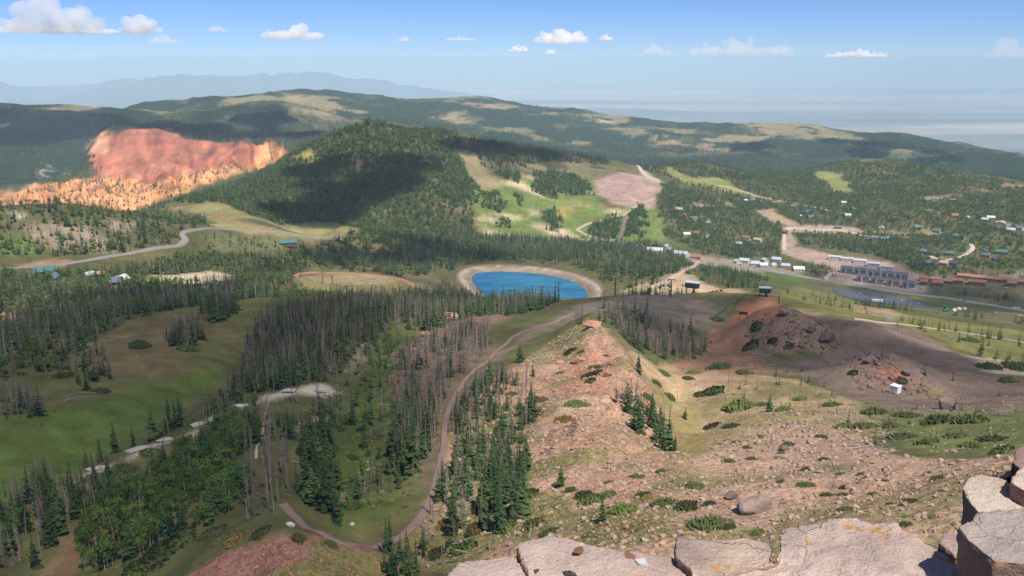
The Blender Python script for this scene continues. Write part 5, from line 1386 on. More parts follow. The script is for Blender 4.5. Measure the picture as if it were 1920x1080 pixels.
TREES = dict(spruce=[], dead=[], aspen=[])
REGION = []
def grow(where, pxs, dens, mix, hs=(9, 14), rmin=100, rmax=1e9, bare=False, clump=.5, cs=45.0):
    """trees over a stretch of ground: where = words for the place, mix = shares of spruce, dead, aspen"""
    poly = area(pxs, rmin, rmax); x0, y0 = poly.min(0); x1, y1 = poly.max(0)
    n = int((x1 - x0) * (y1 - y0) * dens * 1.35)
    x = RNG.uniform(x0, x1, n); y = RNG.uniform(y0, y1, n)
    rr = math.hypot(*poly.mean(0)); w = rr * .008
    m = in_poly(x + w * fbm(x, y, 25, 2, 5), y + w * fbm(x, y, 25, 2, 6), poly)
    x, y = x[m], y[m]
    cl = fbm(x, y, cs, 3, len(REGION) + 200)
    keep = RNG.random(len(x)) < np.clip(.74 + cl * clump, .05, 1)
    x, y = x[keep], y[keep]; r = np.hypot(x, y)
    keep = (r > rmin * .98) & (r < rmax * 1.02) & off_road(x, y) & off_houses(x, y)
    pd = sample(POND_DIST, x, y); keep &= pd < -12
    if bare:
        keep &= (sample(cov[..., 0], x, y) < .16) & (sample(cov[..., 1], x, y) < .19)
    x, y = x[keep], y[keep]
    h = RNG.uniform(hs[0], hs[1], len(x)) * RNG.choice([.55, .8, 1, 1, 1.1], len(x))
    keep = seen(x, y, h * .9); x, y, h = x[keep], y[keep], h[keep]
    ps, pd_, pa = mix; sp = fbm(x, y, 70, 3, len(REGION) + 300); u = RNG.random(len(x)) + sp * .25
    tot = ps + pd_ + pa
    kind = np.where(u < ps / tot, 0, np.where(u < (ps + pd_) / tot, 1, 2))
    z = H(x, y); k = len(REGION); REGION.append(where)
    for q, nm in enumerate(('spruce', 'dead', 'aspen')):
        i = kind == q
        if pa == 0 and q == 1: i = kind >= 1
        if pa == 0 and q == 2: continue
        hh = h[i] * (1.0 if q == 0 else 1.05 if q == 1 else .78)
        TREES[nm].append(np.stack([x[i], y[i], z[i] - .15, hh, np.full(i.sum(), k)], 1))

NB = 1e9
# near
grow('on the shaded slope below the pale crest', [(150, 1010), (200, 930), (330, 862), (420, 802), (478, 762), (500, 800), (480, 880), (450, 960), (380, 1000), (250, 1062), (180, 1085)], .10, (.45, .12, .55), (7, 11), rmax=400)
grow('at the bottom left edge of the meadow', [(-30, 1090), (-30, 945), (100, 905), (215, 905), (225, 960), (130, 1010), (70, 1090)], .12, (.35, .6, .05), (8, 13), rmax=400)
grow('in the grey dead stand by the bend of the pale track', [(455, 985), (475, 810), (515, 785), (545, 870), (540, 965)], .07, (.12, .88, 0), (10, 15), rmax=330)
grow('in the spruce clump right of the grey dead stand', [(555, 935), (560, 850), (600, 810), (628, 850), (650, 968), (612, 962)], .09, (.93, .07, 0), (7, 12), rmax=330)
grow('in the young thicket above the green bowl', [(580, 765), (605, 760), (645, 800), (645, 828), (605, 795)], .09, (1, .0, 0), (3, 6), rmax=420)
grow('along the pale left crest', [(140, 900), (300, 815), (400, 765), (480, 715), (520, 720), (500, 760), (420, 800), (320, 845), (200, 905)], .07, (.5, .45, .05), (8, 13), rmax=420, clump=.9)
grow('on the wooded crest between meadow and bowl', [(430, 725), (470, 640), (545, 570), (640, 562), (700, 565), (700, 620), (640, 700), (600, 720), (540, 735), (490, 740)], .13, (.6, .4, 0), (8, 13), rmin=300, rmax=700)
grow('on the slope between the pale crest and the bowl', [(520, 790), (545, 750), (620, 745), (650, 700), (680, 640), (720, 600), (730, 640), (690, 720), (650, 800), (620, 860), (560, 880)], .035, (.65, .35, 0), (5, 11), rmin=230, rmax=560)
grow('scattered over the green bowl', [(630, 880), (690, 740), (720, 650), (780, 640), (760, 760), (780, 880), (740, 960), (660, 980)], .04, (.65, .35, 0), (5, 9), rmax=560)
grow('in the grey dead stand beside the rutted track', [(730, 720), (790, 650), (880, 615), (935, 640), (862, 715), (838, 765), (820, 850), (780, 905), (735, 860)], .1, (.15, .85, 0), (9, 14), rmax=560)
grow('in the belt below the reservoir', [(640, 598), (700, 560), (800, 552), (900, 566), (1000, 564), (1050, 566), (980, 590), (900, 592), (800, 622), (710, 625)], .075, (.6, .4, 0), (9, 14), rmin=470, rmax=800)
grow('on the left flank of the red ridge', [(850, 770), (890, 715), (950, 700), (1000, 720), (990, 800), (975, 900), (1000, 960), (950, 1012), (850, 1025), (795, 1000), (835, 880)], .12, (.55, .45, 0), (6, 11), rmax=430)
grow('at the foot of the left talus by the pale track', [(700, 1040), (760, 1000), (850, 1010), (840, 1085), (700, 1090)], .04, (.6, .4, 0), (6, 9), rmax=260)
grow('in the dense clump on the right edge of the red ridge', [(1150, 745), (1195, 745), (1240, 790), (1268, 838), (1225, 832), (1180, 800), (1155, 775)], .12, (.85, .15, 0), (7, 10), rmax=330, clump=.1)
grow('in the grey dead stand behind the red ridge', [(1120, 575), (1180, 585), (1290, 635), (1310, 665), (1250, 680), (1185, 650), (1140, 605)], .065, (.12, .88, 0), (8, 13), rmin=420, rmax=640)
grow('at the dark edge right behind the red ridge', [(1170, 640), (1200, 640), (1260, 668), (1230, 675), (1190, 660)], .04, (.9, .1, 0), (5, 9), rmin=400, rmax=520)
grow('on the summit of the red ridge', [(1070, 592), (1130, 590), (1150, 612), (1120, 606), (1085, 606)], .07, (.15, .85, 0), (5, 9), rmin=400, rmax=520)
grow('among the fallen logs right of the ridge', [(1310, 735), (1420, 715), (1600, 745), (1680, 790), (1640, 830), (1560, 790), (1400, 760)], .005, (.75, .25, 0), (2.5, 6), rmax=460)
grow('in the green thicket above the talus', [(1620, 770), (1740, 765), (1900, 770), (1940, 800), (1850, 845), (1720, 815)], .014, (.9, .1, 0), (2.2, 4.5), rmax=430)
grow('below the rocky mounds', [(1280, 690), (1400, 680), (1500, 700), (1580, 735), (1480, 725), (1350, 705)], .006, (.9, .1, 0), (3, 6), rmax=520)
grow('in the log jam above the talus', [(1610, 800), (1660, 770), (1700, 790), (1690, 832), (1630, 838)], .03, (.2, .8, 0), (4, 7.5), rmax=420)
grow('on the dead clump in the left meadow', [(0, 792), (-10, 748), (65, 742), (88, 775), (40, 792)], .12, (.2, .8, 0), (7, 11), rmax=460)
grow('in the clump in the middle of the meadow', [(313, 645), (330, 625), (380, 622), (388, 642), (352, 656)], .2, (.6, .4, 0), (9, 13), rmax=620)
grow('in the clump at the back of the meadow', [(360, 595), (376, 575), (432, 572), (440, 592), (408, 606)], .12, (.55, .45, 0), (10, 14), rmax=640)
grow('in the clump at the left of the meadow', [(85, 710), (110, 670), (190, 660), (212, 715), (165, 738), (120, 722)], .06, (.6, .4, 0), (8, 11), rmax=560)
grow('in the wood left of the meadow', [(-30, 535), (100, 550), (200, 548), (330, 555), (420, 545), (500, 545), (520, 558), (420, 566), (330, 580), (250, 600), (165, 645), (100, 695), (-30, 730)], .045, (.5, .42, .08), (9, 14), rmin=380, rmax=900)
grow('on the graded ground by the mounds', [(1270, 690), (1330, 615), (1400, 640), (1480, 690), (1600, 742), (1800, 765), (1900, 765), (1900, 735), (1760, 690), (1640, 655), (1500, 690), (1400, 690)], .0022, (.8, .2, 0), (2.5, 5), rmin=340, rmax=640)
# middle distance
grow('in the wood round the left cabins', [(-30, 512), (60, 522), (150, 512), (260, 505), (330, 480), (420, 475), (560, 478), (545, 520), (560, 545), (480, 560), (400, 545), (300, 555), (200, 548), (100, 552), (-30, 540)], .03, (.6, .2, .2), (9, 14), rmin=740, rmax=1300, bare=True)
grow('in the sunny aspens below the left cabins', [(-30, 545), (120, 545), (260, 550), (230, 585), (100, 585), (-30, 575)], .02, (.1, .25, .65), (7, 11), rmin=560, rmax=860)
grow('on the rocky hill beyond the mountain road', [(-30, 388), (100, 380), (200, 390), (300, 422), (335, 448), (300, 462), (200, 476), (-30, 486)], .034, (.45, .35, .2), (9, 14), rmin=1040, rmax=1500, bare=False)
grow('in the green woods behind the rocky hill', [(200, 388), (310, 380), (330, 395), (400, 415), (370, 428), (330, 432), (280, 412)], .02, (.45, .2, .35), (9, 14), rmin=1150, rmax=2000, bare=True)
grow('scattered along the meadow road', [(370, 440), (470, 440), (560, 455), (560, 475), (420, 472), (368, 465)], .006, (.7, .2, .1), (6, 10), rmin=1130, rmax=1450)
grow('in the grove left of the lift meadow', [(545, 560), (520, 530), (560, 490), (600, 500), (560, 515), (562, 548), (600, 556), (660, 555), (640, 545), (690, 558), (640, 570), (560, 575)], .02, (.35, .1, .55), (8, 12), rmin=700, rmax=1250)
grow('in the dark spruce belt before the ski hill', [(540, 500), (560, 468), (650, 446), (760, 441), (900, 443), (1100, 450), (1220, 458), (1285, 480), (1282, 512), (1210, 535), (1140, 538), (1100, 502), (980, 490), (900, 490), (850, 508), (760, 522), (640, 505)], .02, (.66, .22, .12), (11, 17), rmin=1050, rmax=1780)
grow('beside the reservoir', [(800, 540), (830, 530), (850, 512), (862, 520), (875, 545), (890, 560), (860, 560)], .012, (.8, .2, 0), (9, 13), rmin=950, rmax=1250)
grow('between the reservoir and the lift station', [(1135, 545), (1200, 535), (1280, 540), (1290, 552), (1200, 556), (1135, 556)], .012, (.85, .15, 0), (8, 12), rmin=680, rmax=1250)
grow('between the lift works and the main road', [(1310, 503), (1380, 505), (1430, 520), (1425, 549), (1390, 548), (1320, 532)], .012, (.9, .1, 0), (10, 14), rmin=880, rmax=1700)
grow('on the grass slope below the town', [(1480, 545), (1560, 560), (1640, 585), (1800, 620), (1930, 640), (1930, 660), (1760, 640), (1640, 600), (1520, 580)], .0016, (.8, .2, 0), (8, 13), rmin=560, rmax=1250, clump=1.2)
grow('in the strip of spruces under the gravel', [(1680, 620), (1800, 640), (1900, 668), (1920, 690), (1800, 662), (1700, 640)], .006, (.7, .3, 0), (7, 11), rmin=520, rmax=1000)
grow('in the wood below the main road at the right', [(1560, 560), (1640, 575), (1760, 590), (1930, 605), (1930, 630), (1800, 612), (1700, 600)], .006, (.9, .1, 0), (10, 14), rmin=1000, rmax=1500)
# the ski hill
grow('on the wooded hill', [(560, 442), (470, 420), (400, 396), (330, 378), (350, 374), (420, 354), (520, 304), (600, 261), (690, 227), (760, 240), (830, 244), (882, 262), (868, 285), (885, 330), (890, 370), (895, 441), (700, 446)], .034, (.38, .14, .5), (11, 17), rmin=1400, rmax=2700, bare=True, clump=.3)
grow('along the ridge right of the wooded hill', [(880, 260), (950, 270), (1145, 300), (1150, 309), (1050, 304), (980, 310), (950, 322), (905, 312), (885, 285)], .022, (.85, .15, 0), (11, 17), rmin=1900, rmax=2800)
for q in ([(920, 318), (970, 322), (976, 345), (935, 337)], [(900, 365), (935, 358), (957, 395), (940, 402), (900, 386)], [(1000, 328), (1060, 322), (1100, 340), (1114, 365), (1075, 369), (1005, 350)], [(995, 345), (1040, 350), (1047, 380), (1002, 365)], [(1010, 402), (1040, 393), (1057, 420), (1052, 441), (1028, 434)], [(928, 410), (955, 412), (957, 430), (932, 428)], [(1098, 428), (1130, 412), (1168, 402), (1160, 450), (1110, 448)], [(1175, 402), (1195, 374), (1212, 400), (1195, 448), (1168, 450)], [(962, 360), (980, 365), (982, 390), (970, 385)]):
    grow('in a tree island between the ski runs', q, .042, (.6, .1, .3), (10, 15), rmin=1650, rmax=2700, clump=.1)
# town side
grow('on the ridge above the ski town', [(1170, 300), (1280, 302), (1350, 310), (1420, 326), (1400, 338), (1330, 332), (1250, 332), (1215, 322)], .018, (.85, .15, 0), (11, 16), rmin=2000, rmax=3300, bare=True)
grow('on the wooded hillside around the town', [(1225, 345), (1300, 335), (1400, 330), (1500, 322), (1560, 308), (1680, 301), (1760, 318), (1850, 335), (1960, 355), (1960, 505), (1850, 505), (1760, 495), (1715, 500), (1600, 465), (1490, 442), (1470, 455), (1458, 478), (1380, 486), (1290, 465), (1245, 440), (1240, 392)], .019, (.4, .12, .5), (10, 15), rmin=1650, rmax=3400, bare=True, clump=.45, cs=110)
grow('in the dark wood behind the roadside row', [(1285, 470), (1380, 460), (1460, 455), (1462, 482), (1380, 486), (1310, 482)], .014, (.8, .1, .1), (11, 15), rmin=1650, rmax=2000, bare=True)
grow('in the dark strip behind the rowhouses', [(1470, 440), (1600, 455), (1740, 475), (1760, 500), (1720, 510), (1650, 482), (1560, 466), (1480, 456)], .016, (.9, .1, 0), (11, 15), rmin=1650, rmax=2100, bare=True)
grow('in the dark wood by the rust-roofed lodges', [(1720, 510), (1770, 500), (1850, 505), (1930, 515), (1930, 525), (1800, 515), (1740, 522)], .014, (.9, .1, 0), (11, 15), rmin=1450, rmax=2000)
grow('in the wood below the rust-roofed lodges', [(1790, 552), (1830, 545), (1930, 545), (1960, 575), (1850, 562)], .014, (.9, .1, 0), (11, 15), rmin=1300, rmax=1700)
grow('in the grove at the road junction', [(1500, 500), (1540, 498), (1568, 505), (1566, 520), (1530, 520), (1505, 512)], .016, (.9, .1, 0), (10, 14), rmin=1450, rmax=1800)
# the amphitheatre
grow('on the orange fans of the cliffs', [(-30, 386), (80, 350), (180, 335), (300, 348), (350, 328), (440, 310), (530, 276), (530, 300), (400, 340), (330, 366), (250, 390)], .005, (.8, .2, 0), (10, 15), rmin=2500, rmax=3600, clump=.9, cs=70)
grow('in the dead forest above the red rim', [(345, 240), (450, 249), (560, 256), (640, 245), (610, 272), (530, 272), (420, 265), (350, 262)], .013, (.25, .75, 0), (12, 17), rmin=3300, rmax=4600)
grow('on the green slope left of the wooded hill', [(250, 388), (330, 370), (420, 345), (520, 305), (530, 318), (440, 352), (340, 384)], .012, (.5, .2, .3), (11, 15), rmin=1900, rmax=3100)
grow('on the slope left of the red face', [(60, 340), (110, 310), (170, 290), (185, 330), (120, 345)], .01, (.8, .2, 0), (11, 15), rmin=3300, rmax=4600)

grow('on the long far ridge', [(330, 205), (430, 195), (500, 184), (560, 176), (640, 175), (700, 184), (780, 195), (850, 190), (960, 194), (1130, 216), (1330, 241), (1520, 243), (1700, 258), (1850, 284), (1930, 302), (1900, 312), (1700, 298), (1500, 302), (1200, 296), (950, 268), (830, 243), (640, 246), (560, 242), (420, 215)], .0012, (.75, .05, .2), (17, 24), rmin=4800, rmax=8300, bare=True, clump=.7, cs=260)
grow('on the dark left ridge', [(-30, 200), (80, 206), (160, 211), (250, 216), (330, 226), (420, 238), (560, 250), (420, 252), (330, 238), (250, 244), (170, 255), (170, 290), (60, 320), (-30, 340)], .0024, (.75, .05, .2), (15, 22), rmin=3900, rmax=6700, clump=.5, cs=200)
grow('on the dark conical hill', [(425, 236), (460, 208), (490, 196), (530, 210), (565, 238), (500, 246)], .004, (.7, .3, 0), (15, 22), rmin=4600, rmax=6000, clump=.3)
grow('on the low hills behind the town', [(1350, 306), (1450, 313), (1560, 309), (1700, 316), (1800, 320), (1930, 332), (1930, 345), (1800, 330), (1480, 320), (1380, 318)], .004, (.5, .1, .4), (14, 20), rmin=3700, rmax=4900, clump=.3)

HERO = dict(spruce=[(1213, 607, 52, 'lone tall dark spruce rising behind the red ridge'), (1197, 698, 42, 'lone slim spruce on the right shoulder of the red ridge'), (975, 680, 40, 'upper spruce of a pair on the pinkish ridge flank'), (1000, 706, 30, 'small spruce just right of the pair on the ridge flank'), (1052, 912, 42, 'lone spruce on the stony nose of the ridge'), (1129, 978, 50, 'lone pale-green spruce by the green shrub mat'), (1443, 772, 36, 'lone spruce beside the fallen logs right of the ridge'), (1285, 786, 22, 'broad low spruce alone in the yellow grass'), (632, 980, 78, 'tall blue-green spruce at the edge of the green bowl'), (610, 960, 90, 'tallest spruce of the clump right of the dead stand'), (737, 1080, 58, 'spruce at the bottom edge by the red-brown knob'), (722, 1072, 44, 'smaller spruce left of the one at the bottom edge'), (1242, 842, 72, 'tall pointed spruce at the lower end of the ridge clump'), (1252, 846, 84, 'tallest pointed spruce of the ridge clump'), (1266, 846, 34, 'smallest spruce at the tip of the ridge clump'), (163, 876, 36, 'lone small spruce on the lower pale crest'), (188, 866, 46, 'spruce beside the snag on the lower pale crest'), (218, 850, 58, 'bushy dark spruce on the middle of the pale crest'), (250, 838, 44, 'spruce next to the bushy one on the pale crest'), (690, 855, 24, 'lone small spruce on the floor of the green bowl'), (1293, 640, 52, 'slim dark spruce beside the gravel right of the dead stand'), (1410, 645, 24, 'dark little spruce left of the rocky mound')],
 dead=[(1365, 724, 74, 'taller bare orange pole of the pair on the pale saddle'), (1372, 726, 68, 'shorter bare orange pole of the pair on the pale saddle'), (1490, 780, 44, 'thin bare pole among the fallen logs'), (1270, 750, 28, 'thin dead pole on the yellow grass'), (1090, 590, 56, 'pale dead snag at the top left of the red ridge')])
def copies(kind, rows, hero=False):
    """a tree and its parts for each place"""
    for x, y, z, h, label, group, var in rows:
        root = link('spruce_tree' if kind == 'spruce' else 'dead_tree' if kind == 'dead' else 'aspen_tree', None, None, (x, y, z))
        root.rotation_euler = (random.uniform(-.03, .03), random.uniform(-.03, .03), random.random() * 6.28)
        k = random.uniform(.7, 1.35) * (1.0 if kind != 'dead' else min(1.3, 11 / h)); root.scale = (h * k, h * k, h)
        tag(root, label, 'tree', group)
        for nm, me in NEARV[kind][var]:
            c = link(nm, me, root)
            if nm == 'branches': c['kind'] = 'stuff'
LOOK = dict(spruce='living green spruce', dead='grey dead spruce', aspen='leafy pale-trunked aspen')
WORDS = dict(spruce='spruce', dead='dead spruce', aspen='aspen')
NTREES = {}
for kind in ('spruce', 'dead', 'aspen'):
    rows = []
    for px, py, hp, lab in HERO.get(kind, []):
        p = at(px, py, 100, 900); d = p.length; rows.append((p.x, p.y, p.z - .1, hp * d / F_PX * 1.04, lab, 'notable single trees', 6 if kind == 'dead' and 'pole' in lab else random.randrange(5)))
    allt = np.concatenate(TREES[kind]); r = np.hypot(allt[:, 0], allt[:, 1])
    size = allt[:, 3] / r
    order = np.argsort(-size); lim = 300 - len(rows)
    near = order[:lim]; far = order[lim:]
    byreg = {}; proj_ = {i: project(allt[i, :3]) for i in near}
    for i in near: byreg.setdefault(int(allt[i, 4]), []).append(i)
    for k, ii in byreg.items():
        ii = sorted(ii, key=lambda i: -allt[i, 3]); hs_ = [allt[i, 3] for i in ii]
        for q, i in enumerate(ii):
            if q == 0 and len(ii) > 1: lab = 'tallest %s standing %s' % (LOOK[kind].split(' ', 1)[1] if kind == 'aspen' else LOOK[kind], REGION[k])
            elif q == len(ii) - 1 and len(ii) > 2: lab = 'shortest %s standing %s' % (LOOK[kind], REGION[k])
            elif q < len(ii) / 2: lab = 'taller %s %s' % (LOOK[kind], REGION[k])
            else: lab = 'shorter %s %s' % (LOOK[kind], REGION[k])
            lab = ' '.join(lab.split()[:16])
            if len(ii) > 14 and lab.startswith(('taller', 'shorter')):
                pj = proj_[i]; xs_ = [proj_[j][0] for j in ii]; ys_ = [proj_[j][1] for j in ii]
                fx = (pj[0] - min(xs_)) / (max(xs_) - min(xs_) + 1e-6); fy = (pj[1] - min(ys_)) / (max(ys_) - min(ys_) + 1e-6)
                l2 = lab + ', ' + ('upper' if fy < .34 else 'middle' if fy < .67 else 'lower') + ' ' + ('left' if fx < .34 else 'centre' if fx < .67 else 'right') + ' part'
                if len(l2.split()) <= 16: lab = l2
            rows.append((allt[i, 0], allt[i, 1], allt[i, 2], allt[i, 3], lab, '%s trees %s' % (WORDS[kind], REGION[k]), random.randrange(len(NEARV[kind]))))
    copies(kind, rows)
    t = allt[far]; NTREES[kind] = (len(rows), len(t))
    # the rest: one object for each sector of the country
    rr_ = np.hypot(t[:, 0], t[:, 1]); az_ = np.arctan2(t[:, 0], t[:, 1])
    for lo, hi, wl in ((0, 900, 'near woods'), (900, 1850, 'middle woods'), (1850, 9000, 'far hillsides')):
        m = (rr_ >= lo) & (rr_ < hi); q = t[m]; n = len(q)
        if not n: continue
        rot = np.zeros((n, 3)); rot[:, 2] = RNG.uniform(0, 6.28, n); rot[:, :2] = RNG.normal(0, .03, (n, 2))
        wd = RNG.uniform(.7, 1.45, n) * (1.25 if lo > 1800 else 1.1 if lo else 1.0)
        scl = np.stack([q[:, 3] * wd, q[:, 3] * wd, q[:, 3]], 1)
        nm = {'spruce': 'spruce_woodland', 'dead': 'dead_woodland', 'aspen': 'aspen_woodland'}[kind]
        scatter_obj(nm, {'spruce': 'dark green spruces', 'dead': 'grey dead spruces', 'aspen': 'bright green aspens'}[kind] + ' massed over the ' + wl, GT[kind], q[:, :3], rot, scl, RNG.integers(0, 4, n))
print('TREES', NTREES)
# ------------------------------------------------------------------ rocks
def rock_mat(name, col, col2, scale=.35, lichen=None):
    m, nt, b = new_mat(name)
    tc = N(nt, 'ShaderNodeTexCoord'); geo = N(nt, 'ShaderNodeNewGeometry'); oi = N(nt, 'ShaderNodeObjectInfo')
    P = tc.outputs['Object']
    a = noise(nt, P, scale, 6, .7); c = noise(nt, P, scale * 7, 5, .7)
    base = mixc(nt, col, col2, ramp(nt, a, .35, .65))
    k = mth(nt, 'ADD', .6, mth(nt, 'MULTIPLY', c, .5)); k = mth(nt, 'ADD', k, mth(nt, 'MULTIPLY', oi.outputs['Random'], .35))
    vm = N(nt, 'ShaderNodeVectorMath', operation='SCALE'); nt.links.new(base, vm.inputs[0]); nt.links.new(k, vm.inputs['Scale'])
    nt.links.new(vm.outputs[0], b.inputs['Base Color']); b.inputs['Roughness'].default_value = .95
    bp = N(nt, 'ShaderNodeBump'); bp.inputs['Strength'].default_value = .6; bp.inputs['Distance'].default_value = .1; nt.links.new(c, bp.inputs['Height']); nt.links.new(bp.outputs[0], b.inputs['Normal'])
    return m
M_STONE = rock_mat('pink_talus_stone', (.36, .252, .188), (.30, .2, .15), .9)
M_DARKROCK = rock_mat('dark_volcanic_rock', (.21, .145, .118), (.125, .095, .085), .5)
M_REDROCK = rock_mat('red_rock', (.42, .19, .125), (.34, .2, .15), .6)
M_WHITEROCK = rock_mat('pale_limestone', (.5, .46, .40), (.4, .36, .31), .6)

def stone_mesh(seed, mat, n=13, sq=.62, bevel=False):
    rnd = random.Random(seed); bm = bmesh.new()
    for _ in range(n):
        d = Vector((rnd.gauss(0, 1), rnd.gauss(0, 1), rnd.gauss(0, 1))).normalized(); bm.verts.new((d.x * rnd.uniform(.4, .56), d.y * rnd.uniform(.36, .5), d.z * .5 * sq + sq * .32))
    bmesh.ops.convex_hull(bm, input=bm.verts)
    for v in [v for v in bm.verts if not v.link_faces]: bm.verts.remove(v)
    me = bpy.data.meshes.new('stone'); bm.to_mesh(me); bm.free(); me.materials.append(mat); return me
STONES = [stone_mesh(i, M_STONE, 11 + i % 4, (.55, .7, .45, .8, .6, .5)[i % 6]) for i in range(8)]
DSTONES = [stone_mesh(i + 30, M_DARKROCK, 12, .75) for i in range(4)]
RSTONES = [stone_mesh(i + 60, M_REDROCK, 12, .6) for i in range(4)]
WSTONES = [stone_mesh(i + 90, M_WHITEROCK, 12, .6) for i in range(3)]

def strew(pxs, dens, smin, smax, rmax, rmin=100, st=.5):
    poly = area(pxs, rmin, rmax); x0, y0 = poly.min(0); x1, y1 = poly.max(0)
    n = int((x1 - x0) * (y1 - y0) * dens); x = RNG.uniform(x0, x1, n); y = RNG.uniform(y0, y1, n)
    m = in_poly(x, y, poly) & (sample(stony, x, y) > st * RNG.uniform(.6, 1.4, n)); x, y = x[m], y[m]
    m = seen(x, y, .4) & off_road(x, y); x, y = x[m], y[m]
    s = smin * (smax / smin) ** (RNG.random(len(x)) ** 3.6)
    return np.stack([x, y, H(x, y) - s * .12, s], 1)
ALLT = [(850, 800), (960, 690), (1060, 622), (1105, 596), (1145, 622), (1215, 728), (1275, 848), (1330, 835), (1480, 765), (1600, 770), (1700, 820), (1800, 850), (1960, 840), (1960, 1090), (760, 1090)]
st_r = strew(ALLT, .85, .32, 2.0, 460)
st_k = strew([(330, 1095), (420, 1032), (520, 1000), (600, 1002), (690, 1026), (745, 1056), (770, 1095)], 1.0, .3, 1.2, 240)
st_m = strew([(1395, 650), (1400, 605), (1450, 570), (1530, 585), (1578, 640), (1765, 722), (1745, 745), (1620, 735), (1560, 670), (1470, 664)], .45, .5, 3.2, 600)
vis = st_r[:, 3] / np.hypot(st_r[:, 0], st_r[:, 1]); o_ = np.argsort(-vis)
big, rest = st_r[o_[:190]], st_r[o_[190:]]
def where_stone(px, py):
    if px < 1000: return 'on the left talus of the red ridge'
    if px < 1280: return 'on the stony nose of the red ridge' if py > 750 else 'on the crest of the red ridge'
    if px < 1500: return 'on the pink talus above the lichened slab'
    if px < 1720: return 'on the wide pink talus slope'
    return 'on the talus beside the right-hand slabs'
for i, (x, y, z, s) in enumerate(big):
    o = link('boulder', STONES[i % 8], None, (x, y, z)); o.scale = (s, s * random.uniform(.8, 1.2), s * random.uniform(.7, 1.1)); o.rotation_euler = (random.uniform(-.3, .3), random.uniform(-.3, .3), random.random() * 6.3)
    px, py = project((x, y, z)); wpl = where_stone(px, py)
    tag(o, ('large' if s > 1.6 else 'medium') + ' angular pinkish boulder ' + wpl, 'rock', 'boulders ' + wpl)
for i, (x, y, z, s) in enumerate(st_m[np.argsort(-st_m[:, 3])[:60]]):
    o = link('boulder', DSTONES[i % 4], None, (x, y, z)); o.scale = (s * 1.15, s, s * .9); o.rotation_euler = (0, 0, random.random() * 6.3)
    px, py = project((x, y, z)); wpl = 'on the rocky mound by the red pad' if px < 1580 else 'on the rocky mound above the white hut'
    tag(o, ('large' if s > 1.6 else 'small') + ' dark volcanic boulder ' + wpl, 'rock', 'dark boulders ' + wpl)
def litter(pxs, dens, smin, smax, rmin, rmax):
    poly = area(pxs, rmin, rmax); x0, y0 = poly.min(0); x1, y1 = poly.max(0); n = int((x1 - x0) * (y1 - y0) * dens); x = RNG.uniform(x0, x1, n); y = RNG.uniform(y0, y1, n)
    m = in_poly(x, y, poly); x, y = x[m], y[m]; m = seen(x, y, .3) & (RNG.random(len(x)) < np.clip(.5 + fbm(x, y, 20, 3, 88), .05, 1)); x, y = x[m], y[m]
    s = smin * (smax / smin) ** (RNG.random(len(x)) ** 2.2); return np.stack([x, y, H(x, y) - s * .12, s], 1)
st_a = litter([(1180, 668), (1300, 688), (1420, 700), (1500, 715), (1620, 755), (1900, 760), (1900, 850), (1720, 835), (1600, 800), (1490, 790), (1350, 830), (1290, 862), (1245, 775)], .10, .35, 1.3, 180, 480)
st_b = litter([(1260, 690), (1330, 612), (1385, 580), (1450, 560), (1560, 598), (1640, 598), (1800, 663), (1940, 722), (1940, 775), (1700, 772), (1600, 745), (1440, 695)], .05, .4, 1.5, 330, 720)
st_c = litter([(600, 1000), (640, 870), (690, 730), (740, 600), (930, 585), (940, 640), (860, 730), (830, 860), (780, 990)], .05, .35, 1.3, 180, 600)
st_d = litter([(-20, 930), (-20, 700), (200, 620), (420, 580), (500, 570), (440, 690), (300, 800), (100, 920)], .004, .4, 1.2, 260, 650)
PST = proto_collection('talus_stones', STONES); GTS = scatter_tree(PST); PSD = proto_collection('dark_stones', DSTONES); GTD = scatter_tree(PSD); PSR = proto_collection('red_stones', RSTONES); GTR = scatter_tree(PSR)
def stone_field(name, label, gt, q, nv, up=1.0):
    n = len(q); rot = np.stack([RNG.normal(0, .3, n), RNG.normal(0, .3, n), RNG.uniform(0, 6.3, n)], 1)
    scl = q[:, 3:4] * RNG.uniform(.75, 1.25, (n, 3)) * up
    return scatter_obj(name, label, gt, q[:, :3], rot, scl, RNG.integers(0, nv, n))
stone_field('talus_rubble', 'pink angular rubble covering the talus slopes', GTS, rest, 8)
stone_field('loose_stones', 'loose stones scattered over the pale saddle', GTS, st_a, 8)
stone_field('loose_stones', 'brown stones scattered over the graded ground by the mounds', GTR, st_b, 4)
stone_field('loose_stones', 'reddish stones scattered through the bowl', GTR, st_c, 4)
stone_field('loose_stones', 'few pale stones dotted over the left meadow', GTS, st_d, 8)
stone_field('knob_rubble', 'red-brown rubble on the knob at the bottom', GTR, st_k, 4)
stone_field('mound_rubble', 'dark rubble covering the two rocky mounds', GTD, st_m[np.argsort(-st_m[:, 3])[60:]], 4)

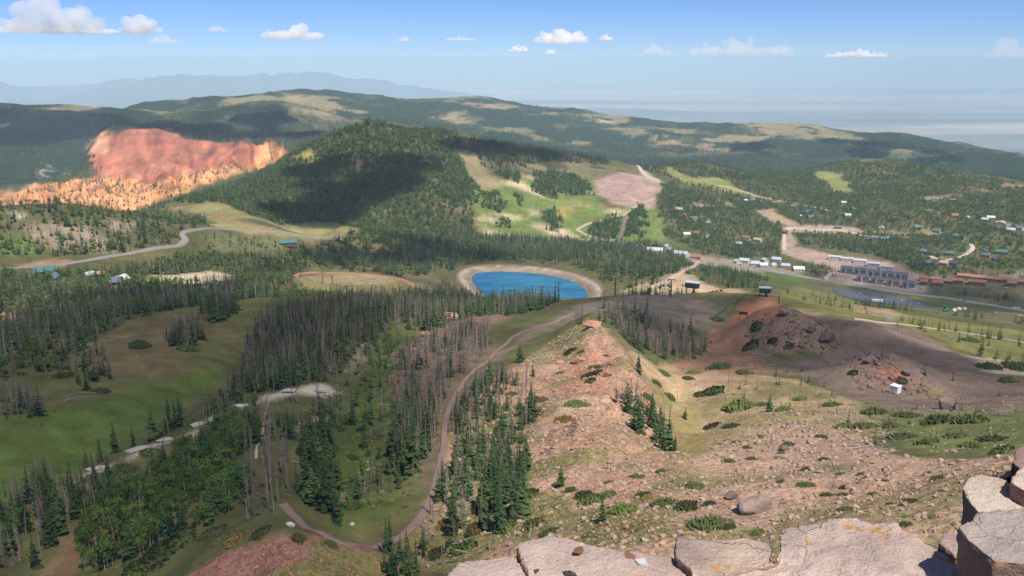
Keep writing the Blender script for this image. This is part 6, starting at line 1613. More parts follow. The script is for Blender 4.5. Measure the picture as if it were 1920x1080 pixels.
def crag(px, py, wpx, label, mat, seed, asp=(1, .8, .6), rmin=100, rmax=900, rot=0.0, sink=.2):
    """a big outcrop, broken along joints"""
    p = at(px, py, rmin, rmax); w = wpx * p.length / F_PX
    bm = bmesh.new(); bmesh.ops.create_icosphere(bm, subdivisions=3, radius=.5)
    rnd = random.Random(seed)
    for _ in range(12):
        d = Vector((rnd.gauss(0, 1), rnd.gauss(0, 1), rnd.gauss(0, .7))).normalized(); c = rnd.uniform(.27, .42)
        for v in bm.verts:
            t = v.co.dot(d)
            if t > c: v.co -= d * (t - c) * .985
    for v in bm.verts:
        q = v.co * 9; v.co *= 1 + .05 * math.sin(q.x * 1.3 + seed) * math.sin(q.y * 1.7) + .07 * (rnd.random() - .5)
    me = bpy.data.meshes.new('crag'); bm.to_mesh(me); bm.free(); me.materials.append(mat)
    o = link('rock_outcrop', me, None, p + Vector((0, 0, w * asp[2] * (.5 - sink)))); o.scale = (w * asp[0], w * asp[1], w * asp[2]); o.rotation_euler = (rnd.uniform(-.1, .1), rnd.uniform(-.1, .1), rot)
    tag(o, label, 'rock'); return o
crag(1416, 958, 72, 'great flat-topped boulder with dark broken face on the talus', rock_mat('great_boulder_stone', (.30, .225, .18), (.17, .115, .10), .6), 3, (1, .8, .55), rot=.5, sink=.26)
crag(1370, 935, 30, 'small dark rock left of the great flat-topped boulder', M_DARKROCK, 4)
crag(1470, 845, 22, 'grey rock in the grassy gully mouth', M_DARKROCK, 14)
crag(1776, 766, 38, 'dark outcrop with pale top beside the gravel road', M_DARKROCK, 5, (1, .8, .75), rmax=460)
crag(1552, 640, 36, 'dark cliff at the right end of the first mound', M_DARKROCK, 6, (1, .7, .8), rmax=600, rot=.4)
crag(1520, 622, 22, 'dark crag left of the cliff on the first mound', M_DARKROCK, 7, (1, .7, .8), rmax=600)
crag(1470, 590, 24, 'broken dark crest of the first mound', M_DARKROCK, 8, (1, .7, .5), rmax=600)
crag(1630, 678, 28, 'blocky dark crest of the second mound', M_DARKROCK, 9, (1, .7, .5), rmax=500)
crag(1700, 702, 20, 'dark crag at the right of the second mound', M_DARKROCK, 10, (1, .7, .6), rmax=500)
crag(1112, 612, 44, 'red blocky cap on the summit of the red ridge', M_REDROCK, 11, (1, .6, .35), rmax=480)
crag(1142, 668, 18, 'upper red block of the ridge spine', M_REDROCK, 12, (1, .8, .7), rmax=420); crag(1146, 684, 16, 'middle red block of the ridge spine', M_REDROCK, 13, (1, .8, .7), rmax=420); crag(1141, 705, 18, 'lower red block of the ridge spine', M_REDROCK, 15, (1, .8, .7), rmax=420)
crag(1085, 678, 30, 'dark red outcrop on the left of the ridge crest', M_REDROCK, 16, (1, .7, .4), rmax=440); crag(1050, 682, 22, 'small dark red outcrop below the ridge crest', M_REDROCK, 17, (1, .7, .4), rmax=440)
crag(840, 598, 40, 'reddish outcrop breaking the shaded slope before the reservoir', M_REDROCK, 18, (1, .7, .5), rmax=700); crag(800, 632, 30, 'small reddish outcrop on the shaded slope', M_REDROCK, 19, (1, .7, .5), rmax=700)
crag(600, 735, 34, 'white limestone knob on the pale crest', M_WHITEROCK, 20, (1, .6, .4), rmax=420); crag(540, 735, 30, 'white limestone ledge left of the knob', M_WHITEROCK, 21, (1, .6, .3), rmax=420); crag(545, 988, 16, 'white boulder beside the pale track', M_WHITEROCK, 22, (1, .8, .9), rmax=300); crag(660, 985, 12, 'white boulder on the floor of the bowl', M_WHITEROCK, 23, rmax=300); crag(692, 870, 12, 'pale boulder in the middle of the bowl', M_WHITEROCK, 24, rmax=330); crag(690, 882, 9, 'pale stone below the boulder in the bowl', M_WHITEROCK, 25, rmax=330)
for i, (px, py, w) in enumerate(((180, 880, 40), (255, 846, 46), (310, 826, 40), (372, 798, 40), (450, 762, 36))):
    crag(px, py, w, ('lowest', 'second lowest', 'middle', 'second highest', 'highest')[i] + ' white ledge of the pale left crest', M_WHITEROCK, 40 + i, (1, .45, .16), rmax=420, rot=.45)

# ------------------------------------------------------------------ low shrubs, mats of juniper and small green
M_SHRUB = simple_mat('dark_mat_shrub', (.06, .074, .027), .4, 3, .9, rnd=.35)
M_SHRUB2 = simple_mat('bright_mat_shrub', (.092, .118, .03), .4, 3, .9, rnd=.3)
M_SHRUB3 = simple_mat('rusty_mat_shrub', (.17, .115, .035), .4, 3, .9, rnd=.3)
def shrub_mesh(seed, mat, n=170):
    rnd = random.Random(seed); v = []; f = []
    for i in range(n):
        a = rnd.random() * 6.283; rr_ = math.sqrt(rnd.random()) * (.46 + .06 * math.sin(3 * a + seed)); h = .22 * (1 - (rr_ / .54) ** 2) * rnd.uniform(.55, 1.1) + .01
        p = Vector((rr_ * math.cos(a), rr_ * math.sin(a), h)); s = rnd.uniform(.035, .075)
        d = Vector((p.x * 1.2, p.y * 1.2, .5 + rnd.random() * .6)).normalized(); t = d.orthogonal().normalized() * s; q = d.cross(t).normalized() * s * .6; b = len(v)
        v += [tuple(p - t - d * s * .4), tuple(p + q), tuple(p + t - d * s * .4), tuple(p + d * s)]; f += [[b, b + 1, b + 3], [b + 1, b + 2, b + 3]]
    b = len(v); K = 12
    v += [(.43 * math.cos(6.283 * k / K), .43 * math.sin(6.283 * k / K), -.1) for k in range(K)] + [(.3 * math.cos(6.283 * k / K), .3 * math.sin(6.283 * k / K), .13) for k in range(K)] + [(0, 0, .18)]
    for k in range(K): k2 = (k + 1) % K; f += [[b + k, b + k2, b + K + k2, b + K + k], [b + K + k, b + K + k2, b + 2 * K]]
    return np_mesh('shrub', v, f, mat)
SHR = [shrub_mesh(i, M_SHRUB) for i in range(4)]; SHR2 = [shrub_mesh(i + 10, M_SHRUB2) for i in range(3)]; SHR3 = [shrub_mesh(i + 20, M_SHRUB3) for i in range(3)]
SHRUBS = """1330,985,80,d 1170,958,50,g 1290,950,44,d 1140,930,34,g 1245,945,46,d 1205,930,30,d 1300,915,40,d 1195,895,30,d 1140,905,20,d 1110,940,40,g 1095,930,30,d 1070,920,26,d 1215,935,26,r 1330,945,22,d 1365,990,30,d 1420,1000,30,g 1240,885,22,d
1410,861,24,d 1366,865,22,d 1465,850,14,d 1460,860,17,d 1503,862,12,d 1544,863,20,d 1512,880,20,d 1465,905,19,d 1510,910,30,d 1575,890,18,d 1614,890,16,d 1550,930,24,d 1582,928,22,d 1582,915,17,d 1637,927,18,d 1587,955,28,d 1706,940,20,d 1757,898,26,d 1740,887,14,d 1770,893,12,d 1698,984,20,d 1668,945,12,d 1660,902,12,d 1400,840,16,g 1480,835,26,d 1427,820,22,d 1380,830,20,d 1370,800,30,d 1335,800,26,d 1540,820,22,d 1385,765,60,y 1340,735,40,g 1430,760,26,d 1470,770,30,y 1500,750,26,g 1560,760,30,g 1580,800,34,g 1620,800,40,g 1670,800,34,y 1690,820,44,g 1740,830,40,g 1790,820,44,g 1820,838,36,g 1860,825,44,g 1880,845,30,g 1760,790,50,g 1820,790,44,g 1700,780,44,g 1640,775,40,g
1115,690,26,d 1105,705,30,d 1120,700,22,d 1108,715,20,d 1070,660,22,d 1090,660,16,d 1050,700,18,d 1080,760,44,y 1010,752,30,r 1060,790,40,r 1000,780,34,r 960,740,26,g 1230,720,22,g 1255,745,24,g 1215,745,20,g 1245,700,20,g 1290,710,20,g 1310,740,20,g
930,930,50,y 960,900,46,r 990,930,40,y 900,990,56,r 870,1030,50,y 950,990,44,g 1000,985,40,d 840,985,40,r 820,1040,44,g 900,870,34,y 930,860,30,r 950,960,30,g 1030,1000,36,g
650,900,26,g 700,920,30,d 660,950,34,d 720,880,26,g 690,800,24,d 660,860,24,g 730,780,34,d 700,820,30,d 740,830,30,r 745,760,28,g 720,700,24,d
490,1000,36,d 440,1010,40,r 560,1010,26,d 620,1020,22,d 400,1000,44,d 340,1010,50,d 300,1040,60,g 260,1070,60,g 380,960,40,d 420,930,40,d 350,930,50,g 300,970,60,g 240,1000,60,g 230,880,40,d 180,900,36,d 280,850,34,g 340,830,30,d 400,800,30,g
840,640,30,d 880,610,30,d 1345,600,24,g 1410,650,30,d 1420,612,22,d 1350,690,44,d 1395,700,30,d 1300,700,26,g 1450,640,20,d 1480,650,18,d 1690,715,22,d 1600,700,20,d 1855,690,40,d 1910,690,50,d 1890,715,30,d 1820,640,30,d
750,690,30,d 770,640,40,d 350,655,30,d 260,650,36,d 400,600,30,d 120,705,30,d 190,735,30,d 150,930,30,d 100,960,40,d"""
SW = dict(d='dark green', g='mid-green leafy', y='yellow-green', r='rust-tinged')
def place_words(px, py, r):
    if px < 470: return 'below the pale left crest' if py > 760 else 'in the shaded left meadow'
    if px < 770: return 'in the shaded green bowl'
    if px < 1045: return 'under the dead trees on the left of the red ridge'
    if px < 1330 and py > 860: return 'on the stony nose above the front slab'
    if px < 1330: return 'on the red ridge'
    if py > 845: return 'on the wide pink talus'
    if px < 1640 and py > 700: return 'near the fallen logs right of the ridge'
    if py > 760: return 'in the green thicket above the talus'
    return 'on the dark gravel ground by the mounds'
cnt = {}
for i, s_ in enumerate(SHRUBS.split()):
    a, b, w, k = s_.split(','); px, py, w = float(a), float(b), float(w); p = at(px, py, 100, 700); W = w * p.length / F_PX * 1.2
    lib = SHR2 if k in 'gy' and i % 2 else SHR3 if k == 'r' else SHR2 if k == 'y' else SHR
    pw = place_words(px, py, p.length); d = ('wide ' if w > 33 else 'small ' if w < 20 else '') + SW[k]
    n = len(lib)
    # a patch is a few bushes grown together: one low thing
    o = link('low_shrub', lib[i % n], None, p - Vector((0, 0, .05 * W))); o.scale = (W, W * random.uniform(.8, 1.3), W * random.uniform(.8, 1.25)); o.rotation_euler = (0, 0, random.random() * 6.3)
    # lie along the slope
    e = W * .4; gx = (Hf(p.x + e, p.y) - Hf(p.x - e, p.y)) / (2 * e); gy = (Hf(p.x, p.y + e) - Hf(p.x, p.y - e)) / (2 * e)
    nv = Vector((-gx, -gy, 1)).normalized(); o.rotation_mode = 'QUATERNION'; o.rotation_quaternion = nv.to_track_quat('Z', 'Y')
    tag(o, d + ' mat shrub ' + pw, 'shrub', 'low shrubs ' + pw)
SC_G = scatter_tree(proto_collection('small_greens', [shrub_mesh(70 + i, M_SHRUB, 34) for i in range(2)] + [shrub_mesh(80 + i, M_SHRUB2, 34) for i in range(2)]))
def greens(name, label, pxs, dens, smin, smax, rmin=100, rmax=900):
    poly = area(pxs, rmin, rmax); x0, y0 = poly.min(0); x1, y1 = poly.max(0); n = int((x1 - x0) * (y1 - y0) * dens); x = RNG.uniform(x0, x1, n); y = RNG.uniform(y0, y1, n)
    m = in_poly(x, y, poly); x, y = x[m], y[m]; m = (RNG.random(len(x)) < np.clip(.45 + fbm(x, y, 16, 3, 77) * 1.1, 0, 1)) & seen(x, y, .5) & off_road(x, y); x, y = x[m], y[m]; n = len(x)
    s = RNG.uniform(smin, smax, n) * RNG.uniform(.5, 1.2, n); rot = np.stack([RNG.normal(0, .15, n), RNG.normal(0, .15, n), RNG.uniform(0, 6.3, n)], 1)
    scatter_obj(name, label, SC_G, np.stack([x, y, H(x, y) - .05], 1), rot, np.stack([s, s, s * RNG.uniform(.5, 1.1, n)], 1), RNG.integers(0, 4, n))
greens('undergrowth', 'patchy low green growth in the bowl', [(590, 1000), (640, 870), (690, 730), (740, 600), (790, 620), (790, 800), (800, 900), (760, 990), (680, 1020)], .14, 1.0, 3.4)
greens('undergrowth', 'leafy undergrowth on the bottom left slope', [(150, 1085), (200, 940), (330, 870), (480, 760), (500, 900), (440, 1000), (330, 1060)], .16, 1.0, 3.4, rmax=420)
greens('undergrowth', 'low green growth among the logs and talus on the right', [(1310, 730), (1500, 730), (1700, 760), (1960, 750), (1960, 850), (1800, 858), (1700, 838), (1560, 810), (1400, 800), (1300, 760)], .06, .5, 1.8, rmax=460)
greens('undergrowth', 'grass tufts and mats under the trees of the ridge flank', [(850, 770), (960, 710), (1010, 790), (980, 880), (1040, 990), (900, 1070), (760, 1040), (830, 900)], .09, .6, 2.2, rmax=430)
greens('undergrowth', 'dark tufts dotted over the left meadow', [(-30, 900), (-30, 700), (200, 620), (420, 580), (500, 570), (440, 690), (300, 800)], .02, .5, 1.8, rmax=650)
greens('undergrowth', 'sparse tufts dotted over the pink talus', [(1060, 800), (1280, 860), (1500, 780), (1900, 860), (1900, 1000), (1050, 1050)], .008, .5, 1.6, rmax=340)
greens('undergrowth', 'green tufts on the ground around the rocky mounds', [(1270, 700), (1330, 620), (1400, 600), (1450, 570), (1560, 600), (1760, 720), (1600, 745), (1450, 690)], .02, .7, 2.0, rmin=330, rmax=640)

# ------------------------------------------------------------------ fallen logs
def log_mesh(seed):
    rnd = random.Random(seed); m = MB()
    m.tube([(-.5, 0, .02), (-.1, rnd.uniform(-.02, .02), .022), (.5, rnd.uniform(-.03, .03), .03)], [.020, .015, .005], 6)
    for i in range(rnd.randrange(4, 9)):
        t = rnd.uniform(-.15, .48); a = rnd.choice((-1, 1)); m.tube([(t, 0, .02), (t + rnd.uniform(.02, .06), a * rnd.uniform(.03, .08), rnd.uniform(.02, .08))], [.005, .002], 3, cap=False)
    return m.mesh('log', M_LOG)
LOGS = [log_mesh(i) for i in range(6)]
LOGL = """1345,745,62,-.35 1390,740,40,.05 1400,735,36,-.5 1430,755,60,.15 1480,778,34,.7 1500,795,40,.75 1470,770,30,.6 1540,745,34,.3 1560,775,40,.6 1600,760,36,.4 1585,775,30,-.2 1640,785,40,.3 1700,800,44,.35 1660,790,30,.6 1620,840,50,-.25 1640,846,70,-.15 1625,830,40,-.6 1650,835,36,.2 1605,838,30,.9 1660,815,40,-.3 1680,825,44,.4 1720,830,50,.4 1750,835,44,.45 1790,845,36,.5 1840,820,30,.2 1880,780,50,.2 1860,770,40,.3 1420,660,26,-.6 1430,665,40,.1 1415,668,34,-.9 1445,670,30,.4 1400,690,44,.03 1450,685,34,-.4 1325,620,24,.5
920,900,70,-.5 950,860,60,-.45 890,880,60,-.5 960,920,50,-.45 1000,930,50,-.4 900,980,56,-.4 930,1000,50,-.3 870,1020,60,-.15 850,1055,80,-.12 990,860,44,-.5 1010,780,36,-.5 980,810,44,-.5 900,830,40,-.55 950,790,40,-.5 1060,640,60,-.45 1020,670,50,-.45 1090,630,40,-.4 870,940,50,-.5 1000,760,40,-.3 830,930,44,-.6 1030,890,30,-.4 920,1030,44,.6 1105,760,30,.7
600,790,36,.6 570,800,34,.5 620,745,40,.5 680,700,34,-.7 640,740,30,.6 560,870,30,.4 740,600,26,1.0 760,620,30,.8 720,760,26,.2 700,880,24,.3 790,800,30,-.6 760,700,26,.5 820,600,34,1.0
200,905,50,.0 235,890,36,.1 180,915,40,.2 90,985,40,.05 110,1000,36,-.2 95,1010,30,.2 140,740,40,-.3 170,738,30,.0 210,715,30,.05 225,718,16,.0 130,750,24,-.5 415,640,16,-.2 350,650,18,.1 540,930,24,.6 545,800,40,.3 590,660,30,.8"""
def logw(px, py):
    if px < 470: return 'at the left of the meadow and crest'
    if px < 800: return 'in the shaded bowl'
    if px < 1120: return 'on the left flank of the red ridge'
    if px < 1480 and py < 700: return 'in the heap left of the first mound'
    if px < 1570: return 'on the pale saddle right of the ridge'
    if px < 1700 and py > 805: return 'in the log jam above the talus'
    return 'in the green thicket above the talus'
for i, s_ in enumerate(LOGL.split()):
    a, b, w, rt = map(float, s_.split(',')); p = at(a, b, 100, 700); W = w * p.length / F_PX
    q = at(a + w * .5 * math.cos(rt), b + w * .5 * math.sin(rt) * .6, 100, 700); d = q - p
    if d.length > W * 1.5 or d.length < .1: d = Vector((math.cos(rt), -math.sin(rt), 0)) * W / 2
    d.z = 0; d.normalize(); e = W * .35
    gz = (Hf(p.x + d.x * e, p.y + d.y * e) - Hf(p.x - d.x * e, p.y - d.y * e)) / (2 * e)
    o = link('fallen_log', LOGS[i % 6], None, (p.x, p.y, p.z + .12)); tk = min(1.7, max(.65, 9 / W)); o.scale = (W, W * tk * 1.1, W * tk * 1.1)
    o.rotation_euler = (0, -math.atan(gz), math.atan2(d.y, d.x))
    tag(o, ('long ' if W > 9 else 'short ' if W < 5.5 else '') + 'bleached fallen log ' + logw(a, b), 'log', 'fallen logs ' + logw(a, b))
LOGG = scatter_tree(proto_collection('deadfall_shapes', LOGS))
def deadfall(label, pxs, dens, lo, hi, rmin=100, rmax=700):
    poly = area(pxs, rmin, rmax); x0, y0 = poly.min(0); x1, y1 = poly.max(0); n = int((x1 - x0) * (y1 - y0) * dens); x = RNG.uniform(x0, x1, n); y = RNG.uniform(y0, y1, n)
    m = in_poly(x, y, poly) & seen(x, y, .4) & off_road(x, y); x, y = x[m], y[m]; n = len(x); s = RNG.uniform(lo, hi, n)
    rot = np.stack([RNG.normal(0, .15, n), RNG.normal(0, .3, n), RNG.uniform(0, 6.3, n)], 1)
    scatter_obj('deadfall', label, LOGG, np.stack([x, y, H(x, y) + .15], 1), rot, np.stack([s, s * .95, s * .95], 1), RNG.integers(0, 6, n))
deadfall('thin grey deadfall strewn right of the ridge', [(1320, 730), (1480, 740), (1640, 770), (1900, 790), (1900, 845), (1700, 835), (1600, 820), (1460, 790)], .016, 2, 6)
deadfall('thin grey deadfall under the dead trees of the ridge flank', [(850, 780), (960, 720), (1010, 800), (1000, 900), (1020, 990), (880, 1050), (790, 1020), (840, 900)], .02, 2, 7)
deadfall('thin grey deadfall in the shaded bowl and crest', [(440, 900), (500, 750), (620, 640), (800, 600), (880, 620), (780, 800), (700, 860), (640, 780), (560, 900)], .008, 2, 6)

# ------------------------------------------------------------------ the slabs at our feet
def slab_mat(name, col, col2, spots, tint=(.30, .235, .20)):
    m, nt, b = new_mat(name)
    geo = N(nt, 'ShaderNodeNewGeometry'); P = geo.outputs['Position']
    a = noise(nt, P, 2.4, 6, .65); c = noise(nt, P, 16, 6, .75); d = noise(nt, P, 70, 4, .7); e = noise(nt, P, 1.1, 3, .5)
    base = mixc(nt, col, col2, ramp(nt, a, .38, .62))
    base = mixc(nt, base, tint, mth(nt, 'MULTIPLY', ramp(nt, e, .5, .68), .7))
    k = mth(nt, 'ADD', .62, mth(nt, 'MULTIPLY', c, .45)); k = mth(nt, 'ADD', k, mth(nt, 'MULTIPLY', d, .32))
    vm = N(nt, 'ShaderNodeVectorMath', operation='SCALE'); nt.links.new(base, vm.inputs[0]); nt.links.new(k, vm.inputs['Scale'])
    out = mixc(nt, vm.outputs[0], (.09, .06, .05), ramp(nt, d, .67, .74))
    out = mixc(nt, out, (.62, .56, .50), ramp(nt, noise(nt, P, 38, 3, .6), .69, .74))
    # hairline cracks and pits
    wv = N(nt, 'ShaderNodeTexNoise'); wv.inputs['Scale'].default_value = 5; wv.inputs['Detail'].default_value = 4; nt.links.new(P, wv.inputs['Vector'])
    wp = N(nt, 'ShaderNodeVectorMath', operation='MULTIPLY_ADD'); nt.links.new(wv.outputs['Color'], wp.inputs[0]); wp.inputs[1].default_value = (.22, .22, .22); nt.links.new(P, wp.inputs[2])
    ve = N(nt, 'ShaderNodeTexVoronoi', feature='DISTANCE_TO_EDGE'); ve.inputs['Scale'].default_value = 3.1; nt.links.new(wp.outputs[0], ve.inputs['Vector'])
    crk = mth(nt, 'MULTIPLY', mth(nt, 'SUBTRACT', 1.0, ramp(nt, ve.outputs['Distance'], .002, .010)), ramp(nt, e, .52, .62))
    pit = ramp(nt, noise(nt, P, 130, 3, .6), .66, .72)
    out = mixc(nt, out, (.10, .07, .06), mth(nt, 'MULTIPLY', crk, .4))
    out = mixc(nt, out, (.16, .11, .095), mth(nt, 'MULTIPLY', pit, .7))
    gl = ramp(nt, noise(nt, P, 9, 6, .8), .60, .70)
    out = mixc(nt, out, (.30, .29, .25), mth(nt, 'MULTIPLY', gl, .3))      # grey-green crusts
    # orange lichen crusts where they grow on this slab
    ln = noise(nt, P, 48, 6, .8); lm = None
    for (x, y, z, r, s) in spots:
        vd = N(nt, 'ShaderNodeVectorMath', operation='DISTANCE'); nt.links.new(P, vd.inputs[0]); vd.inputs[1].default_value = (x, y, z)
        g = mth(nt, 'SUBTRACT', 1.0, mth(nt, 'DIVIDE', vd.outputs['Value'], r), clamp=True)
        g = mth(nt, 'MULTIPLY', g, s); lm = g if lm is None else mth(nt, 'MAXIMUM', lm, g)
    if lm is not None:
        f = ramp(nt, mth(nt, 'ADD', ln, mth(nt, 'MULTIPLY', mth(nt, 'SUBTRACT', lm, .5), .34)), .54, .60)
        f = mth(nt, 'MULTIPLY', f, ramp(nt, lm, .02, .2))
        out = mixc(nt, out, mixc(nt, (.58, .23, .03), (.46, .30, .12), ramp(nt, c, .4, .6)), f)
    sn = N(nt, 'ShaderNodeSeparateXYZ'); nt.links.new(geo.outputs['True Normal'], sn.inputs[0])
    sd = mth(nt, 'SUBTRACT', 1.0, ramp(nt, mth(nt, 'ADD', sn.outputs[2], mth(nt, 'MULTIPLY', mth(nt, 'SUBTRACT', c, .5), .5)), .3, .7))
    out = mixc(nt, out, mixc(nt, out, (.62, .48, .42), 1.0, 'MULTIPLY'), sd)      # steep sides are tinted darker and browner than the upward faces
    nt.links.new(out, b.inputs['Base Color']); b.inputs['Roughness'].default_value = .92
    bp = N(nt, 'ShaderNodeBump'); bp.inputs['Strength'].default_value = .8; bp.inputs['Distance'].default_value = .03
    nt.links.new(mth(nt, 'SUBTRACT', mth(nt, 'ADD', c, mth(nt, 'MULTIPLY', d, .6)), mth(nt, 'MULTIPLY', crk, .5)), bp.inputs['Height']); nt.links.new(bp.outputs[0], b.inputs['Normal'])
    return m
def on_z(px, py, z):
    a, t = ray(px, py); r = z / float(t); return Vector((r * math.sin(float(a)), r * math.cos(float(a)), z))
def slab(label, pxs, z, thick, col=(.50, .365, .30), col2=(.56, .43, .355), spots=(), tilt=(0, 0), batter=.06, vox=.009, amp=.03, seed=0, tint=(.31, .24, .21)):
    """a block whose upper edge is the outline seen from here, with real depth below and broken sides"""
    rnd = random.Random(seed * 7 + 1); thick += .45
    top = [on_z(a, b, z) for a, b in pxs]; c = sum(top, Vector()) / len(top)
    jag = []
    for p, q in zip(top, top[1:] + top[:1]):
        L = (q - p).length; n = max(1, min(9, int(L / .05))); d = (q - p).normalized(); nr = Vector((-d.y, d.x, 0))
        for k in range(n): jag.append(p.lerp(q, k / n) + nr * (rnd.uniform(-.012, .012) if k else 0))
    n = len(jag); v = []; rings = (0, .04, .22, .27, .55, .6, 1.0)
    off = [rnd.uniform(-.012, .012) for _ in range(n)]
    for j, t in enumerate(rings):
        step = (0, .004, .018, .0, .03, .012, .05)[j]
        for i_, p in enumerate(jag):
            q = p - c; w = q.normalized()
            if j > 1: off[i_] = off[i_] * .5 + rnd.uniform(-.018, .018)
            pos = q * (1 - batter * t) + w * (off[i_] * (j > 1) - step)
            v.append(Vector((pos.x, pos.y, (p.x - c.x) * tilt[0] * (j < 4) + (p.y - c.y) * tilt[1] * (j < 4) - thick * t)))
    f = [list(range(n))[::-1], [(len(rings) - 1) * n + i_ for i_ in range(n)]]
    for k in range(len(rings) - 1): f += [[k * n + i_, k * n + (i_ + 1) % n, (k + 1) * n + (i_ + 1) % n, (k + 1) * n + i_] for i_ in range(n)]
    sp = [(lambda q, r, s_: (q.x, q.y, q.z, r, s_))(on_z(a, b, z), r, s_) for a, b, r, s_ in spots]
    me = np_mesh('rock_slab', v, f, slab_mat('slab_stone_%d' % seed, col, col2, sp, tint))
    bm = bmesh.new(); bm.from_mesh(me); bmesh.ops.recalc_face_normals(bm, faces=bm.faces); bm.to_mesh(me); bm.free()
    o = link('rock_slab', me, None, c)
    r = o.modifiers.new('grain', 'REMESH'); r.mode = 'VOXEL'; r.voxel_size = vox; r.use_smooth_shade = True
    for k, (ty, sc, am) in enumerate((('CLOUDS', .5, amp * 1.2), ('VORONOI', .16, amp * .55), ('VORONOI', .05, amp * .22), ('CLOUDS', .03, amp * .2))):
        t = bpy.data.textures.new('stone_relief', ty); t.noise_scale = sc
        if ty == 'CLOUDS': t.noise_depth = 3; t.noise_type = 'HARD_NOISE' if k == 3 else 'SOFT_NOISE'
        else: t.distance_metric = 'DISTANCE'
        d = o.modifiers.new('relief', 'DISPLACE'); d.texture = t; d.strength = am; d.mid_level = .5; d.texture_coords = 'GLOBAL'
    tag(o, label, 'rock', 'slabs at the viewpoint'); return o
PK, PK2 = (.53, .395, .325), (.60, .47, .385)
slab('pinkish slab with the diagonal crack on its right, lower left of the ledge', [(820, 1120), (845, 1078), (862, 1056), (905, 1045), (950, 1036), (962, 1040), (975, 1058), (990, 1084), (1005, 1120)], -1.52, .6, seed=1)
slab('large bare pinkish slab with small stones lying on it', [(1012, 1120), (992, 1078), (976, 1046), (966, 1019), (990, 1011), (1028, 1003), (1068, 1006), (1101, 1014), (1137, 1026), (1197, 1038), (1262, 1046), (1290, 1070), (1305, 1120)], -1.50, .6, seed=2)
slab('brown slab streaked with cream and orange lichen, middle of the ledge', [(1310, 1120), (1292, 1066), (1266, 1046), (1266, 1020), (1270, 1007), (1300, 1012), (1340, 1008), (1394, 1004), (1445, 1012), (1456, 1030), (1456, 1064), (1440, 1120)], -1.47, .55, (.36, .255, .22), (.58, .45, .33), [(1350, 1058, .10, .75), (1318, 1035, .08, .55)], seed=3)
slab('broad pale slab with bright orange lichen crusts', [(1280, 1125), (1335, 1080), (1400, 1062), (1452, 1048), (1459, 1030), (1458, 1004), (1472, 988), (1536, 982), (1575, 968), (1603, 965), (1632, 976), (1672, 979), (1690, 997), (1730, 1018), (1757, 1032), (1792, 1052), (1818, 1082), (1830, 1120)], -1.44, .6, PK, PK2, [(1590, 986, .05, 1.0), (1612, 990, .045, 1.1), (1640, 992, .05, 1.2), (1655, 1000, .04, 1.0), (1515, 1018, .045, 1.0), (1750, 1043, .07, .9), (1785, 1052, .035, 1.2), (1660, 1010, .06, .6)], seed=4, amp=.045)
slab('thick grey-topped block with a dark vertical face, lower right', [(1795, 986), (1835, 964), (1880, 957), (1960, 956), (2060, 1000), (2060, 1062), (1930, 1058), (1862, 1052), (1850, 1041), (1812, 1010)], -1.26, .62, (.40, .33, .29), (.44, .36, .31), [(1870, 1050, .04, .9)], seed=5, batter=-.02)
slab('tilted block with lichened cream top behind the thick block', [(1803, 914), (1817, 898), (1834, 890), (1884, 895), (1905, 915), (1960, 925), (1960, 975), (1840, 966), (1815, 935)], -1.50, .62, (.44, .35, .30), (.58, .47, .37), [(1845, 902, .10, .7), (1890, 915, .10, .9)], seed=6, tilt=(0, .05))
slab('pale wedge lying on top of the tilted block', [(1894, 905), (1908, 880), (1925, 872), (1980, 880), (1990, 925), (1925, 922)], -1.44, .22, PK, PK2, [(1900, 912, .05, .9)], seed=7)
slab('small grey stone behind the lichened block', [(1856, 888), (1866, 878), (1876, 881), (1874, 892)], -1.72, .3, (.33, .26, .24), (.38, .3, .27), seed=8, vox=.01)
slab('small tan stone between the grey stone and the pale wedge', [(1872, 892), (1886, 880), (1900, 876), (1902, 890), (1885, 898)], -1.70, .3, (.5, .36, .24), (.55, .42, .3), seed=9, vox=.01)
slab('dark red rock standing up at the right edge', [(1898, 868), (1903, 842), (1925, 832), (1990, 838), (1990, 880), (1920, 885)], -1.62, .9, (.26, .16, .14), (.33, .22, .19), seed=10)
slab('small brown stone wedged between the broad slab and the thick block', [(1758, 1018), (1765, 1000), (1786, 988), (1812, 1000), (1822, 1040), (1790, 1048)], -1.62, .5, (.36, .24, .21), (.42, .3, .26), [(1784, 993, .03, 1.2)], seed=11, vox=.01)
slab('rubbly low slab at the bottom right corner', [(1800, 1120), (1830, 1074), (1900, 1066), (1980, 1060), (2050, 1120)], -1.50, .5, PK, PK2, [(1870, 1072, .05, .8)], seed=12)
def pebble(px, py, z, w, label, col, seed):
    p = on_z(px, py, z); me = stone_mesh(seed, cm(col), 14, .75); o = link('pebble', me, None, p - Vector((0, 0, .004))); o.scale = (w, w * .75, w * .8); o.rotation_euler = (0, 0, seed); tag(o, label, 'stone', 'small stones on the slab')
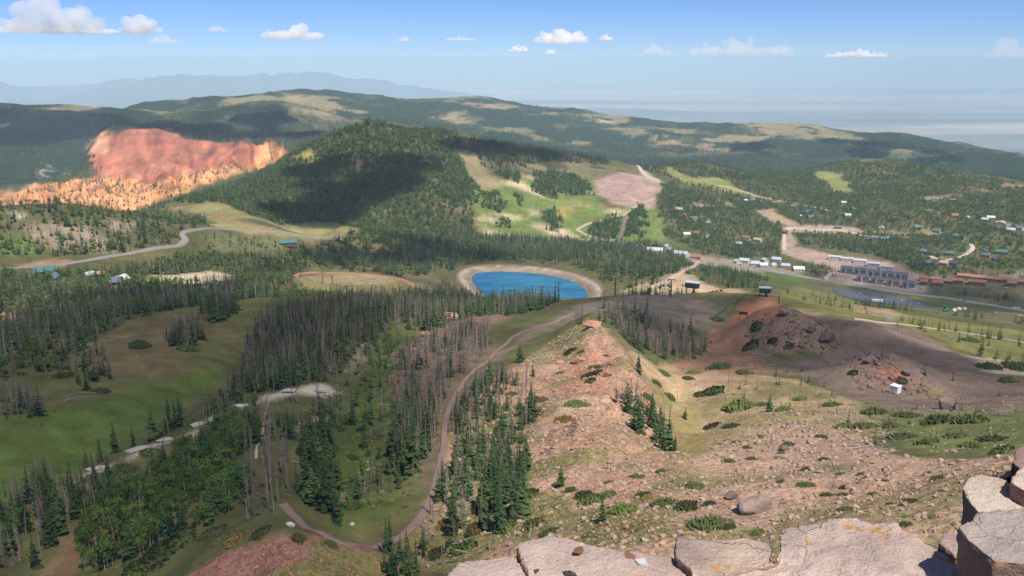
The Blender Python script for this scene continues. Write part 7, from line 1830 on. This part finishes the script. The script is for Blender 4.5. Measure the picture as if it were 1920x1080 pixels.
pebble(1085, 1035, -1.495, .045, 'upright brown pebble on the large bare slab', (.16, .075, .04), 1)
pebble(1182, 1048, -1.495, .06, 'rounded brown stone beside a grey chip on the bare slab', (.2, .10, .055), 2)
pebble(1203, 1056, -1.495, .045, 'flat grey chip beside the rounded brown stone', (.42, .42, .42), 3)
pebble(1006, 1074, -1.50, .035, 'dark pebble near the crack at the bottom', (.08, .05, .04), 4)
pebble(1062, 1078, -1.50, .035, 'left one of two dark pebbles at the bottom edge', (.06, .05, .05), 5)
pebble(1074, 1078, -1.50, .04, 'right one of two dark pebbles at the bottom edge', (.06, .05, .05), 6)

# ------------------------------------------------------------------ tell look-alikes apart by their order across the view
ORD = ['second', 'third', 'fourth', 'fifth', 'sixth', 'seventh', 'eighth', 'ninth', 'tenth', 'eleventh', 'twelfth', 'thirteenth', 'fourteenth', 'fifteenth', 'sixteenth', 'seventeenth', 'eighteenth', 'nineteenth', 'twentieth']
def tell_apart():
    bpy.context.view_layer.update(); sets = {}
    for o in COL.objects:
        if o.parent is None and 'group' in o.keys() and 'label' in o.keys(): sets.setdefault((o['group'], o['label']), []).append(o)
    for (g, lab), os_ in sets.items():
        n = len(os_)
        if 21 < n <= 60 and 'boulder' in lab:
            os_.sort(key=lambda o: project(o.location)[1]); k = -(-n // 20)
            for b in range(k):
                sub_ = sorted(os_[b * n // k:(b + 1) * n // k], key=lambda o: project(o.location)[0]); row = ('upper', 'lower')[b] if k == 2 else ('upper', 'middle', 'lower')[b]
                for i, o in enumerate(sub_):
                    t = lab + ', ' + row + ', ' + ('leftmost' if i == 0 else 'rightmost' if i == len(sub_) - 1 else ORD[i - 1] + ' from left')
                    if len(t.split()) <= 16: o['label'] = t
            continue
        if n < 2 or n > 21 or lab.startswith(('taller', 'shorter')) and n > 14: continue
        os_.sort(key=lambda o: project(o.location)[0])
        for i, o in enumerate(os_):
            w = 'leftmost' if i == 0 else 'rightmost' if i == n - 1 else ORD[i - 1] + ' from left'
            t = lab + ', ' + w
            if len(t.split()) <= 16: o['label'] = t
tell_apart()
